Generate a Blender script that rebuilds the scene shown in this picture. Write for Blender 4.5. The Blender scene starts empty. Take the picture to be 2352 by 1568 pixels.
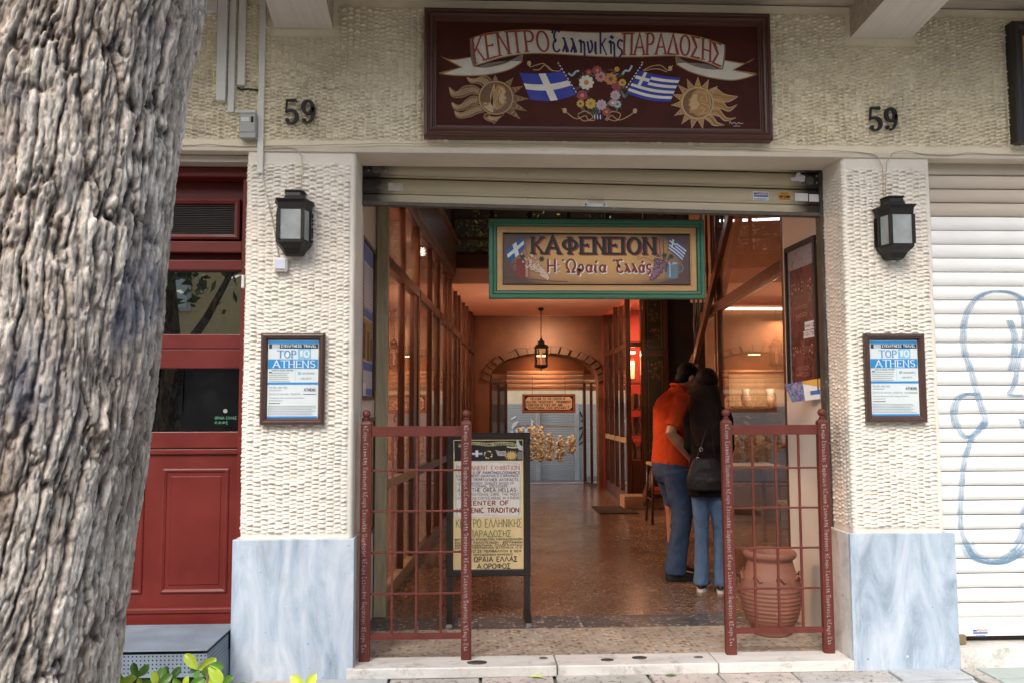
import bpy, math, random
import numpy as np
from mathutils import Vector, Matrix
R = math.radians
rng = random.Random(7)
C = bpy.context.scene.collection
scene = bpy.context.scene

# ---------------------------------------------------------------- camera, light, exposure
CZ, DC = 1.41, 4.64
YAW, PIT, ROL, FPX = R(2.6), R(4.4), R(-.17), 1962.0      # FPX: focal length in pixels of a 2352 px wide picture
cam = bpy.data.cameras.new('camera'); cam_o = bpy.data.objects.new('camera', cam); C.objects.link(cam_o)
cam.lens = 36*FPX/2352; cam.sensor_width = 36; cam.clip_end = 400; cam.clip_start = .05
_f = Vector((math.sin(YAW)*math.cos(PIT), math.cos(YAW)*math.cos(PIT), math.sin(PIT)))
_r = Vector((math.cos(YAW), -math.sin(YAW), 0)); _u = _r.cross(_f)
_r2 = _r*math.cos(ROL)+_u*math.sin(ROL); _u2 = -_r*math.sin(ROL)+_u*math.cos(ROL)
cam_o.matrix_world = Matrix((( _r2.x,_u2.x,-_f.x,0),(_r2.y,_u2.y,-_f.y,-DC),(_r2.z,_u2.z,-_f.z,CZ),(0,0,0,1)))
scene.camera = cam_o

world = bpy.data.worlds.new('World'); scene.world = world; world.use_nodes = True
wn = world.node_tree; wn.nodes.clear()
sky = wn.nodes.new('ShaderNodeTexSky'); sky.sky_type = 'NISHITA'; sky.sun_disc = False
sky.sun_elevation = R(48); sky.sun_rotation = R(200); sky.air_density = 1.2; sky.dust_density = 3.5; sky.ozone_density = 1
bg = wn.nodes.new('ShaderNodeBackground'); bg.inputs[1].default_value = .15
wo = wn.nodes.new('ShaderNodeOutputWorld'); wn.links.new(sky.outputs[0], bg.inputs[0]); wn.links.new(bg.outputs[0], wo.inputs[0])
sun = bpy.data.lights.new('sun', 'SUN'); sun.energy = 1.3; sun.angle = R(25); sun.color = (1, .975, .94)
sun_o = bpy.data.objects.new('sun', sun); C.objects.link(sun_o)
sd = Vector((math.sin(R(200))*math.cos(R(48)), math.cos(R(200))*math.cos(R(48)), math.sin(R(48))))
sun_o.rotation_euler = sd.to_track_quat('Z', 'Y').to_euler(); sun_o.location = (-3, -12, 14)
scene.view_settings.view_transform = 'Standard'; scene.view_settings.look = 'None'
scene.view_settings.gamma = 1; scene.view_settings.exposure = 1.18
scene.view_settings.use_curve_mapping = False
scene.cycles.max_bounces = 10; scene.cycles.diffuse_bounces = 5; scene.cycles.glossy_bounces = 5
scene.cycles.transparent_max_bounces = 16; scene.cycles.sample_clamp_indirect = 6

def P(px, py, Y=0.0):
    """world point at depth Y on the sight line of a pixel (2352 px wide picture), used when measuring real planes"""
    d = _f + _r2*((px-1176)/FPX) - _u2*((py-784)/FPX); t = (Y+DC)/d.y
    return Vector((d.x*t, Y, CZ+d.z*t))

# ---------------------------------------------------------------- materials
MATS = {}
def newmat(name):
    m = bpy.data.materials.new(name); m.use_nodes = True; MATS[name] = m
    nt = m.node_tree; return m, nt, nt.nodes['Principled BSDF']
def ramp(nt, fac, stops):
    r = nt.nodes.new('ShaderNodeValToRGB'); e = r.color_ramp.elements
    while len(e) < len(stops): e.new(.5)
    for i, (p, c) in enumerate(stops): e[i].position = p; e[i].color = (*c, 1) if len(c) == 3 else c
    nt.links.new(fac, r.inputs[0]); return r.outputs[0]
def coords(nt, scale=(1,1,1), kind='Object'):
    t = nt.nodes.new('ShaderNodeTexCoord'); mp = nt.nodes.new('ShaderNodeMapping'); mp.inputs[3].default_value = scale
    nt.links.new(t.outputs[kind], mp.inputs[0]); return mp.outputs[0]
def noise(nt, co, s, detail=4, rough=.6, dist=0):
    n = nt.nodes.new('ShaderNodeTexNoise'); n.inputs['Scale'].default_value = s; n.inputs['Detail'].default_value = detail
    n.inputs['Roughness'].default_value = rough; n.inputs['Distortion'].default_value = dist
    nt.links.new(co, n.inputs['Vector']); return n.outputs[0]
def bump(nt, h, strength, dist=.01):
    b = nt.nodes.new('ShaderNodeBump'); b.inputs['Strength'].default_value = strength; b.inputs['Distance'].default_value = dist
    nt.links.new(h, b.inputs['Height']); return b.outputs[0]
def mix(nt, fac, a, b, mode='MIX'):
    m = nt.nodes.new('ShaderNodeMix'); m.data_type = 'RGBA'; m.blend_type = mode
    for s, v in ((0, fac), (6, a), (7, b)):
        if isinstance(v, (int, float)): m.inputs[s].default_value = v
        elif isinstance(v, tuple): m.inputs[s].default_value = (*v, 1)
        else: nt.links.new(v, m.inputs[s])
    return m.outputs[2]
def mul(c, k): return tuple(min(1, x*k) for x in c)
def M(name, col, rough=.6, var=.12, scale=6, st=(1,1,1), bs=0, bscale=60, metal=0, spec=.5, fleck=None, fk=.62):
    """paint-like material: base colour with two octaves of tone variation, optional worn flecks and fine relief"""
    if name in MATS: return MATS[name]
    m, nt, p = newmat(name)
    co = coords(nt, st); n = noise(nt, co, scale, 6, .65)
    c = ramp(nt, n, [(.3, mul(col, 1-var)), (.72, mul(col, 1+var))])
    if fleck:
        n2 = noise(nt, co, scale*5, 8, .7); f = ramp(nt, n2, [(fk, (0,0,0)), (fk+.04, (1,1,1))]); c = mix(nt, f, c, fleck)
    nt.links.new(c, p.inputs['Base Color'])
    rr = ramp(nt, n, [(.3, (rough*.8,)*3), (.7, (min(1, rough*1.2),)*3)]); nt.links.new(rr, p.inputs['Roughness'])
    p.inputs['Metallic'].default_value = metal; p.inputs['Specular IOR Level'].default_value = spec
    if bs: nt.links.new(bump(nt, noise(nt, co, bscale, 6, .7), bs, .004), p.inputs['Normal'])
    return m
def wood(name, col, rough=.45, axis='z', var=.35, bs=.25):
    if name in MATS: return MATS[name]
    m, nt, p = newmat(name)
    st = {'x': (1, 14, 14), 'y': (14, 1, 14), 'z': (14, 14, 1)}[axis]
    n = noise(nt, coords(nt, st), 3.2, 8, .7, .6); n2 = noise(nt, coords(nt), 2, 3)
    c = ramp(nt, n, [(.25, mul(col, 1-var)), (.5, col), (.8, mul(col, 1+var))])
    c = mix(nt, n2, c, mul(col, .7)); c = mix(nt, .5, c, ramp(nt, n, [(.3, mul(col, 1-var)), (.75, mul(col, 1+var))]))
    nt.links.new(c, p.inputs['Base Color']); p.inputs['Roughness'].default_value = rough
    nt.links.new(bump(nt, n, bs, .002), p.inputs['Normal']); return m
def glass(name, tint=(1,1,1), refl=1.0, rough=.0, dirt=.03):
    m, nt, p = newmat(name); nt.nodes.remove(p); out = nt.nodes['Material Output']
    tr = nt.nodes.new('ShaderNodeBsdfTransparent'); tr.inputs[0].default_value = (*tint, 1)
    gl = nt.nodes.new('ShaderNodeBsdfGlossy'); gl.inputs['Roughness'].default_value = rough
    fr = nt.nodes.new('ShaderNodeFresnel'); fr.inputs[0].default_value = 1.5
    mm = nt.nodes.new('ShaderNodeMath'); mm.operation = 'MULTIPLY'; mm.use_clamp = True; mm.inputs[1].default_value = 1.8*refl
    nt.links.new(fr.outputs[0], mm.inputs[0])
    mx = nt.nodes.new('ShaderNodeMixShader'); nt.links.new(mm.outputs[0], mx.inputs[0]); nt.links.new(tr.outputs[0], mx.inputs[1]); nt.links.new(gl.outputs[0], mx.inputs[2])
    df = nt.nodes.new('ShaderNodeBsdfDiffuse'); df.inputs[0].default_value = (.5,.48,.45,1)
    m2 = nt.nodes.new('ShaderNodeMixShader')
    nz = ramp(nt, noise(nt, coords(nt), 3, 6, .7), [(.35, (0,0,0)), (.8, (dirt*3,)*3)]); nt.links.new(nz, m2.inputs[0])
    nt.links.new(mx.outputs[0], m2.inputs[1]); nt.links.new(df.outputs[0], m2.inputs[2]); nt.links.new(m2.outputs[0], out.inputs[0])
    return m
def emit(name, col, s):
    if name in MATS: return MATS[name]
    m, nt, p = newmat(name); p.inputs['Base Color'].default_value = (.8,.8,.8,1)
    p.inputs['Emission Color'].default_value = (*col, 1); p.inputs['Emission Strength'].default_value = s; return m

# cream painted stucco
def stucco_mat(name, col, dirty):
    m, nt, p = newmat(name); co = coords(nt)
    n = noise(nt, co, 1.7, 8, .65); f = noise(nt, co, 40, 6, .7)
    c = ramp(nt, n, [(.3, mul(col, .88)), (.65, mul(col, 1.05))])
    sp = ramp(nt, noise(nt, co, 24, 3, .5), [(.70, (0,0,0)), (.76, (.7,)*3)]); c = mix(nt, sp, c, mul(dirty, 1))
    st = ramp(nt, noise(nt, coords(nt, (1, 1, .45)), 2.3, 7, .7), [(.55, (0,0,0)), (.8, (.6,)*3)]); c = mix(nt, st, c, dirty)
    nt.links.new(c, p.inputs['Base Color']); p.inputs['Roughness'].default_value = .62
    nt.links.new(bump(nt, f, .25, .002), p.inputs['Normal']); return m
m_stucco = stucco_mat('stucco_cream', (.84, .745, .55), (.50, .41, .27))
m_stucco_w = stucco_mat('stucco_pale', (.77, .71, .615), (.50, .44, .35))
m_band = M('plain_cream_band', (.76,.68,.52), .6, .1, 4, bs=.3, bscale=30, fleck=(.35,.29,.2), fk=.70)
m_soffit = M('soffit_paint', (.62,.545,.44), .6, .1, 4, bs=.3, bscale=30)
# concrete with board marks
m, nt, p = newmat('board_concrete'); co = coords(nt, (1.0, 22, 22)); n = noise(nt, co, 1.6, 8, .7, .3)
nt.links.new(ramp(nt, n, [(.3, (.33,.265,.20)), (.62, (.52,.44,.35))]), p.inputs['Base Color']); p.inputs['Roughness'].default_value = .8
nt.links.new(bump(nt, n, .8, .01), p.inputs['Normal']); m_board = m
m, nt, p = newmat('beam_paint'); co = coords(nt, (30, 1.0, 8)); n = noise(nt, co, 1.6, 6, .6)
nt.links.new(ramp(nt, n, [(.3, (.56,.51,.44)), (.7, (.66,.60,.53))]), p.inputs['Base Color']); p.inputs['Roughness'].default_value = .6
nt.links.new(bump(nt, n, .5, .006), p.inputs['Normal']); m_beam = m
# blue-grey marble
m, nt, p = newmat('blue_marble'); co = coords(nt, (2.4, 2.4, .8)); n = noise(nt, co, 2.2, 9, .62, 1.3); n2 = noise(nt, coords(nt, (16, 16, 1.6)), 2.2, 9, .8, 1.6)
c = ramp(nt, n, [(.30, (.20,.26,.32)), (.48, (.38,.46,.55)), (.74, (.62,.67,.72))]); c = mix(nt, ramp(nt, n2, [(.55, (0,0,0)), (.8, (.6,)*3)]), c, (.72,.74,.76))
st = ramp(nt, noise(nt, coords(nt, (1,1,.6)), 3.1, 8, .75), [(.56, (0,0,0)), (.70, (.6,)*3)]); c = mix(nt, st, c, (.42,.37,.32))
pk = ramp(nt, noise(nt, coords(nt), 30, 3, .5), [(.70, (0,0,0)), (.77, (1,1,1))]); c = mix(nt, pk, c, (.16,.15,.15))
pw = ramp(nt, noise(nt, coords(nt), 26, 5, .6), [(.70, (0,0,0)), (.75, (1,1,1))]); c = mix(nt, pw, c, (.78,.78,.77))
nt.links.new(c, p.inputs['Base Color']); p.inputs['Roughness'].default_value = .42
nt.links.new(bump(nt, n2, .12, .003), p.inputs['Normal']); m_marble = m
# white marble threshold
m, nt, p = newmat('white_marble'); co = coords(nt, (1, 3, 3)); n = noise(nt, co, 2.5, 9, .65, 1)
c = ramp(nt, n, [(.3, (.50,.47,.43)), (.6, (.68,.66,.62))]); pk = ramp(nt, noise(nt, coords(nt), 9, 8, .75), [(.54, (0,0,0)), (.68, (.75,)*3)]); c = mix(nt, pk, c, (.30,.26,.22))
nt.links.new(c, p.inputs['Base Color']); p.inputs['Roughness'].default_value = .35; nt.links.new(bump(nt, n, .2, .003), p.inputs['Normal']); m_thresh = m
# terrazzo
def terrazzo(name, cols, rough, sc):
    m, nt, p = newmat(name); v = nt.nodes.new('ShaderNodeTexVoronoi'); v.inputs['Scale'].default_value = sc; nt.links.new(coords(nt), v.inputs['Vector'])
    sep = nt.nodes.new('ShaderNodeSeparateColor'); nt.links.new(v.outputs['Color'], sep.inputs[0])
    c = ramp(nt, sep.outputs[0], cols); bw = ramp(nt, v.outputs['Distance'], [(.35, (0,0,0)), (.6, (1,1,1))])
    c = mix(nt, bw, c, cols[1][1]); d = ramp(nt, noise(nt, coords(nt), 1.4, 6, .7), [(.35, (.55,)*3), (.65, (1,1,1))]); c = mix(nt, 1.0, c, d, 'MULTIPLY')
    nt.links.new(c, p.inputs['Base Color']); r_ = ramp(nt, noise(nt, coords(nt), 2.5, 6, .7), [(.3, (rough*.7,)*3), (.7, (rough*1.5,)*3)]); nt.links.new(r_, p.inputs['Roughness'])
    nt.links.new(bump(nt, v.outputs['Distance'], .05, .002), p.inputs['Normal']); return m
m_ter = terrazzo('terrazzo_polished', [(0, (.05,.03,.022)), (.2, (.20,.115,.075)), (.45, (.29,.175,.115)), (.7, (.44,.33,.24)), (1, (.14,.075,.045))], .20, 48)
m_terd = terrazzo('terrazzo_dark', [(0, (.03,.03,.03)), (.35, (.10,.09,.085)), (.6, (.20,.19,.18)), (.8, (.60,.57,.52)), (1, (.04,.04,.04))], .35, 38)
m_terl = terrazzo('terrazzo_light', [(0, (.16,.10,.06)), (.3, (.46,.38,.30)), (.6, (.62,.55,.46)), (.85, (.46,.24,.10)), (1, (.16,.12,.10))], .45, 36)
m_pave = M('pavement_stone', (.38,.355,.33), .8, .2, 5, bs=.5, bscale=40, fleck=(.2,.18,.16), fk=.64)
m_pave_g = M('pavement_green_tile', (.33,.38,.36), .7, .15, 5, bs=.4, bscale=40)
m_joint = M('joint_dirt', (.13,.115,.10), .95, .3, 30)
m_street = M('street_asphalt', (.12,.12,.12), .9, .2, 3)
# shutter enamel with grime at its ends
def shutter_mat(name, col, grime, half, w0, xr=1.0):
    m, nt, p = newmat(name); t = nt.nodes.new('ShaderNodeTexCoord'); s = nt.nodes.new('ShaderNodeSeparateXYZ'); nt.links.new(t.outputs['Object'], s.inputs[0])
    a = nt.nodes.new('ShaderNodeMath'); a.operation = 'ABSOLUTE'; nt.links.new(s.outputs[0], a.inputs[0])
    n = noise(nt, coords(nt, (1, 1, 4)), 5, 7, .7)
    b = nt.nodes.new('ShaderNodeMath'); b.operation = 'MULTIPLY_ADD'; nt.links.new(n, b.inputs[0]); b.inputs[1].default_value = w0; nt.links.new(a.outputs[0], b.inputs[2])
    e = ramp(nt, b.outputs[0], [(0, (0,0,0)), (1, (1,1,1))]) if False else None
    mr = nt.nodes.new('ShaderNodeMapRange'); nt.links.new(b.outputs[0], mr.inputs[0]); mr.inputs[1].default_value = half-.02; mr.inputs[2].default_value = half+w0*.62
    base = ramp(nt, noise(nt, coords(nt, (1, 1, 3)), 1.8, 6, .6), [(.3, mul(col, .9)), (.7, mul(col, 1.06))])
    pk = ramp(nt, noise(nt, coords(nt, (1, 1, 2.5)), 14, 6, .7), [(.68, (0,0,0)), (.74, (1,1,1))]); base = mix(nt, pk, base, mul(grime, 2.0))
    c = mix(nt, mr.outputs[0], base, grime); nt.links.new(c, p.inputs['Base Color']); p.inputs['Roughness'].default_value = .45
    nt.links.new(bump(nt, noise(nt, coords(nt), 4, 3), .15, .01), p.inputs['Normal']); return m
m_shut = shutter_mat('shutter_enamel_cream', (.52,.44,.30), (.03,.022,.015), 1.25, .16)
m_shutw = shutter_mat('shutter_enamel_white', (.86,.85,.83), (.2,.17,.13), 3.2, .1)
m_shutt = shutter_mat('shutter_enamel_stained', (.56,.48,.39), (.16,.11,.07), 3.2, .1)
m_bark = None
# flat paints
def pt(n, c, r=.5): return M('paint_'+n, c, r, .14, 9)
red_metal = M('gate_red_enamel', (.125,.028,.020), .5, .22, 9, bs=.1, bscale=50, spec=.35, fleck=(.22,.11,.08), fk=.72)
door_red = M('door_red_paint', (.125,.013,.009), .45, .22, 3, bs=.15, bscale=60, spec=.35, fleck=(.26,.08,.06), fk=.70)
black_metal = M('lantern_black_metal', (.016,.014,.012), .5, .3, 20, spec=.3)
m_plastic = M('white_plastic', (.66,.64,.59), .4, .08, 6, fleck=(.4,.36,.3), fk=.72)
m_frame_dk = wood('frame_dark_brown', (.055,.022,.015), .35, 'z')
m_frame_blk = wood('frame_black', (.02,.014,.012), .35, 'z')
m_sign_wood = wood('sign_frame_wood', (.085,.03,.017), .4, 'x')
m_brown = wood('brown_varnished_wood', (.095,.034,.017), .30, 'z')
m_brown_d = wood('dark_varnished_wood', (.10,.045,.028), .3, 'y')
m_olive = wood('olive_painted_wood', (.42,.34,.21), .5, 'z')
m_salmon = M('salmon_plaster', (.60,.33,.235), .7, .1, 3, bs=.2, bscale=20)
m_ochre = M('ochre_rough_plaster', (.19,.078,.036), .8, .25, 4, bs=.6, bscale=14)
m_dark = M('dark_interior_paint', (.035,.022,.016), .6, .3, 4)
m_whitewall = M('white_reveal_paint', (.62,.57,.50), .6, .08, 2, bs=.2, bscale=20, fleck=(.4,.36,.3), fk=.74)
m_glass = glass('shop_glass', (.95,.92,.88), .52); m_glassd = glass('door_glass', (.16,.15,.14), 5.0, dirt=.01); m_glassr = glass('right_shop_glass', (.95,.92,.88), .22)
m_steel = M('worn_steel', (.42,.42,.41), .4, .2, 12, metal=.8)

# ---------------------------------------------------------------- mesh building
def wloc(o):
    v = Vector((0,0,0))
    while o: v = v + o.location; o = o.parent
    return v
class MB:
    def __init__(s): s.v = []; s.f = []; s.m = []; s.mats = []
    def mi(s, m):
        if m not in s.mats: s.mats.append(m)
        return s.mats.index(m)
    def add(s, vs, fs, m):
        b = len(s.v); s.v += [tuple(x) for x in vs]; k = s.mi(m)
        for f in fs: s.f.append(tuple(b+i for i in f)); s.m.append(k)
    def box(s, x0, x1, y0, y1, z0, z1, m, ch=0):
        if x0 > x1: x0, x1 = x1, x0
        if y0 > y1: y0, y1 = y1, y0
        if z0 > z1: z0, z1 = z1, z0
        s.add([(x, y, z) for z in (z0, z1) for y in (y0, y1) for x in (x0, x1)],
              [(0,2,3,1), (4,5,7,6), (0,1,5,4), (2,6,7,3), (0,4,6,2), (1,3,7,5)], m)
    def beam(s, a, b, w, h, m, up=(0,0,1)):
        a, b = Vector(a), Vector(b); d = (b-a).normalized(); r = d.cross(Vector(up)).normalized()*w/2; u = r.cross(d).normalized()*h/2
        s.add([p+q for p in (a, b) for q in (-r-u, r-u, r+u, -r+u)], [(0,1,2,3)[::-1], (4,5,6,7), (0,1,5,4), (1,2,6,5), (2,3,7,6), (3,0,4,7)], m)
    def tube(s, pts, r, m, n=8, cap=True):
        pts = [Vector(p) for p in pts]; rs = r if isinstance(r, (list, tuple)) else [r]*len(pts)
        vs = []; prev = None
        for i, p in enumerate(pts):
            d = (pts[min(i+1, len(pts)-1)]-pts[max(i-1, 0)]).normalized()
            if prev is None: a = d.orthogonal().normalized()
            else: a = (prev-d*prev.dot(d)); a = a.normalized() if a.length > 1e-6 else d.orthogonal().normalized()
            prev = a; b = d.cross(a)
            vs += [p+(a*math.cos(2*math.pi*k/n)+b*math.sin(2*math.pi*k/n))*rs[i] for k in range(n)]
        fs = [(i*n+k, i*n+(k+1)%n, (i+1)*n+(k+1)%n, (i+1)*n+k) for i in range(len(pts)-1) for k in range(n)]
        if cap: fs += [tuple(range(n))[::-1], tuple((len(pts)-1)*n+k for k in range(n))]
        s.add(vs, fs, m)
    def lathe(s, prof, c, m, n=24, sx=1, sy=1):
        vs = [(c[0]+r*sx*math.cos(2*math.pi*k/n), c[1]+r*sy*math.sin(2*math.pi*k/n), c[2]+z) for r, z in prof for k in range(n)]
        fs = [(i*n+k, i*n+(k+1)%n, (i+1)*n+(k+1)%n, (i+1)*n+k) for i in range(len(prof)-1) for k in range(n)]
        fs += [tuple(range(n))[::-1], tuple((len(prof)-1)*n+k for k in range(n))]
        s.add(vs, fs, m)
    def rings(s, rings, m, closed=True):
        n = len(rings[0]); vs = [p for r in rings for p in r]
        fs = [(i*n+k, i*n+(k+1)%n, (i+1)*n+(k+1)%n, (i+1)*n+k) for i in range(len(rings)-1) for k in range(n if closed else n-1)]
        s.add(vs, fs, m)
    def frame(s, x0, x1, z0, z1, prof, m, Y):
        """moulded rectangular frame in the XZ plane; prof = [(inset, towards viewer)]"""
        rs = [[(x0+i, Y-d, z0+i), (x1-i, Y-d, z0+i), (x1-i, Y-d, z1-i), (x0+i, Y-d, z1-i)] for i, d in prof]
        s.rings(rs, m)
    def poly(s, pts, m): s.add(pts, [tuple(range(len(pts)))], m)
    def build(s, name, parent=None, local=False, smooth=False, kind=None, bevel=0):
        me = bpy.data.meshes.new(name); off = Vector((0,0,0))
        if parent and not local: off = wloc(parent)
        me.from_pydata([(x-off.x, y-off.y, z-off.z) for x, y, z in s.v], [], s.f)
        for m in s.mats: me.materials.append(m)
        me.polygons.foreach_set('material_index', s.m)
        if smooth: me.polygons.foreach_set('use_smooth', [True]*len(s.f))
        me.update(); o = bpy.data.objects.new(name, me); C.objects.link(o)
        if parent: o.parent = parent
        if kind: o['kind'] = kind
        if bevel:
            b = o.modifiers.new('bevel', 'BEVEL'); b.width = bevel; b.segments = 2; b.limit_method = 'ANGLE'; b.angle_limit = R(40)
        return o
def thing(name, label, cat, loc=(0,0,0), group=None, rz=0):
    o = bpy.data.objects.new(name, None); C.objects.link(o); o.location = loc; o.rotation_euler = (0, 0, rz); o.empty_display_size = .1
    o['label'] = label; o['category'] = cat
    if group: o['group'] = group
    return o
def tag(o, label, cat, group=None):
    o['label'] = label; o['category'] = cat
    if group: o['group'] = group
    return o
def bx(name, parent, x0, x1, y0, y1, z0, z1, m, bevel=0, kind=None, label=None):
    b = MB(); b.box(x0, x1, y0, y1, z0, z1, m); o = b.build(name, parent, kind=kind, bevel=bevel)
    if label: o['label'] = label
    return o
def copy_tree(o, parent=None):
    c = o.copy(); C.objects.link(c)
    if parent: c.parent = parent
    for ch in list(o.children): copy_tree(ch, c)
    return c
def dupe(src, parent, loc, name=None):
    c = src.copy(); C.objects.link(c); c.parent = parent; c.location = loc; return c
def ico(r, sub=1):
    import bmesh
    bm = bmesh.new(); bmesh.ops.create_icosphere(bm, subdivisions=sub, radius=r)
    v = [x.co.copy() for x in bm.verts]; f = [tuple(q.index for q in p.verts) for p in bm.faces]; bm.free(); return v, f

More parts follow.
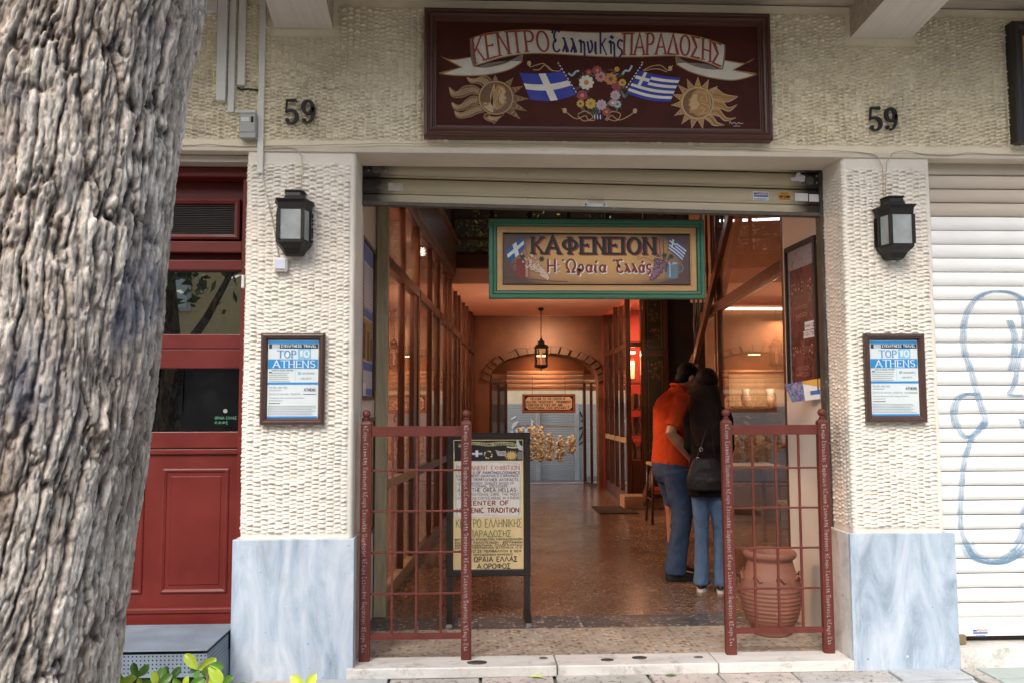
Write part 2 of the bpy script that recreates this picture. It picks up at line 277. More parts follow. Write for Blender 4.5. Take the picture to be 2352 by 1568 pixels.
# ---------------------------------------------------------------- painted lettering: strokes laid flat on a panel
def arc(cx, cy, rx, ry, a0, a1, n=12):
    return [(cx+rx*math.cos(R(a0+(a1-a0)*i/n)), cy+ry*math.sin(R(a0+(a1-a0)*i/n))) for i in range(n+1)]
O_ = arc(.35, .5, .33, .5, 90, 450, 18)
GL = {
 'A': (.72, [[(0,0), (.36,1), (.72,0)], [(.13,.34), (.59,.34)]]),
 'B': (.55, [[(.05,0), (.05,1)], [(.05,1)]+arc(.28,.76,.22,.24,90,-90,6)+[(.05,.52)], [(.28,.52)]+arc(.3,.26,.24,.26,90,-90,6)+[(.05,0)]]),
 'C': (.62, [arc(.36,.5,.33,.5,50,310,12)]),
 'D': (.66, [[(.05,0), (.05,1)], [(.05,1)]+arc(.2,.5,.42,.5,90,-90,9)+[(.05,0)]]),
 'E': (.52, [[(.05,0), (.05,1)], [(.05,1), (.5,1)], [(.05,.52), (.4,.52)], [(.05,0), (.52,0)]]),
 'F': (.5, [[(.05,0), (.05,1)], [(.05,1), (.5,1)], [(.05,.52), (.4,.52)]]),
 'G': (.68, [arc(.36,.5,.33,.5,50,350,12)+[(.42,.42)]]),
 'H': (.64, [[(.05,0), (.05,1)], [(.59,0), (.59,1)], [(.05,.5), (.59,.5)]]),
 'I': (.16, [[(.08,0), (.08,1)]]),
 'J': (.4, [[(.33,1), (.33,.2)]+arc(.18,.2,.15,.2,0,-160,5)]),
 'K': (.6, [[(.05,0), (.05,1)], [(.57,1), (.07,.42)], [(.2,.57), (.6,0)]]),
 'L': (.48, [[(.05,1), (.05,0), (.48,0)]]),
 'M': (.8, [[(.05,0), (.08,1), (.4,.25), (.72,1), (.75,0)]]),
 'N': (.66, [[(.05,0), (.05,1)], [(.05,1), (.61,0)], [(.61,0), (.61,1)]]),
 'O': (.7, [O_]), 'Q': (.7, [O_, [(.45,.2), (.68,-.08)]]),
 'P': (.54, [[(.05,0), (.05,1)], [(.05,1)]+arc(.27,.74,.24,.26,90,-90,7)+[(.05,.48)]]),
 'R': (.58, [[(.05,0), (.05,1)], [(.05,1)]+arc(.27,.74,.24,.26,90,-90,7)+[(.05,.48)], [(.25,.48), (.58,0)]]),
 'S': (.52, [arc(.26,.76,.22,.24,30,250,7)+arc(.26,.26,.23,.26,80,-150,8)]),
 'T': (.62, [[(.31,0), (.31,1)], [(0,1), (.62,1)]]),
 'U': (.62, [[(.05,1), (.05,.3)]+arc(.31,.3,.26,.3,180,360,7)+[(.57,1)]]),
 'V': (.66, [[(0,1), (.33,0), (.66,1)]]), 'W': (.95, [[(0,1), (.22,0), (.47,.9), (.72,0), (.95,1)]]),
 'X': (.6, [[(0,0), (.6,1)], [(0,1), (.6,0)]]), 'Y': (.6, [[(0,1), (.3,.5), (.6,1)], [(.3,.5), (.3,0)]]), 'Z': (.56, [[(0,1), (.56,1), (0,0), (.56,0)]]),
 'Π': (.66, [[(.06,0), (.06,1)], [(.60,0), (.60,1)], [(0,1), (.66,1)]]),
 'Δ': (.74, [[(0,0), (.37,1), (.74,0), (0,0)]]), 'Λ': (.7, [[(0,0), (.35,1), (.7,0)]]),
 'Σ': (.6, [[(.58,1), (.03,1), (.34,.52), (.0,0), (.6,0)]]), 'Γ': (.5, [[(.05,0), (.05,1), (.5,1)]]),
 'Φ': (.8, [arc(.4,.55,.36,.3,90,450,18), [(.4,0), (.4,1)]]), 'Ξ': (.56, [[(.02,1), (.54,1)], [(.1,.52), (.46,.52)], [(0,0), (.56,0)]]),
 'Ω': (.74, [[(.02,0), (.24,0)]+arc(.37,.56,.33,.44,235,-55,14)+[(.5,0), (.72,0)]]),
 'Θ': (.7, [O_, [(.2,.5), (.5,.5)]]),
 # hand-lettered small letters
 'έ': (.60, [arc(.34,.74,.24,.26,40,255,8)+arc(.30,.26,.27,.28,100,330,9), [(.02,1.02), (-.06,.84)]]),
 'λ': (.46, [[(-.04,.62)]+arc(.05,.52,.09,.14,120,20,3)+[(.36,.0), (.46,.06)], [(.22,.42), (0,.0)]]),
 'η': (.48, [[(.0,.5)]+arc(.1,.5,.06,.1,160,20,3)+[(.15,.0)], [(.15,.35)]+arc(.28,.38,.13,.16,170,10,5)+[(.42,-.14)]]),
 'ν': (.40, [[(.0,.56), (.14,.0)], [(.14,.0)]+arc(.2,.34,.17,.26,-60,95,6)]),
 'ι': (.2, [[(.05,.56), (.05,.12)]+arc(.12,.12,.07,.12,180,300,3)]),
 'κ': (.56, [[(.08,0), (.08,1.0)], [(.5,.72), (.1,.36)], [(.2,.44), (.54,-.06)]]),
 'ῆ': (.48, [[(.0,.5)]+arc(.1,.5,.06,.1,160,20,3)+[(.15,.0)], [(.15,.35)]+arc(.28,.38,.13,.16,170,10,5)+[(.42,-.14)], [(.08,.74), (.18,.8), (.28,.72), (.36,.79)]]),
 'ς': (.44, [arc(.24,.44,.2,.2,30,255,7)+arc(.2,.1,.16,.14,70,-60,4)+[(.1,-.18)]]),
 'ω': (.74, [[(.02,0), (.2,.02)]+arc(.36,.56,.28,.42,235,-55,12)+[(.5,.02), (.68,.0)], [(-.08,1.0), (-.03,.84)]]),
 'ρ': (.46, [arc(.24,.34,.17,.26,180,-170,12)+[(.05,-.3)]]),
 'α': (.50, [arc(.22,.28,.19,.28,20,340,10), [(.45,.6), (.38,.1), (.5,.0)]]),
 'ά': (.50, [arc(.22,.28,.19,.28,20,340,10), [(.45,.6), (.38,.1), (.5,.0)], [(.26,.72), (.36,.92)]]),
 'ί': (.22, [[(.08,.58), (.05,.12)]+arc(.12,.12,.07,.12,180,300,3), [(.08,.72), (.18,.92)]]),
 '.': (.14, [[(.05,0), (.05,.07)]]), '-': (.34, [[(.04,.45), (.3,.45)]]), ',': (.14, [[(.08,.08), (.02,-.12)]]), '+': (.4, [[(.2,0), (.2,.8)], [(.03,.5), (.37,.5)]]),
 '"': (.24, [[(.05,1), (.03,.8)], [(.17,1), (.15,.8)]]), '!': (.14, [[(.06,1), (.06,.28)], [(.06,.08), (.06,0)]]), ':': (.14, [[(.05,.1), (.05,.18)], [(.05,.5), (.05,.58)]]),
 '&': (.6, [arc(.3,.8,.16,.2,-60,240,8)+[(.55,0)], arc(.26,.24,.22,.24,100,380,8)]),
 '1': (.3, [[(.04,.8), (.2,1), (.2,0)]]), '0': (.6, [arc(.3,.5,.25,.5,90,450,14)]), "'": (.12, [[(.07,1.02), (.02,.84)]]),
 '5': (.56, [[(.48,.95), (.1,.97), (.08,.56)]+arc(.26,.3,.24,.32,125,-150,11)]),
 '9': (.56, [arc(.28,.68,.22,.31,0,360,14), [(.5,.68)]+arc(.2,.5,.31,.48,20,-85,7)+[(.06,.14)]]),
 '2': (.5, [arc(.24,.74,.2,.26,160,-20,6)+[(.02,0), (.5,0)]]), '3': (.5, [arc(.22,.76,.2,.24,150,-80,6), arc(.22,.28,.24,.28,80,-150,8)]),
 '4': (.5, [[(.38,0), (.38,1), (.0,.3), (.5,.3)]]), '6': (.5, [arc(.25,.3,.22,.3,0,360,12), [(.04,.35), (.1,.75), (.36,1)]]), '8': (.5, [arc(.25,.75,.19,.24,0,360,10), arc(.25,.26,.23,.26,0,360,12)]),
}
for _g, _l in zip('ΑΒΕΖΗΙΚΜΝΟΡΤΥΧ', 'ABEZHIKMNOPTYX'): GL[_g] = GL[_l]
GL['ο'] = (.44, [arc(.22,.28,.2,.28,90,450,12)])
_jk = [0]
def jadd(mb, vs, fs, m):
    _jk[0] += 1; j = .0000065*(_jk[0] % 97); mb.add([(v[0]-j, v[1]-j, v[2]) for v in vs], fs, m)
def stroke(mb, pts, w, mp, m):
    """ribbon along 2D points; mp maps (u, v) to a world point; w = number or one width per point"""
    n = len(pts)
    if n < 2: return
    ws = w if isinstance(w, (list, tuple)) else [w]*n
    L = []; Rr = []
    for i, p in enumerate(pts):
        a = pts[max(i-1, 0)]; b = pts[min(i+1, n-1)]; dx, dy = b[0]-a[0], b[1]-a[1]; l = math.hypot(dx, dy) or 1e-9
        nx, ny = -dy/l*ws[i]/2, dx/l*ws[i]/2
        if 0 < i < n-1:
            d1 = (p[0]-a[0], p[1]-a[1]); d2 = (b[0]-p[0], b[1]-p[1]); c = (d1[0]*d2[0]+d1[1]*d2[1])/((math.hypot(*d1)*math.hypot(*d2)) or 1e-9)
            k = 1/max(.45, math.sqrt(max(0, (1+c)/2))); nx *= k; ny *= k
        L.append(mp(p[0]+nx, p[1]+ny)); Rr.append(mp(p[0]-nx, p[1]-ny))
    vs = L+Rr; jadd(mb, vs, [(i, i+1, n+i+1, n+i) for i in range(n-1)], m)
def text_width(s, gap=.16): return sum((GL[c][0] if c in GL else .38)+gap for c in s)-gap
def text(mb, s, x0, x1, yb, h, wt, mp, m, serif=0, gap=.16, thin=None, warp=None):
    """lay s between x0 and x1 (paint coordinates, y down), baseline yb, cap height h, stroke weight wt"""
    tw = text_width(s, gap); kx = (x1-x0)/tw; x = 0
    for c in s:
        if c not in GL: x += .38+gap; continue
        gw, st = GL[c]
        for k, pl in enumerate(st):
            pts = []
            for j, (gx, gy) in enumerate(pl):
                u = x0+(x+gx)*kx; v = yb-gy*h
                pts.append(warp(x+gx, gy, tw) if warp else (u, v))
            w = wt
            if thin and len(pl) == 2 and abs(pl[0][0]-pl[1][0]) > .25: w = wt*thin
            if thin and len(pl) > 6: w = [wt*(thin+(1-thin)*abs((pts[min(i+1, len(pts)-1)][1]-pts[max(i-1, 0)][1]))/(1e-9+math.hypot(pts[min(i+1, len(pts)-1)][1]-pts[max(i-1, 0)][1], pts[min(i+1, len(pts)-1)][0]-pts[max(i-1, 0)][0]))) for i in range(len(pts))]
            stroke(mb, pts, w, mp, m)
            if serif and len(pl) <= 3:
                for e in (0, -1):
                    gx, gy = pl[e]; u, v = pts[e]
                    if gy in (0, 1): stroke(mb, [(u-serif, v), (u+serif, v)], wt*.55, mp, m)
                    elif gx > .3: stroke(mb, [(u, v-serif*.7), (u, v+serif*.7)], wt*.5, mp, m)
        x += gw+gap
def bars(mb, x0, x1, y0, n, dy, h, mp, m, ragged=.25):
    for i in range(n):
        xe = x1-(x1-x0)*ragged*rng.random(); x = x0
        while x < xe-3:
            w = min(rng.uniform(6, 26), xe-x); mb.poly([mp(x, y0+i*dy+h), mp(x+w, y0+i*dy+h), mp(x+w, y0+i*dy), mp(x, y0+i*dy)], m); x += w+4
def rect(mb, x0, x1, y0, y1, mp, m): jadd(mb, [mp(x0, y1), mp(x1, y1), mp(x1, y0), mp(x0, y0)], [(0,1,2,3)], m)
def disc(mb, cx, cy, rx, ry, mp, m, n=20, rot=0):
    c, s = math.cos(rot), math.sin(rot)
    jadd(mb, [mp(cx+rx*math.cos(-t)*c-ry*math.sin(-t)*s, cy+rx*math.cos(-t)*s+ry*math.sin(-t)*c) for t in [2*math.pi*i/n for i in range(n)]], [tuple(range(n))], m)
def mapper(cx, cy, k, X, Z, Y, layer=1, skew=0):
    """paint coordinates (x right, y down, centre cx, cy, k metres per unit) onto the wall-parallel panel at X, Y, Z"""
    yy = Y-.0007*layer
    return lambda u, v: (X+(u-cx)*k, yy, Z-((v-cy)-skew*(u-cx))*k)
# ================================================================ SETTING
def struct(o): o['kind'] = 'structure'; return o
FL = .05                       # passage floor height
def LW(Y): return -.715+.075*Y # the left glass wall is not square to the street
struct(bx('street', None, -60, 60, -60, -3.2, -.16, -.13, m_street))
struct(bx('ground', None, -60, 60, -60, 60, -1.2, -.17, m_joint))
# pavement: bed + slabs
pav = struct(bx('pavement', None, -9, 9, -3.15, .6, -.16, -.018, m_joint))
bx('kerb', pav, -9, 9, -3.3, -3.155, -.16, 0, m_pave)
slab_cols = [M('slab_grey', (.40,.375,.345), .8, .2, 6, bs=.6, bscale=30, fleck=(.15,.13,.11), fk=.56), M('slab_rose', (.46,.40,.36), .8, .2, 6, bs=.6, bscale=30, fleck=(.17,.14,.12), fk=.56), M('slab_blue', (.40,.42,.43), .75, .2, 6, bs=.5, bscale=30, fleck=(.2,.2,.19), fk=.62)]
def slab(x0, x1, y0, y1, m, dz=0):
    g = .008; b = MB(); j = [rng.uniform(-.006, .006) for _ in range(8)]; z = dz+rng.uniform(-.003, .003)
    c = [(x0+g+j[0], y0+g+j[1]), (x1-g+j[2], y0+g+j[3]), (x1-g+j[4], y1-g+j[5]), (x0+g+j[6], y1-g+j[7])]
    vs = [(x, y, -.06) for x, y in c]+[(x, y, z-.006) for x, y in c]
    cx, cy = (x0+x1)/2, (y0+y1)/2; vs += [(cx+(x-cx)*.985, cy+(y-cy)*.97, z) for x, y in c]
    b.add(vs, [(i, (i+1)%4, 4+(i+1)%4, 4+i) for i in range(4)]+[(4+i, 4+(i+1)%4, 8+(i+1)%4, 8+i) for i in range(4)]+[(8,9,10,11)], m)
    b.build('paving_slab', pav)
y = .0
for r in range(7):
    d = [.20, .30, .34, .36, .4, .44, .5][r]; x = -2.3+rng.uniform(0, .3)
    while x < 2.55:
        w = rng.uniform(.35, .62) if r else rng.uniform(.3, .55)
        x2 = min(x+w, 2.62); slab(x, x2, y-d, y, rng.choice(slab_cols)); x = x2
    x = 2.64
    bx('kerb_strip', pav, 2.625, 2.70, y-d, y-.002, -.05, .002, slab_cols[0], bevel=.003)
    while x < 5:
        slab(x+.07, x+.35, y-d, y, m_pave_g); x += .28
    y -= d
# ---- passage floor: polished terrazzo, a dark band, a light entrance strip, white marble threshold with three blocks
fl = struct(bx('passage_floor', None, -3.6, 6, 1.06, 10.7, -.1, FL, m_ter))
struct(bx('floor_band', None, -.9, 2.3, .74, 1.06, -.1, FL-.001, m_terd)); struct(bx('entrance_strip', None, -.9, 2.3, .16, .74, -.1, FL+.001, m_terl))
th = thing('threshold', 'white marble threshold slab under the two red gates', 'threshold', (.72, 0, 0))
for a, b_ in ((-.66, .44), (.446, 1.30), (1.306, 2.036)):
    bx('marble_block', th, a, b_, -.045, .157, .0, FL+.006, m_thresh, bevel=.006)
hb = MB(); m_guide_ = M('worn_dark_steel', (.09,.085,.08), .5, .5, 30, metal=.5)
for hx, hy, w in ((.02, .03, .055), (.38, .09, .024), (.72, .04, .036), (.90, .07, .042), (1.22, .06, .026)):
    hb.lathe([(w*.95, 0), (w, .004), (w*.75, .006), (w*.6, .003)], (hx, hy, FL+.006), m_guide_ if w > .03 else m_joint, 14, 1, .6); hb.lathe([(w*.55, 0), (w*.5, .0035)], (hx, hy, FL+.007), m_dark, 12, 1, .5)
hb.build('lock_socket', th, smooth=True)

# ================================================================ FACADE
bld = thing('building', 'cream textured plaster shop front with a wide central passage', 'building', (.7, 0, 0))
def grid_obj(name, co, nx, nz, mat, parent):
    me = bpy.data.meshes.new(name); off = wloc(parent) if parent else Vector((0,0,0))
    co = co.astype(np.float32)-np.array(off, dtype=np.float32)
    i = np.arange(nx-1)[None, :]; j = np.arange(nz-1)[:, None]; a = (j*nx+i).ravel()
    f = np.stack([a, a+1, a+nx+1, a+nx], 1).astype(np.int32); nf = len(f)
    me.vertices.add(nx*nz); me.vertices.foreach_set('co', co.ravel()); me.loops.add(nf*4); me.loops.foreach_set('vertex_index', f.ravel())
    me.polygons.add(nf); me.polygons.foreach_set('loop_start', np.arange(0, nf*4, 4, dtype=np.int32)); me.polygons.foreach_set('loop_total', np.full(nf, 4, np.int32))
    me.polygons.foreach_set('use_smooth', np.ones(nf, bool)); me.materials.append(mat); me.update(calc_edges=True); me.validate()
    o = bpy.data.objects.new(name, me); C.objects.link(o)
    if parent: o.parent = parent
    return o
def hsh(a, b, s=0): x = np.sin(a*127.1+b*311.7+s*74.7)*43758.5453; return x-np.floor(x)
def vnoise(x, y, s=0):
    xi, yi = np.floor(x), np.floor(y); xf, yf = x-xi, y-yi; u = xf*xf*(3-2*xf); v = yf*yf*(3-2*yf)
    a, b, c, d = hsh(xi, yi, s), hsh(xi+1, yi, s), hsh(xi, yi+1, s), hsh(xi+1, yi+1, s)
    return (a*(1-u)+b*u)*(1-v)+(c*(1-u)+d*u)*v
def fbm(x, y, o=4, s=0): return sum(vnoise(x*2**i, y*2**i, s+i)/2**(i+1) for i in range(o))
def scales(u, z, cw=.0345, ch=.0185, amp=.0085):
    """hand-trowelled scales: staggered rounded tongues, each with a sharp lower lip"""
    uu = u+(fbm(u*5, z*5, 3, 3)-.5)*.020+(vnoise(u*60, z*60, 5)-.5)*.0035; zz = z+(fbm(u*3.2, z*3.2, 3, 9)-.5)*.07+(vnoise(u*40, z*40, 7)-.5)*.0045
    col = np.floor(uu/cw); a = uu/cw-col-.5; row0 = zz/ch+.5*(col % 2)+.35*hsh(col, col*0, 4)
    row = np.floor(row0); b = row0-row; k = hsh(col, row, 2); k2 = hsh(col, row, 8)
    b = np.clip(b+.22*(a*2)**2-.08, 0, 1)
    prof = np.clip(b/.11, 0, 1)*np.clip((1.08-b)/.78, 0, 1)**1.15
    side = 1-.85*np.abs(2*a)**2.6
    pat = smooth(.15, .4, fbm(u*2.1+9, z*2.1, 3, 77))
    return amp*(.45+.75*k)*(.75+.25*pat)*prof*side*(.9+.2*k2)+(vnoise(u*220, z*220, 1)-.5)*.0007
def smooth(e0, e1, x): t = np.clip((x-e0)/(e1-e0), 0, 1); return t*t*(3-2*t)
# --- fascia above the openings
Z0, Z1 = 2.835, 3.685
x0, x1 = -2.5, 3.95; st = .0042; nx = int((x1-x0)/st); nz = int((Z1-Z0)/st)
X, Zg = np.meshgrid(np.linspace(x0, x1, nx), np.linspace(Z0, Z1, nz))
msk = smooth(Z0+.035, Z0+.055, Zg)*(1-smooth(3.625, 3.64, Zg))
for ba, bb in ((-1.10, -.78), (2.15, 2.50)):        # smooth plaster collars round the two beams
    msk *= 1-(smooth(ba-.045, ba-.03, X)*(1-smooth(bb+.03, bb+.045, X))*smooth(3.445, 3.46, Zg))
hgt = scales(X, Zg, .0350, .0215, .0250)*msk+(fbm(X*3, Zg*3, 3, 20)-.5)*.006
# broken, flaked spots
for cx, cz, r_ in ((-.36, 3.12, .04), (2.18, 3.08, .03), (2.02, 2.97, .02)): hgt = hgt*(1-.8*np.exp(-((X-cx)**2+(Zg-cz)**2)/(r_*r_)))
grid_obj('wall', np.stack([X, -hgt, Zg], -1).reshape(-1, 3), nx, nz, m_stucco, bld)
bx('wall_core', bld, -9, -2.5, .0, .35, Z0, 3.685, m_stucco, label='plain plaster wall behind the tree trunk')
bx('wall_core', bld, -2.5, 3.95, .012, .27, Z0+.001, 3.69, m_soffit); bx('wall_core', bld, 3.95, 9, .0, .35, Z0, 3.685, m_stucco)
bx('lintel', bld, -9, 9, -.012, .26, Z0-.03, Z0-.0005, m_soffit, bevel=.006)
bx('upper_wall', bld, -9, 9, .0, .4, 3.70, 9, m_band)
# --- pillars: one continuous skin round both corners
def pillar(xa, xb, dl, dr, mat):
    st = .0042; rc = .022; W = xb-xa; zb, zt = .715, Z0-.03
    segs = [dl-rc, rc*math.pi/2, W-2*rc, rc*math.pi/2, dr-rc]; tot = sum(segs); nu = int(tot/st); nz = int((zt-zb)/st)
    u = np.linspace(0, tot, nu); px = np.empty(nu); py = np.empty(nu); qx = np.empty(nu); qy = np.empty(nu)
    for i, t in enumerate(u):
        if t < segs[0]: px[i], py[i], qx[i], qy[i] = xa, dl-t, -1, 0
        elif t < segs[0]+segs[1]: a = (t-segs[0])/rc; px[i], py[i], qx[i], qy[i] = xa+rc-rc*math.cos(a), rc-rc*math.sin(a), -math.cos(a), -math.sin(a)
        elif t < sum(segs[:3]): px[i], py[i], qx[i], qy[i] = xa+rc+t-segs[0]-segs[1], 0, 0, -1
        elif t < sum(segs[:4]): a = (t-sum(segs[:3]))/rc; px[i], py[i], qx[i], qy[i] = xb-rc+rc*math.sin(a), rc-rc*math.cos(a), math.sin(a), -math.cos(a)
        else: px[i], py[i], qx[i], qy[i] = xb, rc+t-sum(segs[:4]), 1, 0
    U, Zp = np.meshgrid(u, np.linspace(zb, zt, nz))
    f0 = segs[0]+segs[1]; f1 = f0+segs[2]
    m = smooth(zb+.025, zb+.045, Zp)*(1-smooth(zt-.075, zt-.055, Zp))
    m *= np.maximum(smooth(f0-.01, f0+.01, U)*(1-smooth(f1-.015, f1+.0, U)), .55*(U < f0))   # right-hand reveals stay nearly smooth
    h = scales(U+xa*3.7, Zp, .0385, .0225, .0145)*m+(fbm(U*4, Zp*4, 3, 31)-.5)*.006
    co = np.stack([px[None, :]+qx[None, :]*h, py[None, :]+qy[None, :]*h, Zp], -1).reshape(-1, 3)
    o = grid_obj('pillar', co, nu, nz, mat, bld)
    c = MB(); c.box(xa+.015, xb-.015, .015, max(dl, dr), .0, zt, m_whitewall); c.build('pillar_core', o)
    return o
pl = pillar(-1.235, -.645, .2, .3, m_stucco_w); pr = pillar(2.075, 2.585, .32, .14, m_stucco_w)
def plinth(par, xa, xb, dl, dr):
    b = MB(); b.box(xa, xb, -.03, -.004, -.03, .722, m_marble); b.build('marble_slab', par, bevel=.003)
    b = MB(); b.box(xb-.028, xb-.001, -.003, dr, -.03, .720, m_thresh); b.build('marble_slab', par, bevel=.003)
    b = MB(); b.box(xa+.001, xa+.028, -.003, dl, -.03, .720, m_thresh); b.build('marble_slab', par, bevel=.003)
plinth(pl, -1.262, -.628, .2, .3); plinth(pr, 2.040, 2.625, .30, .12)
# --- canopy with board-marked concrete and two tapering cantilever beams
cn = MB(); cn.add([(-9,-1.2,3.80), (9,-1.2,3.80), (9,-.0,3.69), (-9,-.0,3.69), (-9,-1.2,4.0), (9,-1.2,4.0), (9,-.0,4.0), (-9,-.0,4.0)], [(0,1,2,3)[::-1], (4,5,6,7), (0,1,5,4), (2,3,7,6), (0,3,7,4), (1,2,6,5)], m_board); cn.build('canopy', bld)
def cbeam(xa, xb, sh):
    b = MB(); z0, z1 = 3.505, 3.604; L = 1.2
    f = [(xa, -.001, z0), (xb, -.001, z0), (xb, -.001, 3.75), (xa, -.001, 3.75)]; e = [(xa+sh*.6+.012, -L, z1), (xb+sh*.6-.012, -L, z1), (xb+sh*.6-.012, -L, 3.9), (xa+sh*.6+.012, -L, 3.9)]
    b.add(f+e, [(0,1,5,4)], m_beam); b.add(f+e, [(1,2,6,5), (3,0,4,7)], m_board); b.add(f+e, [(4,5,6,7)], m_beam); b.build('beam', bld)
cbeam(-1.10, -.78, .10); cbeam(2.15, 2.50, .02)

# ================================================================ ROLLER SHUTTERS
m_gap_shade = M('greasy_black', (.02,.015,.012), .5, .3, 9)  # near-black colour that supplies the shade in the gaps between slats
def slat_mesh(half, h, m, lip=.010):
    b = MB(); pr_ = [(.004, .000), (-.006, h*.015), (-.015, h*.05), (-.0155, h*.1), (-.011, h*.115), (-.0115, h*.15), (-.0155, h*.17), (-.016, h*.5), (-.015, h*.84), (-.010, h*.92), (.004, h*.95)] if h > .09 else [(.004, .000), (-.008, h*.02), (-.015, h*.07), (-.016, h*.5), (-.015, h*.88), (-.008, h*.945), (.004, h*.955)]
    b.rings([[(-half, y, z) for y, z in pr_], [(half, y, z) for y, z in pr_]], m, closed=False); return b
cs = thing('roller_shutter', 'grimy cream roller shutter, pulled up crooked above the passage entrance', 'shutter', (.715, .30, 2.575)); cs.rotation_euler = (0, R(1.05), 0)
bb = MB(); bb.box(-1.365, 1.365, -.012, .02, .0, .05, m_shut); bb.box(-1.365, 1.365, -.03, .022, -.018, .004, M('bottom_bar_rubber', (.10,.08,.06), .6, .4, 12)); bb.build('bottom_bar', cs, local=True, bevel=.003)
b = MB(); b.box(-1.365, 1.365, .004, .008, .0, .36, m_gap_shade); b.build('slat_backing', cs, local=True)  # dark sheet added behind the slats so their gaps read as shade
s0 = slat_mesh(1.365, .098, m_shut).build('slat', cs, local=True, smooth=True); s0.location = (0, 0, .052)
for i in (1, 2): dupe(s0, cs, (0, 0, .052+i*.099))
hd = MB(); hd.tube([(-.055, -.014, .018), (-.055, -.04, .022), (-.05, -.04, .058), (.05, -.04, .058), (.055, -.04, .022), (.055, -.014, .018)], .004, m_steel, 6); hd.box(-.075, .075, -.017, -.012, .008, .026, m_steel); hd.build('handle', cs, local=True)
for sx in (-1, 1):
    b = MB(); b.lathe([(.028, 0), (.026, .006), (.012, .008)], (0,0,0), m_joint, 12)
    o = b.build('lock', cs, local=True, smooth=True); o.location = (sx*1.285, -.014, .2); o.rotation_euler = (R(90), 0, 0)
    for dx, dz in ((.055, .028), (.055, -.012), (-.045, .028), (-.045, -.012)):
        b = MB(); b.lathe([(.0075, 0), (.006, .003), (.002, .004)], (0,0,0), m_steel, 8); o = b.build('rivet', cs, local=True, smooth=True); o.location = (sx*(1.285-dx), -.014, .2+dz); o.rotation_euler = (R(90), 0, 0)
p_white, p_rdl, p_bl, p_yl, p_bk = pt('white', (.72,.72,.72)), pt('red', (.42,.04,.05)), pt('blue', (.05,.13,.38)), pt('yellow', (.62,.36,.03)), pt('black', (.02,.02,.02))
# stickers, in pixels of an enlarged view (7.35 units per photo pixel)
def stk(cx, cz, w, h, m, label, parent, Y):
    b = MB(); b.add([(cx-w/2, Y, cz-h/2), (cx+w/2, Y, cz-h/2), (cx+w/2, Y, cz+h/2), (cx-w/2, Y, cz+h/2)], [(0,1,2,3)], m); o = b.build('sticker', parent, local=True); o['label'] = label; return o
def rolla_paint(b, mp):
    rect(b, -50, -24, -20, -8, mp, p_bl); text(b, 'ΡΟΛΛΑ', -20, 50, -8, 14, 3.2, mp, p_rdl); rect(b, -50, 50, -4, 6, mp, p_bl); rect(b, -50, -36, 18, 24, mp, p_rdl); bars(b, -32, 50, 14, 3, 5, 2.5, mp, p_bl)
SY = -.0172
stk(.99, .098, .094, .054, p_white, 'white sticker with red and blue print', cs, SY); b = MB(); rolla_paint(b, lambda u, v: (.99+u*.00086, SY-.0008, .098-v*.00095)); b.build('print', cs, local=True)
b = MB(); b.add([(1.095, SY, .075), (1.165, SY, .073), (1.172, SY, .112), (1.16, SY, .124), (1.11, SY, .125), (1.092, SY, .108)], [(0,1,2,3,4,5)], p_yl); b.build('sticker', cs, local=True)['label'] = 'torn yellow sticker with black numbers'
b = MB(); mp = lambda u, v: (1.133+u*.0007, SY-.0008, .098-v*.0007); text(b, '0ΛΛΛ', -28, 28, -16, 14, 3.4, mp, p_rdl); text(b, '6944 534889', -46, 46, 10, 18, 4.5, mp, p_bk); text(b, '6442000', -38, 44, 27, 12, 3.4, mp, p_rdl); b.build('print', cs, local=True)
stk(1.235, .097, .078, .047, p_white, 'worn white sticker', cs, SY); stk(1.325-.005, .094, .078, .045, p_white, 'blank white sticker', cs, SY)
b = MB(); b.add([(1.175, SY, .195), (1.255, SY, .19), (1.26, SY, .225), (1.235, SY, .232), (1.225, SY, .25), (1.205, SY, .24), (1.2, SY, .218), (1.172, SY, .212)], [tuple(range(8))], p_white); b.build('sticker', cs, local=True)['label'] = 'torn white paper remnant'
stk(-1.17, .095, .085, .046, M('paint_dirty_white', (.58,.55,.50), .6, .2, 9, fleck=(.4,.33,.25), fk=.6), 'scuffed white patch', cs, SY)
# side guides (dark, greasy)
m_guide = M('guide_rail_grime', (.06,.05,.04), .5, .5, 8, fleck=(.3,.27,.22), fk=.6)
for xg in (-.672, 2.068):
    bx('shutter_guide', bld, xg-.008 if xg < 0 else xg-.012, xg+.012 if xg < 0 else xg+.008, .262, .34, FL, 2.80, m_guide)
bx('jamb_strip', bld, -.664, -.646, .345, .37, FL, 2.6, m_whitewall)

# right-hand shutter, closed
rs = thing('roller_shutter', 'closed white roller shutter with faded blue graffiti beside the right pillar', 'shutter', (4.0, .10, .14))
PS = .0806; sw = slat_mesh(1.42, PS, m_shutw); st_ = slat_mesh(1.42, PS, m_shutt)
sa = None
for i in range(34):
    if 28 > i: 
        if sa is None: sa = sw.build('slat', rs, local=True, smooth=True); o = sa
        else: o = dupe(sa, rs, (0,0,0))
    else:
        if i == 28: sb = st_.build('slat', rs, local=True, smooth=True); o = sb; sb['label'] = 'brown-stained slat'
        else: o = dupe(sb, rs, (0,0,0))
    o.location = (0, 0, .10+i*PS)
b = MB(); b.box(-1.42, 1.42, .004, .01, .0, 2.6, m_gap_shade); b.build('slat_backing', rs, local=True)  # same added dark sheet, shading the gaps of the closed slats
b = MB(); b.box(-1.42, 1.42, -.018, .02, .0, .10, m_shutw); b.build('bottom_bar', rs, local=True, bevel=.004)
b = MB(); b.box(-.55, 1.4, -.05, -.018, .035, .048, m_shutw); b.build('pull_ledge', rs, local=True, bevel=.003)
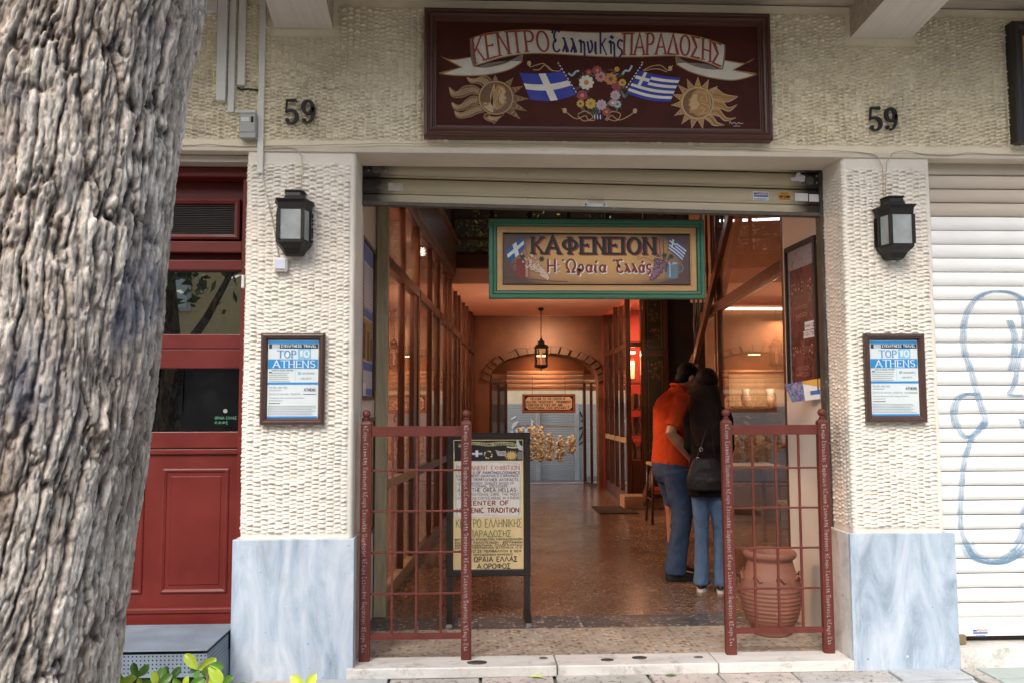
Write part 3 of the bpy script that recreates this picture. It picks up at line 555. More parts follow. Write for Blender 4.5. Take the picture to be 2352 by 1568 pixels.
def sprof(z): t = ((z-.24)/PS) % 1; return .10-(.0165 if .07 < t < .93 else .012)-.0015
m, nt, p = newmat('spray_paint_blue'); p.inputs['Base Color'].default_value = (.22,.36,.50,1); p.inputs['Roughness'].default_value = .6
nt.links.new(ramp(nt, noise(nt, coords(nt), 9, 5, .7), [(.3, (.20,)*3), (.7, (.60,)*3)]), p.inputs['Alpha']); m_spray = m
def graf(pts, w):
    w *= 1.25
    out = []
    for i in range(len(pts)-1):
        a, b_ = pts[i], pts[i+1]; n = max(1, int(math.hypot(b_[0]-a[0], b_[1]-a[1])/4))
        out += [(a[0]+(b_[0]-a[0])*t/n, a[1]+(b_[1]-a[1])*t/n) for t in range(n)]
    out.append(pts[-1])
    for s in range(-1, 2):
        def mp(u, v):
            q = P(u+s*w/3, v, .083); return (q.x, sprof(q.z)-.0002*s, q.z)
        stroke(gb, out, w/3+1, mp, m_spray)
gb = MB()
def crv(*k): # smooth curve through knots
    o = []; k = [k[0]]+list(k)+[k[-1]]
    for i in range(1, len(k)-2):
        for t in [j/8 for j in range(8)]:
            o.append(tuple(.5*((2*k[i][c])+(-k[i-1][c]+k[i+1][c])*t+(2*k[i-1][c]-5*k[i][c]+4*k[i+1][c]-k[i+2][c])*t*t+(-k[i-1][c]+3*k[i][c]-3*k[i+1][c]+k[i+2][c])*t**3) for c in (0, 1)))
    o.append(tuple(k[-1])); return o
graf(crv((2352,690), (2320,672), (2270,672), (2235,695), (2215,740), (2214,800), (2230,850), (2250,920), (2262,960), (2258,985)), 12)
graf(crv((2245,905), (2215,905), (2195,925), (2192,960), (2205,990), (2225,1003), (2250,985), (2262,968)), 14)
graf(crv((2232,1005), (2215,1060), (2208,1130), (2206,1200), (2216,1240), (2240,1280), (2270,1292), (2310,1290), (2350,1270)), 10)
graf(crv((2220,1245), (2232,1272), (2262,1286), (2300,1288), (2345,1262)), 26)
graf(crv((2318,735), (2330,770), (2330,810), (2322,850)), 12); graf(crv((2340,690), (2352,740), (2352,790), (2340,830), (2330,880), (2320,905), (2350,908)), 10)
graf(crv((2352,960), (2362,985)), 22); graf(crv((2360,1160), (2352,1180)), 16); graf(crv((2362,1200), (2350,1240), (2330,1265)), 26)
gb.build('graffiti', rs)
b = MB(); q = P(2252, 1452, .08); mp = lambda u, v: (q.x+u*.00084, .0805, q.z-v*.00085); rolla_paint(b, mp); b.build('sticker', rs)['label'] = 'white sticker with red and blue print'
pk = thing('padlock', 'small brass padlock at the foot of the closed white shutter', 'padlock', (2.66, .05, .14))
b = MB(); b.box(-.0, .042, -.012, .012, -.03, .02, M('brass', (.30,.22,.12), .45, .3, 20, metal=.6)); b.build('body', pk, local=True, bevel=.003)
b = MB(); b.tube([(0, 0, .010)]+[(-.02-.016*math.sin(R(a)), 0, -.005+.014*math.cos(R(a))) for a in range(0, 181, 30)]+[(0, 0, -.019)], .004, m_steel, 6); b.build('shackle', pk, local=True, smooth=True)
sl = thing('sill', 'white marble sill strip under the closed right-hand shutter', 'sill', (4.0, .05, 0))
for a in range(4): bx('marble_block', sl, 2.63+a*.7, 2.63+a*.7+.695, -.02, .2, -.03, .105, m_thresh, bevel=.004)
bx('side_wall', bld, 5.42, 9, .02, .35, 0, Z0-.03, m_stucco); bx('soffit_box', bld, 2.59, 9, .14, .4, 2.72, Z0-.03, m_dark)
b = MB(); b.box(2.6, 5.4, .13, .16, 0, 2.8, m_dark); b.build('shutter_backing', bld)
# ================================================================ LEFT ENTRANCE (red door behind the tree)
def zat(py, px=470, Y=.2): return P(px, py, Y).z
def xat(px, py=700, Y=.2): return P(px, py, Y).x
rd = thing('wooden_door', 'dark red panelled wooden door with two dark panes behind the tree', 'door', (-1.9, .2, 0))
DX0, DX1 = -2.62, -1.245
bx('head_strip', rd, DX0, DX1, .06, .2, zat(388), 2.80, m_shutt)
bx('door_frame', rd, DX0, DX1, .15, .3, zat(412), zat(388)-.002, door_red, bevel=.008)
bx('door_frame', rd, DX1-.055, DX1, .17, .3, .02, zat(412)-.002, door_red, bevel=.004)
bx('door_frame', rd, DX0, DX1-.056, .18, .3, zat(582), zat(556), door_red, bevel=.006)
bx('transom_back', rd, DX0, DX1-.056, .27, .3, zat(556)+.002, zat(412)-.002, door_red)
b = MB(); b.frame(-2.5, xat(548, 500), zat(548), zat(455), [(0,0), (0,.05), (.012,.055), (.028,.05), (.035,.02), (.035,0)], door_red, .27); b.build('louvre_frame', rd)
lv = None; z = zat(542)
while z < zat(462):
    if lv is None: lv = bx('louvre', rd, -2.46, xat(540, 500), .235, .262, z, z+.004, m_dark); lz = z
    else: dupe(lv, rd, (0, 0, z-lz))
    z += .0105
bx('transom_rail', rd, DX0, DX1-.056, .19, .3, zat(622), zat(598), door_red, bevel=.006)
bx('transom_rail', rd, DX0, DX1-.056, .25, .3, zat(598)+.002, zat(582)-.002, door_red)
leafx = xat(552, 900)
def doorrail(za, zb, y=.2): bx('rail', rd, DX0, DX1-.057, y, .26, zat(za), zat(zb), door_red, bevel=.003)
bx('stile', rd, leafx, DX1-.057, .2, .26, zat(990), zat(624), door_red, bevel=.003)
doorrail(800, 768); doorrail(845, 801.5, .203); doorrail(1028, 991)
b = MB(); b.box(DX0, DX1-.057, .185, .2, zat(1042), zat(1030), door_red); b.build('moulding', rd, bevel=.004)
bx('rail', rd, DX0, DX1-.057, .2, .26, .02, zat(1043), door_red)
for x0_, x1_ in ((xat(372, 1200), xat(524, 1200)), (-2.5, xat(330, 1200))):
    b = MB(); b.frame(x0_, x1_, zat(1360), zat(1075), [(0,0), (0,.006), (.008,.009), (.02,.004), (.024,-.004), (.04,-.001), (.046,.004), (.05,.004)], door_red, .2); 
    b.box(x0_+.05, x1_-.05, .1965, .1995, zat(1360)+.05, zat(1075)-.05, door_red); b.build('door_panel', rd)
b = MB(); b.box(DX0, DX1-.057, .172, .2, .12, zat(1392), door_red); b.box(DX0, DX1-.057, .165, .2, zat(1404), zat(1393), door_red); b.build('kick_board', rd, bevel=.004)
for za, zb in ((768, 622), (990, 845)): bx('pane', rd, DX0+.02, leafx, .232, .236, zat(za), zat(zb), m_glassd)
lg = MB(); mp = lambda u, v: (P(u, v, .2).x, .2315, P(u, v, .2).z)
disc(lg, 514, 943, 5, 5, mp, pt('window_letter_white', (.25,.3,.28)), 12); text(lg, 'ΟΡΑΙΑ ΕΛΛΑΣ', 490, 540, 962, 6, 1.3, mp, pt('window_letter_green', (.07,.20,.13))); text(lg, 'ΚΑΦΕ', 490, 520, 973, 6, 1.3, mp, pt('window_letter_green', (.07,.20,.13)))
lg.build('window_lettering', rd)
# inside behind the door
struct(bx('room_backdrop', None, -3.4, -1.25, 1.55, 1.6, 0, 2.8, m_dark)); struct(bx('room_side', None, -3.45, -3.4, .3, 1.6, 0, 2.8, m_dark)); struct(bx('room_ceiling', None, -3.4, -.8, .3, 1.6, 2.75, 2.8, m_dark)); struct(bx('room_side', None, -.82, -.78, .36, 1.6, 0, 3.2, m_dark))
bl = tag(bx('door_chime', None, -1.252, -1.238, -.005, .03, zat(662, 565, 0), zat(632, 565, 0), m_plastic, bevel=.003), 'small white plastic box on the left edge of the left pillar', 'switch box')

# perforated metal step
fy, by_ = -.40, .10; zt = .262; xr = -1.268; xl = -2.25
ps = thing('metal_step', 'blue-grey perforated sheet-metal step below the red door', 'step', (-1.7, -.3, 0))
m_stepm = M('blue_grey_sheet_metal', (.17,.21,.255), .6, .2, 5, spec=.3, fleck=(.36,.26,.17), fk=.70)
bx('top_plate', ps, xl, xr, fy, by_, zt-.006, zt, m_stepm, bevel=.003)
m_hole = M('hole_dark', (.012,.012,.012), .9, 0, 1)
def perf(name, p0, ux, w, h, pitch, r):
    """sheet with real round holes: a quad cell around an octagonal opening, repeated"""
    nx, nz = int(w/pitch), int(h/pitch); b = MB(); ux = Vector(ux); uz = Vector((0,0,1)); nrm = ux.cross(uz)
    for i in range(nx):
        for j in range(nz):
            c = Vector(p0)+ux*(i+.5)*pitch+uz*(j+.5)*pitch; hp = pitch/2
            sq = [c+ux*(hp*max(-1, min(1, 1.42*math.cos(a))))+uz*(hp*max(-1, min(1, 1.42*math.sin(a)))) for a in [math.pi/4*k for k in range(8)]]
            oc = [c+ux*r*math.cos(a)+uz*r*math.sin(a) for a in [math.pi/4*k for k in range(8)]]
            b.add(sq+oc, [(k, (k+1)%8, 8+(k+1)%8, 8+k) for k in range(8)], m_stepm)
    return b.build(name, ps, kind=None)
ph = .1045; pitch = .0189
perf('perforated_front', (xr-pitch*51, fy+.001, zt-.008-ph), (1,0,0), pitch*51.01, ph, pitch, .0042)
perf('perforated_side', (xr-.001, fy+.002, zt-.008-ph), (0,1,0), .36, ph, pitch, .0042)
b = MB(); b.box(xr-.003, xr, fy+.002, by_, -.02, zt-.008-ph+.01, m_stepm); b.build('side_plate', ps)
b = MB(); b.box(xr-.02, xr-.004, fy+.01, by_, -.02, zt-.01, m_hole); b.box(xl, xr-.03, fy+.03, fy+.05, -.02, zt-.01, m_hole); b.build('inner_lining', ps)
b = MB(); b.box(xl, xr, fy-.004, fy+.004, zt-.008-ph-.012, zt-.008-ph, m_stepm); b.build('front_lip', ps)

# ================================================================ TREE TRUNK with bark
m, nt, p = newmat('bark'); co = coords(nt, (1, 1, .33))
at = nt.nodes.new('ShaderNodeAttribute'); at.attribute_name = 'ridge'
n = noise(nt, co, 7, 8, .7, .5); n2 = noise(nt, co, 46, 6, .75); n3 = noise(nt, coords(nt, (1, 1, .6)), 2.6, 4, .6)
c = ramp(nt, at.outputs['Fac'], [(.05, (.018,.013,.011)), (.25, (.12,.098,.083)), (.48, (.42,.365,.31)), (.85, (.76,.69,.60))])  # natural bark tones; cracks also darkened in colour to deepen their shade
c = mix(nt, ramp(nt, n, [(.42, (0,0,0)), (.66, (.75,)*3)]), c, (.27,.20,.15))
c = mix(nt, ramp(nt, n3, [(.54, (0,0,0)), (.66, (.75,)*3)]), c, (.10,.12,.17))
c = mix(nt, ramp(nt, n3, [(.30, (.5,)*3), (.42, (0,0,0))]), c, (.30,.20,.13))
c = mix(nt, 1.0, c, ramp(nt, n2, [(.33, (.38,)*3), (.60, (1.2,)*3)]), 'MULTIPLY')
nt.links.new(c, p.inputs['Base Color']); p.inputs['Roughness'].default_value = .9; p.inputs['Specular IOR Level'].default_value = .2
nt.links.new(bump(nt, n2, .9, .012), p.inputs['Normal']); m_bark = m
tr = thing('tree', 'thick leaning street tree with deeply furrowed grey-brown bark in front of the red door', 'tree', (-1.35, -2.5, 0))
TY = -2.42
sil = [(0, 467), (70, 457), (190, 430), (290, 415), (420, 400), (530, 388), (620, 379), (720, 373), (800, 368), (870, 363), (950, 353), (1050, 338), (1115, 329), (1200, 311), (1300, 299), (1400, 288), (1568, 264)]
zs = [P(px, py, TY).z for py, px in sil]; xs = [P(px, py, TY).x for py, px in sil]
z_ = np.array(zs[::-1]); x_ = np.array(xs[::-1])
NA, NZ = 430, 760; zb, zt_ = .35, 3.1
zz = np.linspace(zb, zt_, NZ); th_ = np.linspace(R(-215), R(35), NA)
sx_ = np.interp(zz, z_, x_); sl_ = (x_[-1]-x_[-3])/(z_[-1]-z_[-3]); sx_ = np.where(zz > z_[-1], x_[-1]+(zz-z_[-1])*sl_, sx_)
k_ = np.ones(31)/31; sx_ = np.convolve(np.pad(sx_, 15, mode='edge'), k_, mode='valid')
rad = .335+.03*smooth(.2, -.2, zz-.9)
TH, ZZ = np.meshgrid(th_, zz); S = TH*.335
w1 = (fbm(S*3, ZZ*1.6, 4, 41)-.5); w2 = (fbm(S*9, ZZ*5, 3, 51)-.5)
sw_ = S+w1*.10+w2*.030+.05*ZZ*0
def worley(a, b, s):
    ai, bi = np.floor(a), np.floor(b); d1 = np.full(a.shape, 9.); d2 = d1.copy(); idc = np.zeros(a.shape)
    for i in (-1, 0, 1):
        for j in (-1, 0, 1):
            cx_, cy_ = ai+i, bi+j; h_ = hsh(cx_, cy_, s+2); d = np.hypot(cx_+.15+.7*hsh(cx_, cy_, s)-a, cy_+.1+.8*hsh(cx_, cy_, s+1)-b)
            nw = d < d1; d2 = np.where(nw, d1, np.minimum(d2, d)); idc = np.where(nw, h_, idc); d1 = np.where(nw, d, d1)
    return d2-d1, idc
def ridged(a, b, o, s):
    t = 0
    for i in range(o): t = t+(1-np.abs(2*vnoise(a*2**i, b*2**i, s+i)-1))/2**i
    return t/(2-2**(1-o))
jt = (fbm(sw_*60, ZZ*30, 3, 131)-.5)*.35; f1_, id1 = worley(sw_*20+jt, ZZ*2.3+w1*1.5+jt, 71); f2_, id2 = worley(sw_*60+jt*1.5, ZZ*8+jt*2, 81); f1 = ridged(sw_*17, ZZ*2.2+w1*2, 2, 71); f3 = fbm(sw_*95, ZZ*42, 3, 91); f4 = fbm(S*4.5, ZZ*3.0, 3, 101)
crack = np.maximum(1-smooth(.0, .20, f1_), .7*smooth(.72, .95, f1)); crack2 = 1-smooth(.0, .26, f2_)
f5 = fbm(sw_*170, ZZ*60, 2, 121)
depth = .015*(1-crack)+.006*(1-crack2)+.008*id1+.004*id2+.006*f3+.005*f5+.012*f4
for cz, ct, rr_, dd in ((1.90, -.85, .05, .022), (1.78, -.98, .03, .02), (1.35, -.5, .05, -.02), (.95, -1.1, .06, -.02)):   # knots and scars
    depth -= dd*np.exp(-(((ZZ-cz)/rr_)**2+((TH-ct)*.335/(rr_*.8))**2))
rr2 = rad[:, None]+depth-.054
cxx = (sx_-rad+.002)[:, None]
co_ = np.stack([cxx+rr2*np.cos(TH), TY+rr2*np.sin(TH), ZZ], -1).reshape(-1, 3)
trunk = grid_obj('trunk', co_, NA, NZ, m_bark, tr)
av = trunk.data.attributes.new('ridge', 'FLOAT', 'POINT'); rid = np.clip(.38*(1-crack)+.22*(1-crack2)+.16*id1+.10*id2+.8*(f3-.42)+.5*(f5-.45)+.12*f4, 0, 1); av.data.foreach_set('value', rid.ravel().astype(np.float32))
b = MB(); top = Vector((float(sx_[-1]-rad[-1]), TY, 3.02)); bot = Vector((float(sx_[0]-rad[0]), TY, .45))
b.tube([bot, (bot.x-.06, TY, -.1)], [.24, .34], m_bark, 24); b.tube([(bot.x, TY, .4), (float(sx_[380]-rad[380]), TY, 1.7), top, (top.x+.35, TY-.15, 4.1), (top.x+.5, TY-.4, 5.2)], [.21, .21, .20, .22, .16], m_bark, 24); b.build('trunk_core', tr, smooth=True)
br = MB(); b_ = (top.x+.4, TY-.3, 4.4)
for dx, dy, dz in ((1.6, -.6, 1.6), (-1.5, -.7, 1.5), (.3, -1.9, 1.7), (.1, .9, 2.0), (-.9, .6, 2.3)): br.tube([b_, (b_[0]+dx*.5, b_[1]+dy*.5, b_[2]+dz*.6), (b_[0]+dx, b_[1]+dy, b_[2]+dz)], [.14, .08, .03], m_bark, 8)
br.build('branch', tr, smooth=True)
m, nt, p = newmat('leaf_green'); oi = noise(nt, coords(nt), 3, 2); nt.links.new(ramp(nt, oi, [(.35, (.035,.075,.015)), (.7, (.09,.14,.03))]), p.inputs['Base Color']); p.inputs['Roughness'].default_value = .5; m_leaf = m
def crown(cx, cy, cz, rx, ry, rz, n, size, parent, seed):
    g = random.Random(seed); b = MB(); cl = [(cx+g.uniform(-1, 1)*rx*.75, cy+g.uniform(-1, 1)*ry*.75, cz+g.uniform(-1, 1)*rz*.75) for _ in range(26)]
    for _ in range(n):
        c = g.choice(cl); q = Vector((g.gauss(c[0], rx*.17), g.gauss(c[1], ry*.17), g.gauss(c[2], rz*.15)))
        a = Vector((g.gauss(0,1), g.gauss(0,1), g.gauss(0,.6))).normalized(); e = a.cross(Vector((g.gauss(0,1), g.gauss(0,1), g.gauss(0,1)))).normalized(); s = size*g.uniform(.6, 1.3)
        b.add([q-a*s, q+e*s*.45, q+a*s, q-e*s*.45], [(0,1,2,3)], m_leaf)
    o = b.build('crown', parent, kind='stuff'); return o
crown(b_[0], -3.3, 6.3, 2.3, 1.6, 1.1, 2600, .09, tr, 3)

# ================================================================ WALL FITTINGS
def numeral(X, label, name='house_number'):
    t = thing(name, label, 'house number', (X, -.022, 3.022))
    for ch, cx in (('5', -.045), ('9', .045)):
        k = .137; b = MB(); n0 = len(b.v)
        if ch == '5':
            S5 = [([(-.028,.062), (.024,.064), (.029,.055)], [.009,.017,.006]), ([(-.024,.064), (-.029,-.004)], [.010,.008]), ([(-.029,-.004)]+arc(-.004,-.028,.034,.036,125,-120,14), [.007]+[.010+.012*max(0, math.cos(R(125-245*i/14-10))) for i in range(15)]), (arc(-.021,-.049,.006,.006,0,360,8), [.012]*9)]
        else:
            S5 = [(arc(-.001,.026,.026,.035,0,360,20), [.012+.010*abs(math.cos(R(18*i))) for i in range(21)]), ([(.027,.026)]+arc(-.004,.006,.033,.066,12,-100,10), [.018]+[.020-.0011*i for i in range(11)]), (arc(-.021,-.048,.006,.006,0,360,8), [.012]*9)]
        for pts, w in S5:
            n = len(pts); L = []; Rr = []
            for i, p_ in enumerate(pts):
                a = pts[max(i-1, 0)]; c = pts[min(i+1, n-1)]; dx, dy = c[0]-a[0], c[1]-a[1]; l = math.hypot(dx, dy) or 1e-9; nx_, ny_ = -dy/l*w[i]/2, dx/l*w[i]/2
                L.append((p_[0]+nx_, p_[1]+ny_)); Rr.append((p_[0]-nx_, p_[1]-ny_))
            for yy in ():
                pass
            fr = [(x+cx, -.016, z) for x, z in L]+[(x+cx, -.016, z) for x, z in Rr]; bk = [(x+cx, -.002, z) for x, z in L]+[(x+cx, -.002, z) for x, z in Rr]
            fs = []
            for i in range(n-1): fs += [(i, i+1, n+i+1, n+i), (2*n+i, 2*n+i+1, i+1, i), (n+i, n+i+1, 3*n+i+1, 3*n+i)]
            fs += [(0, n, 3*n, 2*n), (n-1, 2*n-1, 4*n-1, 3*n-1)]; b.add(fr+bk, fs, black_metal)
        o = b.build('digit', t, local=True); o['label'] = 'dark metal digit '+ch
numeral(-.949, 'dark metal number 59 above the left pillar'); numeral(2.308, 'dark metal number 59 above the right pillar')

# wall lanterns
m, nt, p = newmat('frosted_glass'); g_ = noise(nt, coords(nt), 8, 3); nt.links.new(ramp(nt, g_, [(.3, (.30,.33,.33)), (.7, (.48,.52,.52))]), p.inputs['Base Color']); p.inputs['Roughness'].default_value = .35; p.inputs['Transmission Weight'].default_value = .25; m_frost = m
def lantern(X, Z, label, lit):
    t = thing('wall_lantern', label, 'lantern', (X, -.012, Z), 'wall lanterns on the two pillars')
    # body cross-section: half hexagon standing off the wall: w wide at the wall, front face narrower
    def sec(w, d, z, fw): return [(-w/2, 0, z), (-w/2, -d*.35, z), (-fw/2, -d, z), (fw/2, -d, z), (w/2, -d*.35, z), (w/2, 0, z)]
    def loft(name, ss, m_=black_metal):
        b = MB(); b.rings(ss, m_); n = 6; b.add(ss[0], [tuple(range(6))[::-1]], m_); b.add(ss[-1], [tuple(range(6))], m_); return b.build(name, t, local=True)
    loft('roof', [sec(.112, .085, .175, .085), sec(.112, .085, .168, .085), sec(.100, .078, .164, .076), sec(.104, .082, .145, .080), sec(.118, .094, .122, .094), sec(.165, .130, .112, .130)])
    loft('cornice', [sec(.205, .150, .114, .150), sec(.205, .150, .110, .150), sec(.180, .135, .096, .135), sec(.175, .130, .060, .130)])
    loft('base', [sec(.175, .130, -.100, .130), sec(.175, .130, -.116, .130), sec(.155, .115, -.128, .115), sec(.125, .090, -.145, .090), sec(.105, .075, -.165, .075), sec(.095, .07, -.172, .07)])
    w, d, fw = .170, .128, .126
    cs_ = sec(w, d, 0, fw)
    for i in range(6):
        x, y, _ = cs_[i]; b = MB(); r_ = .0085; b.box(x-r_, x+r_, y-r_*(0 if i in (0, 5) else 1), y+r_*(0 if i in (0,5) else 1)+(.004 if i in (0,5) else 0), -.100, .062, black_metal); b.build('glazing_bar', t, local=True)
    for i in (1, 2, 3):
        a, c = Vector(cs_[i]), Vector(cs_[i+1]); b = MB(); b.add([(a.x, a.y, -.1), (c.x, c.y, -.1), (c.x, c.y, .062), (a.x, a.y, .062)], [(0,1,2,3)], m_frost); b.build('pane', t, local=True)
    b = MB(); b.lathe([(.005, -.08), (.018, -.07), (.022, -.02), (.018, .02), (.012, .03)], (0, -.06, 0), M('bulb_white', (.8,.8,.78), .3, 0, 1), 12); b.build('bulb', t, local=True, smooth=True)
    b = MB(); b.box(-.085, .085, -.004, 0, -.1, .06, black_metal); b.build('back_plate', t, local=True); return t
lantern(-.965, 2.398, 'black wall lantern on the left pillar above a white switch', 0); lantern(2.337, 2.393, 'black wall lantern on the right pillar', 0)
sw_o = thing('light_switch', 'white square outdoor switch under the left wall lantern', 'switch', (-1.035, -.01, 2.178))
b = MB(); b.box(-.036, .036, -.035, 0, -.037, .037, m_plastic); b.build('housing', sw_o, local=True, bevel=.008); b = MB(); b.box(-.028, .028, -.042, -.035, -.026, .028, M('rocker_bluish_white', (.60,.63,.70), .35, .03, 3)); b.build('rocker', sw_o, local=True, bevel=.003)

# framed "top 10" notices
p_cy, p_cyl, p_nv, p_pap, p_gry, p_grd = pt('cyan', (.02,.24,.56)), pt('light_cyan', (.20,.48,.68)), pt('navy', (.012,.03,.07)), M('paper_white', (.62,.68,.68), .4, .04, 4), pt('print_grey', (.34,.38,.40)), pt('print_dark', (.10,.12,.14))
def notice(X, Z, label):
    t = thing('framed_notice', label, 'framed notice', (X, -.016, Z))
    k = .339/795; W, H_ = 795*k/2, 1140*k/2
    b = MB(); b.frame(-W, W, -H_, H_, [(0,0), (0,.022), (.006,.030), (.014,.032), (.022,.026), (.026,.026), (.032,.016), (.036,.008)], wood('notice_frame_wood', (.075,.035,.027), .35, 'z'), 0); b.build('frame', t, local=True, smooth=False)
    b = MB(); b.box(-W+.03, W-.03, -.008, -.002, -H_+.03, H_-.03, p_pap); b.build('sheet', t, local=True)
    mp0 = mapper(665, 815, k, 0, 0, -.0082, 1); mp1 = mapper(665, 815, k, 0, 0, -.0082, 2); mp2 = mapper(665, 815, k, 0, 0, -.0082, 3)
    b = MB(); rect(b, 350, 980, 340, 374, mp0, p_cy); rect(b, 362, 972, 378, 434, mp0, p_nv); rect(b, 402, 494, 384, 432, mp1, p_pap); bars(b, 408, 488, 390, 3, 13, 5, mp2, p_grd, 0)
    rect(b, 722, 885, 436, 562, mp0, p_cyl); rect(b, 355, 972, 568, 686, mp0, p_cy); rect(b, 352, 976, 856, 884, mp0, p_cy); rect(b, 345, 972, 1278, 1300, mp0, p_cy); rect(b, 690, 693, 700, 850, mp0, p_gry); rect(b, 725, 765, 725, 758, mp0, p_cyl)
    b.build('print_blocks', t, local=True)
    b = MB(); text(b, 'EYEWITNESS TRAVEL', 512, 950, 418, 30, 6, mp2, p_pap); text(b, 'TOP', 475, 700, 548, 88, 13, mp2, p_cy, serif=12, thin=.5); text(b, '10', 745, 866, 540, 82, 22, mp2, p_pap)
    text(b, 'ATHENS', 418, 938, 672, 86, 15, mp2, p_pap, serif=12, thin=.5); text(b, 'Souvenirs'.upper(), 782, 930, 752, 19, 4.5, mp2, p_gry); text(b, 'AND GIFTS', 760, 895, 815, 19, 4.5, mp2, p_gry)
    text(b, 'THE NEW YORK TIMES', 372, 600, 930, 20, 3.6, mp2, p_gry); text(b, 'ATHENS', 805, 950, 965, 34, 6, mp2, p_grd); text(b, 'CENTER OF HELLENIC TRADITION', 372, 760, 1010, 18, 3.2, mp2, p_gry); text(b, 'CENTER OF HELLENIC TRADITION', 405, 665, 712, 12, 3, mp2, p_grd); b.build('lettering', t, local=True)
    b = MB(); disc(b, 377, 730, 9, 8, mp1, p_nv, 8); disc(b, 394, 730, 9, 8, mp1, p_nv, 8); bars(b, 372, 668, 735, 5, 26, 9, mp1, p_gry); bars(b, 790, 958, 1000, 1, 10, 9, mp1, p_grd, 0); bars(b, 372, 540, 952, 1, 10, 9, mp1, p_gry); bars(b, 372, 900, 1045, 1, 1, 9, mp1, p_gry); bars(b, 372, 560, 1078, 1, 1, 9, mp1, p_gry); bars(b, 372, 560, 1112, 1, 1, 10, mp1, p_grd); bars(b, 362, 958, 1148, 6, 21, 9, mp1, p_gry, .15); b.build('small_print', t, local=True, kind='stuff')
    return t
notice(-.963, 1.565, 'brown framed blue and white notice on the left pillar'); notice(2.323, 1.566, 'brown framed blue and white notice on the right pillar')

# cable trunking top left, junction box, cables
def trunk_run(name, label, cat, parts, m_=m_plastic):
    t = thing(name, label, cat, (parts[0][0], 0, parts[0][2]))
    for x0_, x1_, z0_, z1_, d in parts: bx('duct', t, x0_, x1_, -d, -.006, z0_, z1_, m_, bevel=.003)
    return t
def Z_(py, px=540): return P(px, py, 0).z
def X_(px, py=150): return P(px, py, 0).x
trunk_run('cable_trunking', 'wide white cable trunking with an elbow at the top left of the wall', 'cable duct', [(X_(503), X_(525), Z_(238), 3.66, .05), (-2.2, X_(502), Z_(36), Z_(12), .05)])
trunk_run('cable_trunking', 'white cable trunking turning right towards the junction box', 'cable duct', [(X_(528), X_(543), Z_(262), 3.68, .032), (X_(544), X_(592), Z_(263), Z_(256), .025)])
trunk_run('cable_trunking', 'short narrow white cable duct left of the tall duct', 'cable duct', [(X_(549), X_(566), Z_(200), 3.68, .03)])
trunk_run('cable_trunking', 'tall slim white cable duct running down past the junction box', 'cable duct', [(X_(597), X_(611), Z_(400), 3.68, .026)])
jb = thing('junction_box', 'grey plastic junction box with a small window beside the tall cable duct', 'junction box', (X_(575, 295), -.01, Z_(295)))
m_grybox = M('grey_plastic', (.36,.37,.35), .45, .1, 8, fleck=(.25,.23,.2), fk=.68)
xa, xb, za, zb_ = X_(556, 295), X_(594, 295), Z_(324), Z_(268)
bx('case', jb, xa, xb, -.06, -.006, za, zb_, m_grybox, bevel=.004); bx('cover', jb, xa+.004, xb-.004, -.066, -.0605, za+.03, zb_-.006, m_grybox, bevel=.002); bx('window', jb, xb-.025, xb-.012, -.068, -.0665, zb_-.055, zb_-.022, m_hole); bx('label_plate', jb, xa+.012, xb-.035, -.068, -.0665, zb_-.05, zb_-.026, m_plastic)
def cable(pts, r, m_, label, cat='cable', wob=.002):
    b = MB(); kn = [(P(px, py, 0).x, -.02, P(px, py, 0).z) for px, py in pts]; o = []
    for i in range(len(kn)-1):
        for t in range(4):
            f = t/4; o.append((kn[i][0]*(1-f)+kn[i+1][0]*f+rng.uniform(-wob, wob), -.016-rng.uniform(0, .003), kn[i][2]*(1-f)+kn[i+1][2]*f+rng.uniform(-wob, wob)))
    o.append(kn[-1]); b.tube(o, r, m_, 5); return tag(b.build('cable', None, smooth=True), label, cat)
m_cab = M('painted_cable', (.50,.43,.32), .6, .15, 10); m_cabw = M('white_cable', (.62,.60,.56), .5, .08, 8); m_cabk = M('black_tape', (.015,.015,.015), .5, .1, 5)
cable([(420,338), (480,334), (540,339), (620,338), (700,337), (800,335), (900,332), (1000,334), (1100,334), (1250,334), (1400,336), (1550,339), (1700,342), (1800,345), (1900,349), (1975,352), (2012,360), (2024,385), (2025,430), (2026,462)], .0028, m_cab, 'cream painted cable running along the wall edge to the right wall lantern')
cable([(2032,462), (2031,420), (2033,375), (2048,353), (2075,349), (2130,358), (2180,360), (2215,354), (2290,357), (2352,358)], .0028, m_cab, 'cream painted cable running right from the right wall lantern')
cable([(600,345), (650,343), (680,343), (695,362), (696,400), (694,448)], .0026, m_cab, 'thin cream cable looping down to the left wall lantern')
cable([(604,402), (612,450), (625,500), (636,560), (641,598)], .0035, m_cabw, 'white cable slanting from the tall duct to the switch')
cable([(548,205), (560,210), (575,207), (596,211)], .006, m_cabk, 'black taped cable joint beside the tall duct', wob=.004)
cable([(566,195), (580,215), (572,240), (574,268)], .0022, m_cab, 'thin tan wires hanging above the junction box', wob=.004)
cable([(562,325), (572,331), (584,326), (592,335)], .0025, m_cab, 'loose wires under the junction box', wob=.005)
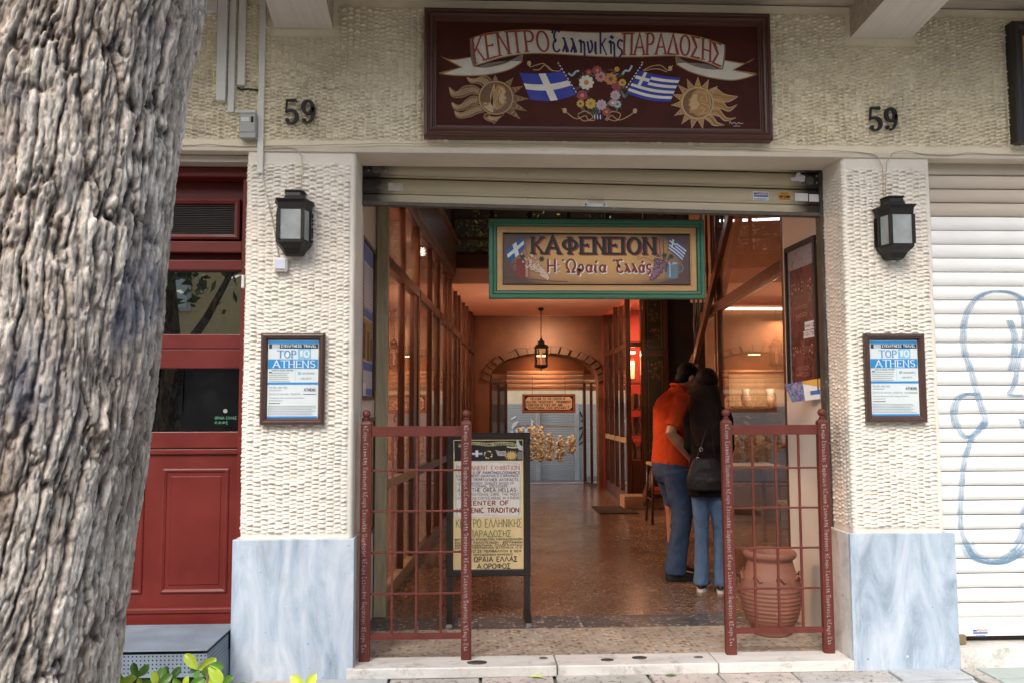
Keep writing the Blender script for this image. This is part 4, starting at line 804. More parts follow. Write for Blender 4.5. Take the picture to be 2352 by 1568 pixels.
# ================================================================ MAIN PAINTED SIGN
c_cream, c_cr2, c_gold, c_goldl, c_shade = pt('ribbon_cream', (.60,.55,.47)), pt('ribbon_grey', (.16,.14,.13)), pt('gold', (.34,.17,.035)), pt('pale_gold', (.46,.30,.15)), pt('gold_shade', (.14,.06,.018))
c_bl, c_wh, c_rd, c_dbl, c_grn = pt('flag_blue', (.008,.02,.30)), pt('flag_white', (.66,.63,.54)), pt('letter_red', (.28,.035,.02)), pt('letter_indigo', (.014,.008,.07)), pt('leaf_dark', (.03,.05,.025))
m, nt, p = newmat('maroon_panel'); n = noise(nt, coords(nt), 3, 6, .7); nt.links.new(ramp(nt, n, [(.3, (.040,.007,.004)), (.7, (.072,.014,.008))]), p.inputs['Base Color']); p.inputs['Roughness'].default_value = .6; p.inputs['Specular IOR Level'].default_value = .18
nt.links.new(bump(nt, noise(nt, coords(nt), 90, 4), .2, .002), p.inputs['Normal']); m_maroon = m
sg = thing('shop_sign', 'large maroon sign with painted ribbon, two flags, wreath and golden suns over the entrance', 'sign', (.695, -.036, 3.243))
SK = .000849; W, H_ = .966, .362
b = MB(); b.frame(-W, W, -H_, H_, [(0,-.03), (0,.035), (.004,.045), (.018,.048), (.024,.040), (.028,.040), (.036,.050), (.046,.046), (.052,.030), (.056,.030), (.060,.022), (.066,.022), (.07,.010)], m_sign_wood, 0); b.build('frame', sg, local=True)
b = MB(); b.box(-W+.06, W-.06, -.014, -.002, -H_+.06, H_-.06, m_maroon); b.build('panel', sg, local=True)
def S(l): return mapper(1150, 470, SK, 0, 0, -.0142, l, .019)
def fill_between(b, top, bot, mp, m_, n=40):
    def at(c, t):
        i = t*(len(c)-1); j = min(int(i), len(c)-2); f = i-j; return (c[j][0]*(1-f)+c[j+1][0]*f, c[j][1]*(1-f)+c[j+1][1]*f)
    vs = [mp(*at(top, i/n)) for i in range(n+1)]+[mp(*at(bot, i/n)) for i in range(n+1)]
    jadd(b, vs, [(i+n+1, i+n+2, i+1, i) for i in range(n)], m_)
top = crv((315,222), (400,190), (500,174), (620,164), (750,162), (900,172), (1050,180), (1200,182), (1350,180), (1500,180), (1650,186), (1800,208), (1900,236), (1990,268))
bot = crv((332,405), (400,384), (500,352), (600,332), (700,322), (850,324), (1000,334), (1200,345), (1400,347), (1550,342), (1660,342), (1780,362), (1880,392), (1968,432))
b = MB()
for s_ in (0, 1):   # tails and curls, left and right
    if s_ == 0:
        tail_t = crv((104,332), (200,356), (320,345)); tail_b = crv((250,415), (320,400), (335,405)); b_ = [(104,332)]
        pts = crv((104,332), (190,362), (315,345))+crv((335,408), (420,412), (540,385), (648,330))+crv((645,380), (560,430), (420,462), (250,468), (110,455))+[(255,412)]
        curl = crv((345,405), (420,408), (560,370), (648,330))+crv((648,375), (540,372), (430,385), (360,410))
    else:
        pts = crv((2188,358), (2120,392), (1985,372))+crv((1968,432), (1850,425), (1740,390), (1664,345))+crv((1668,400), (1760,450), (1900,490), (2050,505), (2202,468))+[(2040,438)]
        curl = crv((1955,432), (1880,430), (1760,395), (1665,345))+crv((1668,390), (1780,388), (1880,402), (1945,432))
    b2 = MB()
    import mathutils.geometry as mg
    def tess(b, pts, mp, m_):
        t = mg.tessellate_polygon([[Vector((x, y, 0)) for x, y in pts]]); jadd(b, [mp(*q) for q in pts], [tuple(x) for x in t], m_)
    tess(b, pts, S(1), c_cream); stroke(b, pts+[pts[0]], 7, S(2), c_gold); tess(b, curl, S(2), c_cr2)
fill_between(b, top, bot, S(3), c_cream)
stroke(b, top, 6, S(4), c_gold); stroke(b, bot, 7, S(4), c_gold)
fill_between(b, [(313,222), (316,260)], [(352,402), (330,404)], S(4), c_cr2, 2)
stroke(b, crv((312,222), (316,310), (332,405)), 9, S(5), c_cr2); stroke(b, crv((1990,268), (1984,350), (1968,432)), 9, S(5), c_cr2)
for x_, y_ in ((330,250), (340,300), (345,350)): stroke(b, [(x_, y_), (x_+22, y_+30)], 3, S(4), c_cr2)
b.build('ribbon', sg, local=True)['label'] = 'cream ribbon with gold edge'
def curve_at(c, x):
    for i in range(len(c)-1):
        if c[i][0] <= x <= c[i+1][0]: f = (x-c[i][0])/(c[i+1][0]-c[i][0]+1e-9); return c[i][1]*(1-f)+c[i+1][1]*f
    return c[0][1] if x < c[0][0] else c[-1][1]
def ribword(b, s, x0_, x1_, m_, wt, serif, lo=.08, hi=.94, lean=0):
    def wp(gx, gy, tw):
        x = x0_+(x1_-x0_)*gx/tw; t_, b2_ = curve_at(top, x), curve_at(bot, x); y = b2_+(t_-b2_)*(lo+(hi-lo)*gy); return (x+(b2_-y)*lean, y)
    text(b, s, x0_, x1_, 0, 1, wt, S(6), m_, serif=serif, thin=.75, warp=wp)
b = MB(); ribword(b, 'ΚΕΝΤΡΟ', 340, 832, c_rd, 14, 16, lean=-.12); ribword(b, 'έλληνικῆς', 850, 1312, c_dbl, 13, 0, .10, 1.02); ribword(b, 'ΠΑΡΑΔΟΣΗΣ', 1312, 1960, c_rd, 14, 15, lean=.04)
b.build('lettering', sg, local=True)['label'] = 'red and indigo Greek letters'
# left emblem: sun with flame rays, straight rays, crescent and profile
def ray_tri(b, cx, cy, a, r0, r1, w, l, m1, m2):
    a = R(a); c, s = math.cos(a), -math.sin(a); n_ = (-s, c)
    p = [(cx+c*r0+n_[0]*w, cy+s*r0+n_[1]*w), (cx+c*r1, cy+s*r1), (cx+c*r0-n_[0]*w, cy+s*r0-n_[1]*w)]
    b.poly([S(l)(*q) for q in p], m1); stroke(b, p, 4, S(l+1), m2)
    for k in (.35, .6): stroke(b, [(cx+c*(r0+(r1-r0)*k)+n_[0]*w*(1-k)*.6, cy+s*(r0+(r1-r0)*k)+n_[1]*w*(1-k)*.6), (cx+c*(r0+(r1-r0)*(k+.1)), cy+s*(r0+(r1-r0)*(k+.1))), (cx+c*(r0+(r1-r0)*k)-n_[0]*w*(1-k)*.6, cy+s*(r0+(r1-r0)*k)-n_[1]*w*(1-k)*.6)], 3, S(l+1), c_goldl)
def flame(b, k1, k2, l):
    up, lo_ = crv(*k1), crv(*k2); fill_between(b, up, lo_, S(l), c_shade, 18); stroke(b, up, 5, S(l+1), c_gold); stroke(b, lo_, 4, S(l+1), c_gold)
    for f in (.3, .5, .7): stroke(b, [(u[0]*(1-f)+v[0]*f, u[1]*(1-f)+v[1]*f+(5 if i%2 else -5)) for i, (u, v) in enumerate(zip(up[2:-3], lo_[2:-3]))], 3, S(l+1), c_goldl)
cx, cy = 478, 618
b = MB()
flame(b, [(288,482), (340,490), (400,470), (440,490), (450,525)], [(288,482), (310,515), (350,520), (380,530), (400,555)], 1)
flame(b, [(174,545), (220,575), (270,540), (330,535), (385,565)], [(174,545), (190,605), (250,615), (320,590), (375,600)], 1)
flame(b, [(190,645), (240,665), (290,625), (330,605), (372,615)], [(190,645), (210,695), (270,695), (320,665), (372,655)], 1)
flame(b, [(208,705), (260,715), (300,690), (345,665), (385,675)], [(208,705), (230,748), (300,745), (360,720), (405,710)], 1)
flame(b, [(408,720), (400,745), (420,765), (450,775), (470,790)], [(440,722), (440,740), (480,745), (520,735), (530,720)], 1)
for a, r1, w in ((92, 150, 24), (50, 172, 26), (24, 190, 26), (-2, 210, 28), (-24, 215, 28), (-42, 210, 28)): ray_tri(b, cx, cy, a, 100, r1, w, 1, c_shade, c_gold)
disc(b, cx, cy, 114, 114, S(2), c_gold, 40); disc(b, cx, cy, 104, 104, S(3), c_shade, 40)
tess(b, arc(cx, cy, 98, 98, 100, 265, 16)+[(470,700), (445,650), (440,600), (455,550)], S(4), c_goldl)
for r_ in (22, 34): 
    for ox, oy in ((402,590), (410,650), (432,545)): stroke(b, arc(ox, oy, r_*.6, r_*.6, 0, 300, 10), 4, S(5), c_shade)
tess(b, [(490,530), (530,545), (545,575), (535,600), (552,620), (538,632), (548,648), (530,668), (505,690), (478,700), (462,640), (460,580)], S(4), c_gold)
tess(b, [(500,545), (528,556), (538,578), (528,600), (540,620), (528,634), (534,648), (518,660), (500,640), (492,600)], S(5), c_goldl)
stroke(b, crv((500,560), (512,575), (500,600), (492,640), (510,670)), 4, S(6), c_shade); stroke(b, crv((470,560), (490,610), (470,650), (480,690)), 4, S(6), c_goldl)
stroke(b, arc(cx, cy, 108, 108, 0, 360, 40), 4, S(5), c_goldl)
b.build('sun_emblem', sg, local=True)['label'] = 'golden sun with crescent and wavy rays on the left'
# right emblem
cx, cy = 1800, 660; b = MB()
for a in range(40, 330, 24): ray_tri(b, cx, cy, a, 95, 175 if a % 48 else 150, 26, 1, c_gold, c_goldl)
for k1, k2 in (([(1880,590), (1920,560), (1980,600), (2068,618)], [(1900,630), (1950,650), (2010,650), (2068,618)]), ([(1905,640), (1960,640), (2000,690), (2062,672)], [(1900,690), (1960,700), (2010,715), (2062,672)]), ([(1900,690), (1940,700), (1990,760), (2052,760)], [(1880,740), (1930,740), (1980,780), (2052,760)]), ([(1870,735), (1900,750), (1930,790), (1975,808)], [(1830,750), (1870,770), (1900,810), (1975,808)])):
    up, lo_ = crv(*k1), crv(*k2); fill_between(b, up, lo_, S(1), c_gold, 14); stroke(b, up, 5, S(2), c_goldl); stroke(b, lo_, 5, S(2), c_goldl); stroke(b, [((u[0]+v[0])/2, (u[1]+v[1])/2+(4 if i % 2 else -4)) for i, (u, v) in enumerate(zip(up, lo_))], 3, S(2), c_shade)
disc(b, cx, cy, 108, 108, S(2), c_goldl, 40); disc(b, cx, cy, 98, 98, S(3), c_shade, 40)
tess(b, [(1768,590), (1800,565), (1850,570), (1885,620), (1895,680), (1860,740), (1800,752), (1775,730), (1745,725), (1740,700), (1750,690), (1735,672), (1745,655), (1740,640), (1755,620)], S(4), c_gold)
tess(b, [(1775,600), (1800,600), (1795,640), (1815,670), (1790,700), (1750,712), (1758,690), (1745,672), (1755,655), (1750,640), (1762,622)], S(5), c_goldl)
for k in (crv((1790,590), (1850,600), (1860,650), (1820,640), (1835,615)), crv((1820,660), (1870,680), (1870,720), (1810,735)), crv((1800,580), (1870,600), (1885,680)), crv((1815,690), (1845,700), (1830,725))): stroke(b, k, 5, S(6), c_goldl)
b.build('sun_emblem', sg, local=True)['label'] = 'golden sun with profile and leaf rays on the right'
# flags
def quadmap(p00, p10, p11, p01, sag):
    def f(u, v):
        x = (p00[0]*(1-u)+p10[0]*u)*(1-v)+(p01[0]*(1-u)+p11[0]*u)*v; y = (p00[1]*(1-u)+p10[1]*u)*(1-v)+(p01[1]*(1-u)+p11[1]*u)*v
        return (x, y+sag*math.sin(u*math.pi*1.0)*(.6+.6*v))
    return f
def patch(b, f, u0, u1, v0, v1, mp, m_, n=12):
    fill_between(b, [f(u0+(u1-u0)*i/n, v0) for i in range(n+1)], [f(u0+(u1-u0)*i/n, v1) for i in range(n+1)], mp, m_, n)
f = quadmap((630,450), (915,440), (1000,598), (700,630), 20); b = MB()
patch(b, f, 0, 1, 0, 1, S(2), c_bl); patch(b, f, 0, 1, .40, .62, S(3), c_wh); patch(b, f, .44, .60, 0, 1, S(3), c_wh); b.build('flag', sg, local=True)['label'] = 'blue flag with a white cross'
f = quadmap((1415,440), (1690,488), (1618,650), (1330,590), 14); b = MB()
patch(b, f, 0, 1, 0, 1, S(2), c_bl)
for k in (1, 3, 5, 7): patch(b, f, .0 if k > 4 else .32, 1, k/9, (k+1)/9, S(3), c_wh)
patch(b, f, 0, .33, 0, 5/9, S(4), c_bl); patch(b, f, 0, .33, .21, .34, S(5), c_wh); patch(b, f, .13, .20, 0, 5/9, S(5), c_wh); b.build('flag', sg, local=True)['label'] = 'blue and white striped flag'
# poles, cords, wreath
b = MB(); stroke(b, [(890,395), (1005,590)], 9, S(3), c_dbl); stroke(b, [(1440,392), (1328,560)], 9, S(3), c_dbl)
for i in range(9):
    for (xa_, ya_, xb_, yb_) in ((890,395,1005,590), (1440,392,1328,560)):
        t = (i+.3)/9; stroke(b, [(xa_+(xb_-xa_)*t, ya_+(yb_-ya_)*t), (xa_+(xb_-xa_)*(t+.05), ya_+(yb_-ya_)*(t+.05))], 7, S(4), c_wh)
for k in (crv((690,375), (700,410), (740,400), (790,390), (830,430), (890,440), (905,420)), crv((720,430), (760,430), (800,400), (850,440)), crv((1640,405), (1610,440), (1560,405), (1500,410), (1440,440)), crv((1600,450), (1550,430), (1500,430), (1450,442)), crv((905,690), (940,720), (1000,760), (1060,740), (1080,770), (1120,770)), crv((1400,700), (1350,740), (1280,770), (1230,740), (1200,775)), crv((1010,730), (1060,710), (1110,750), (1050,775), (1010,740)), crv((1190,770), (1230,715), (1290,730), (1260,775), (1200,760))): stroke(b, k, 7, S(2), c_gold); stroke(b, k, 2.5, S(3), c_goldl)
for x_, y_ in ((885,388), (1438,385)): stroke(b, [(x_-9, y_), (x_+9, y_)], 4, S(4), c_goldl); stroke(b, [(x_, y_-9), (x_, y_+12)], 4, S(4), c_goldl)
for x_, y_ in ((694,388), (925,705), (1385,710), (1622,425)): disc(b, x_, y_, 14, 18, S(3), c_goldl, 8)
b.build('cord_and_poles', sg, local=True)
b = MB(); g = random.Random(5)
for i in range(110):
    a = g.uniform(0, 6.28); r_ = g.uniform(95, 175); x_, y_ = 1165+r_*math.cos(a)*.98, 575+r_*math.sin(a)*.98; l = g.uniform(14, 34); a2 = g.uniform(0, 6.28)
    dx, dy = math.cos(a2)*l, math.sin(a2)*l; m_ = g.choice([c_grn, c_grn, c_grn, pt('leaf_mid', (.07,.09,.05)), pt('leaf_grey_blue', (.13,.17,.17)), pt('berry_dark', (.10,.02,.015))])
    b.poly([S(1+i % 2)(x_-dx, y_-dy), S(1+i % 2)(x_+dy*.3, y_-dx*.3), S(1+i % 2)(x_+dx, y_+dy), S(1+i % 2)(x_-dy*.3, y_+dx*.3)][::-1], m_)
def flower(x_, y_, r_, mp_, mc, n=9):
    for i in range(n): a = 6.283*i/n; disc(b, x_+math.cos(a)*r_*.6, y_+math.sin(a)*r_*.6, r_*.42, r_*.30, S(3+i % 2), mp_, 8, a)
    disc(b, x_, y_, r_*.34, r_*.34, S(5), mc, 10)
fw, fy_, fp, fr, fo, fl_ = pt('petal_white', (.62,.58,.48)), pt('petal_yellow', (.50,.31,.04)), pt('petal_pink', (.46,.22,.22)), pt('petal_red', (.30,.03,.035)), pt('petal_orange', (.50,.20,.03)), pt('petal_lilac', (.45,.33,.36))
for x_, y_, r_, c_, cc in ((1068,518,50,fw,fo), (1140,438,34,fr,fo), (1162,480,36,fp,fr), (1228,495,42,fo,c_shade), (1040,605,36,fr,fp), (1028,660,26,fy_,c_shade), (1095,660,36,fy_,c_gold), (1165,668,36,fl_,fp), (1258,605,34,fl_,fp), (1265,540,34,fr,c_shade), (1198,715,30,fr,fo), (1240,655,26,fp,fw), (1270,665,26,pt('petal_blue', (.30,.42,.45)),fr), (1305,520,26,fy_,fr), (1270,430,18,fy_,fo), (1085,450,22,fr,fo)): flower(x_, y_, r_, c_, cc)
for k in (crv((950,455), (975,470), (1000,445), (1022,440)), crv((1370,405), (1350,440), (1325,440), (1305,465))): stroke(b, k, 13, S(4), pt('petal_blue', (.30,.42,.45)))
for i in range(6): stroke(b, [(1118+i*10, 735), (1122+i*9, 765)], 5, S(6), (c_wh, c_bl)[i % 2])
b.build('wreath', sg, local=True)['label'] = 'painted flower wreath'
b = MB(); stroke(b, crv((2008,800), (2015,785), (2025,800), (2040,790), (2055,802), (2070,792), (2085,800), (2100,795)), 3, S(1), c_cream); stroke(b, [(2035,815), (2080,815)], 3, S(1), c_cream); b.build('signature', sg, local=True)

# third sign, cut by the right edge
s3 = thing('shop_sign', 'black framed ochre sign cut off by the right edge of the photo', 'sign', (3.5, -.036, 3.237))
b = MB(); b.frame(-.445, .445, -.35, .35, [(0,-.03), (0,.04), (.01,.05), (.03,.05), (.04,.035), (.05,.03), (.062,.03), (.072,.012)], m_frame_blk, 0); b.build('frame', s3, local=True)
m_och = wood('ochre_sign_panel', (.45,.23,.07), .45, 'x', .15); bx('panel', s3, 3.5-.385, 3.5+.385, -.048, -.038, 3.237-.29, 3.237+.29, m_och)
b = MB(); mp = lambda u, v: (-.375+u*.00078, -.013, .285-v*.00078)
stroke(b, crv((40,150), (30,110), (45,95), (70,100), (75,120), (60,130)), 7, mp, c_shade); stroke(b, [(38,140), (40,640)], 7, mp, c_shade)
for a in range(-30, 95, 20): stroke(b, [(60,60), (60+38*math.cos(R(a+100)), 60-38*math.sin(R(a+100)))], 6, mp, c_shade)
b.build('ornament', s3, local=True)

# ================================================================ HANGING CAFE SIGN
YK = .50; q = P(1371, 596, YK); KK = .000634
ks = thing('hanging_sign', 'green framed hanging café sign with black Greek lettering, grapes and flags', 'sign', q)
m_grn = wood('green_painted_wood', (.05,.165,.095), .45, 'x', .25); m_kp = wood('ochre_board', (.56,.32,.13), .5, 'x', .12)
W, H_ = 1042*KK, 385*KK; b = MB(); b.frame(-W, W, -H_, H_, [(0,.0), (0,.025), (.004,.029), (.022,.029), (.027,.020), (.031,.024), (.043,.022), (.046,.008), (.052,.008)], m_grn, 0); b.rings([[(-W, 0, -H_), (W, 0, -H_), (W, 0, H_), (-W, 0, H_)], [(-W, .02, -H_), (W, .02, -H_), (W, .02, H_), (-W, .02, H_)]], m_grn); b.add([(-W,.02,-H_), (W,.02,-H_), (W,.02,H_), (-W,.02,H_)], [(0,1,2,3)], m_grn); b.build('frame', ks, local=True)
b = MB(); b.frame(-W+.05, W-.05, -H_+.047, H_-.047, [(0, .004), (0, .014), (.004,.016), (.028,.014), (.032,.008), (.036,.005)], m_kp, 0); b.build('inner_frame', ks, local=True)
# painted picture panel: warm ochre middle shading to umber at its ends (painted so)
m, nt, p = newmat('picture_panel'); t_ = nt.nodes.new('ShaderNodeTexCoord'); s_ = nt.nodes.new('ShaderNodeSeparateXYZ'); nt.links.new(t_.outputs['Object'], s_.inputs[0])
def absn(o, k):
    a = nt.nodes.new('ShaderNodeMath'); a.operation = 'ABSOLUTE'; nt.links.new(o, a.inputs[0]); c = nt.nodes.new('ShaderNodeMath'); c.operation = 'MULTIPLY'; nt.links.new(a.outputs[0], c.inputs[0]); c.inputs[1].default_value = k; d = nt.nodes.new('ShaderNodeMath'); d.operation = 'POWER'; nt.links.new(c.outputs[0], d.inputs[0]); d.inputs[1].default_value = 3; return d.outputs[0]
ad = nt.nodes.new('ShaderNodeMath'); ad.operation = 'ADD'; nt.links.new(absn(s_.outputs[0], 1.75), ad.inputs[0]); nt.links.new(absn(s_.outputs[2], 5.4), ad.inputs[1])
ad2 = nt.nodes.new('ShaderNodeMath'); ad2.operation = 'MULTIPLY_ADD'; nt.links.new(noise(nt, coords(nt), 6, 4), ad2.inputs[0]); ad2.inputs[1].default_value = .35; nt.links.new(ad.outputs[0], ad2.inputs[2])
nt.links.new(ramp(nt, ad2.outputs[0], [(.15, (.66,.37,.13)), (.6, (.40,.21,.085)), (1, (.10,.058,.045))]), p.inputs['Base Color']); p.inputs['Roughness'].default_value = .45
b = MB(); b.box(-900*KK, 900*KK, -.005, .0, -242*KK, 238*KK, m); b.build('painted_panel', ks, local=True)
def K(l): return mapper(1185, 478, KK, 0, 0, -.0052, l, 0.0)
b = MB(); kb, kr, kw = pt('letter_black', (.015,.013,.012)), pt('letter_brick', (.22,.03,.02)), pt('letter_white', (.80,.76,.70))
for dx, dy, m_, w, l, sf in ((14, 10, kr, 34, 1, 28), (0, 0, kb, 33, 2, 27)): text(b, 'ΚΑΦΕΝΕΙΟΝ', 556+dx, 1752+dx, 424+dy, 155, w, K(l), m_, serif=sf, thin=.62, gap=.2)
for dx, dy, m_, w, l in ((8, 8, kw, 27, 3), (0, 0, kr, 20, 4)):
    text(b, 'Η:', 706+dx, 820+dx, 606+dy, 122, w, K(l), m_, thin=.8, serif=8 if l == 4 else 9); text(b, "'Ωραία", 850+dx, 1272+dx, 606+dy, 122, w, K(l), m_, thin=.8); text(b, "'έλλάς:", 1345+dx, 1745+dx, 606+dy, 122, w, K(l), m_, thin=.8)
b.build('lettering', ks, local=True)
b = MB(); mg_, mg2, lb = pt('mug_red', (.20,.035,.025)), pt('mug_red_light', (.42,.22,.17)), pt('mug_blue', (.13,.20,.24))
disc(b, 468, 490, 64, 16, K(1), mg_, 16); rect(b, 404, 530, 490, 652, K(1), mg_); disc(b, 467, 652, 62, 13, K(1), mg_, 16); rect(b, 495, 522, 500, 655, K(2), mg2); stroke(b, arc(392, 565, 28, 42, 60, 300, 10), 12, K(1), mg_); rect(b, 404, 530, 545, 556, K(2), kr)
b.build('mug', ks, local=True)['label'] = 'painted red mug'; b = MB()
rect(b, 1855, 1970, 515, 655, K(1), lb); disc(b, 1912, 655, 58, 12, K(1), lb, 16); disc(b, 1912, 515, 58, 12, K(2), pt('mug_blue_light', (.34,.42,.45)), 16); rect(b, 1885, 1900, 525, 650, K(2), pt('mug_blue_light', (.34,.42,.45))); stroke(b, arc(1985, 560, 36, 42, 130, -110, 10), 10, K(1), lb)
b.build('mug', ks, local=True)['label'] = 'painted blue mug'
b = MB(); gt, gt2, gp, gp2 = pt('grape_tan', (.30,.15,.08)), pt('grape_tan_light', (.68,.50,.36)), pt('grape_purple', (.05,.018,.04)), pt('grape_purple_light', (.26,.14,.20)); g = random.Random(3)
for i in range(150):
    t = g.random()**.8; x_ = 520+t*190+g.uniform(-1, 1)*(62*(1-t)+12)*.9; y_ = 480+t*190+g.uniform(-1, 1)*(48*(1-t)+12); disc(b, x_, y_, 12, 12, K(3+i % 3), gt, 10); disc(b, x_-2, y_-2, 8.5, 8.5, K(6+i % 3), gt2, 8)
for cx_, cy_ in ((465,455), (650,480)):
    for a in range(0, 360, 60): disc(b, cx_+14*math.cos(R(a)), cy_+14*math.sin(R(a)), 16, 9, K(5), c_grn, 6, R(a))
b.build('grapes', ks, local=True)['label'] = 'painted tan grapes'; b = MB()
for i in range(170):
    t = g.random()**.8; x_ = 1850-t*140+g.uniform(-1, 1)*(80*(1-t)+12)*.9; y_ = 490+t*175+g.uniform(-1, 1)*(52*(1-t)+10); disc(b, x_, y_, 12, 12, K(3+i % 3), gp, 10); disc(b, x_-2, y_-2, 7, 7, K(6+i % 3), gp2, 8)
for cx_, cy_ in ((1760,490), (1840,440), (1905,450)):
    for a in range(0, 360, 60): disc(b, cx_+14*math.cos(R(a)), cy_+14*math.sin(R(a)), 16, 9, K(5), c_grn, 6, R(a))
b.build('grapes', ks, local=True)['label'] = 'painted purple grapes'
b = MB(); f = quadmap((305,395), (470,262), (490,380), (340,518), 4); bb_, ww = pt('flag_mid_blue', (.02,.09,.26)), pt('flag_bright_white', (.58,.60,.60))
patch(b, f, 0, 1, 0, 1, K(1), bb_); patch(b, f, 0, 1, .35, .62, K(2), ww); patch(b, f, .40, .62, 0, 1, K(2), ww); stroke(b, [(476,245), (510,440)], 5, K(1), c_shade); b.build('flag', ks, local=True)['label'] = 'painted blue flag with a white cross'; b = MB()
f = quadmap((1900,262), (2062,378), (2010,498), (1880,385), -6); patch(b, f, 0, 1, 0, 1, K(1), bb_)
for k in (1, 3, 5, 7): patch(b, f, 0 if k > 4 else .38, 1, k/9, (k+1)/9, K(2), ww)
patch(b, f, .15, .24, 0, 5/9, K(3), ww); patch(b, f, 0, .38, .22, .34, K(3), ww); stroke(b, [(1895,258), (1870,430)], 5, K(1), c_shade)
for x_ in (1795, 1830): stroke(b, [(x_, 280), (x_+6, 440)], 10, K(1), c_shade)
b.build('flag', ks, local=True)
b = MB(); rect(b, 290, 2080, 640, 712, K(0), pt('umber_table', (.07,.035,.025))) if False else None
stroke(b, [(290,655), (700,690), (900,700)], 8, K(1), pt('umber_line', (.12,.06,.03))); stroke(b, crv((1730,500), (1690,480), (1640,460), (1590,480), (1580,460), (1600,450)), 4, K(1), c_shade); b.build('brush_lines', ks, local=True)
for px in (1216, 1291, 1548):
    t = thing('sign_hook', {1216: 'left black hook holding the café sign', 1291: 'thin middle wire holding the café sign', 1548: 'right black hook holding the café sign'}[px], 'hook', (P(px, 500, YK).x, YK+.01, q.z+H_))
    b = MB(); r_ = .004 if px == 1291 else .006; b.tube([(0,0,0), (0,0,.5)], r_*.6, black_metal, 6)
    if px != 1291: b.tube([(0,0,0)]+[(.014*math.sin(R(a)), 0, .028-.014*math.cos(R(a))) for a in range(0, 300, 40)], r_, black_metal, 6); b.tube([(0,0,.05)]+[(-.012*math.sin(R(a)), 0, .062-.012*math.cos(R(a))) for a in range(0, 300, 40)], r_, black_metal, 6)
    b.build('rod', t, local=True, smooth=True)

# ================================================================ GATES
def gate(x, y, label):
    t = thing('metal_gate', label, 'gate', (x, y, FL+.006), 'pair of red metal gates'); k = .00096; H = 1480
    def zz_(v): return (H-v)*k
    for i, px in enumerate((50, 620)):
        b = MB(); X = (px-50)*k; b.box(X-.0285, X+.0285, -.02, .02, 0, zz_(158), red_metal); b.box(X-.019, X+.019, -.024, -.0202, .0, zz_(160), red_metal)
        b.rings([[(X+a*w, c*w*.7, z) for a, c in ((-1,-1), (1,-1), (1,1), (-1,1))] for w, z in ((.0285, zz_(158)), (.024, zz_(150)), (.017, zz_(146)), (.017, zz_(138)))], red_metal); po = b.build('post', t, local=True, bevel=.0025)
        b = MB(); b.lathe([(.011, zz_(138)), (.016, zz_(134)), (.012, zz_(128))]+[(.0225*math.sin(R(a)), zz_(104)-.0225*math.cos(R(a))) for a in range(25, 176, 15)], (X, 0, 0), red_metal, 16); b.build('finial', po, local=True, smooth=True)
        b = MB(); z = zz_(172); g = random.Random(i+3); wp = M('white_letter_paint', (.36,.30,.29), .6, .35, 60, fleck=(.13,.03,.022), fk=.50)
        word = 'κέντρο έλληνικῆς παράδοσις '.replace('π','ω').replace('ό','ο').replace('τ','ν').replace('δ','ς').replace('σ','ς'); n_ = 0
        while z > .05:
            ch = word[n_ % len(word)]; n_ += 1
            if ch == ' ': z -= .010; continue
            gw, st = GL[ch if ch in GL else 'α']; s_ = .026
            mp = lambda u, v: (X+v-.0118, -.0246, z-u)      # letters lie on their side, reading down the post
            for pl_ in st:
                pts = [(a*s_*.72+g.uniform(-.0012, .0012), (1-c)*.0235+g.uniform(-.0012, .0012)) for a, c in pl_]; stroke(b, pts, .0034, lambda u, v: (X+.0118-v, -.0246, z-u), wp)
            z -= gw*s_*.72+.005
        b.build('painted_letters', po, local=True)
    bx_ = lambda n, x0_, x1_, z0_, z1_, d: (lambda b: (b.box((x0_-50)*k, (x1_-50)*k, -d, d, zz_(z0_), zz_(z1_), red_metal), b.build(n, t, local=True, bevel=.0015)))(MB())
    bx_('rail', 80, 590, 232, 175, .012); bx_('rail', 80, 590, 1365, 1335, .012)
    for xb_ in (201, 338, 476): bx_('upright', xb_-6.5, xb_+6.5, 1335, 232, .0065)
    for zb in (425, 655, 885, 1115): bx_('crossbar', 80, 590, zb+5.5, zb-5.5, .0055)
    for xb_ in (201, 338, 476):
        for zb in (425, 655, 885, 1115):
            b = MB(); b.lathe([(.002, -.012), (.0105, -.006), (.0115, 0), (.0105, .006), (.002, .012)], ((xb_-50)*k, 0, zz_(zb)), red_metal, 8); b.build('joint_knob', t, local=True, smooth=True)
    return t
gate(-.585, .10, 'left red metal gate, in front of the framed notice board'); gate(1.416, .115, 'right red metal gate, in front of the clay jar')

# ================================================================ A-BOARD
AY = .93; qa = P(1122, 1425, AY); bd = thing('notice_board', 'black framed hand-lettered notice board on legs behind the left gate', 'sign board', (.098, AY, FL)); BK = .000638
zc = .285+ (1490-775)*BK
W, H_ = 422*BK, 715*BK
b = MB(); b.frame(-W, W, zc-H_, zc+H_, [(0,-.02), (0,.012), (.005,.016), (.035,.014), (.040,.004), (.044,.002)], m_frame_blk, 0); b.build('frame', bd, local=True)
m_sheet = M('aged_paper', (.62,.47,.24), .5, .18, 3); b = MB(); b.box(-W+.038, W-.038, -.001, .012, zc-H_+.038, zc+H_-.038, m_sheet); b.build('sheet', bd, local=True)
def A(l): return mapper(502, 775, BK, 0, zc, -.0012, l)
wp2 = pt('board_white', (.60,.56,.50)); b = MB()
rect(b, 155, 850, 138, 342, A(1), m_frame_blk); rect(b, 163, 832, 352, 905, A(1), wp2)
stroke(b, [(190,357), (470,349), (800,372)], 9, A(2), pt('scroll_grey', (.45,.48,.52))); stroke(b, [(190,898), (470,884), (800,898)], 9, A(2), pt('scroll_grey', (.45,.48,.52)))
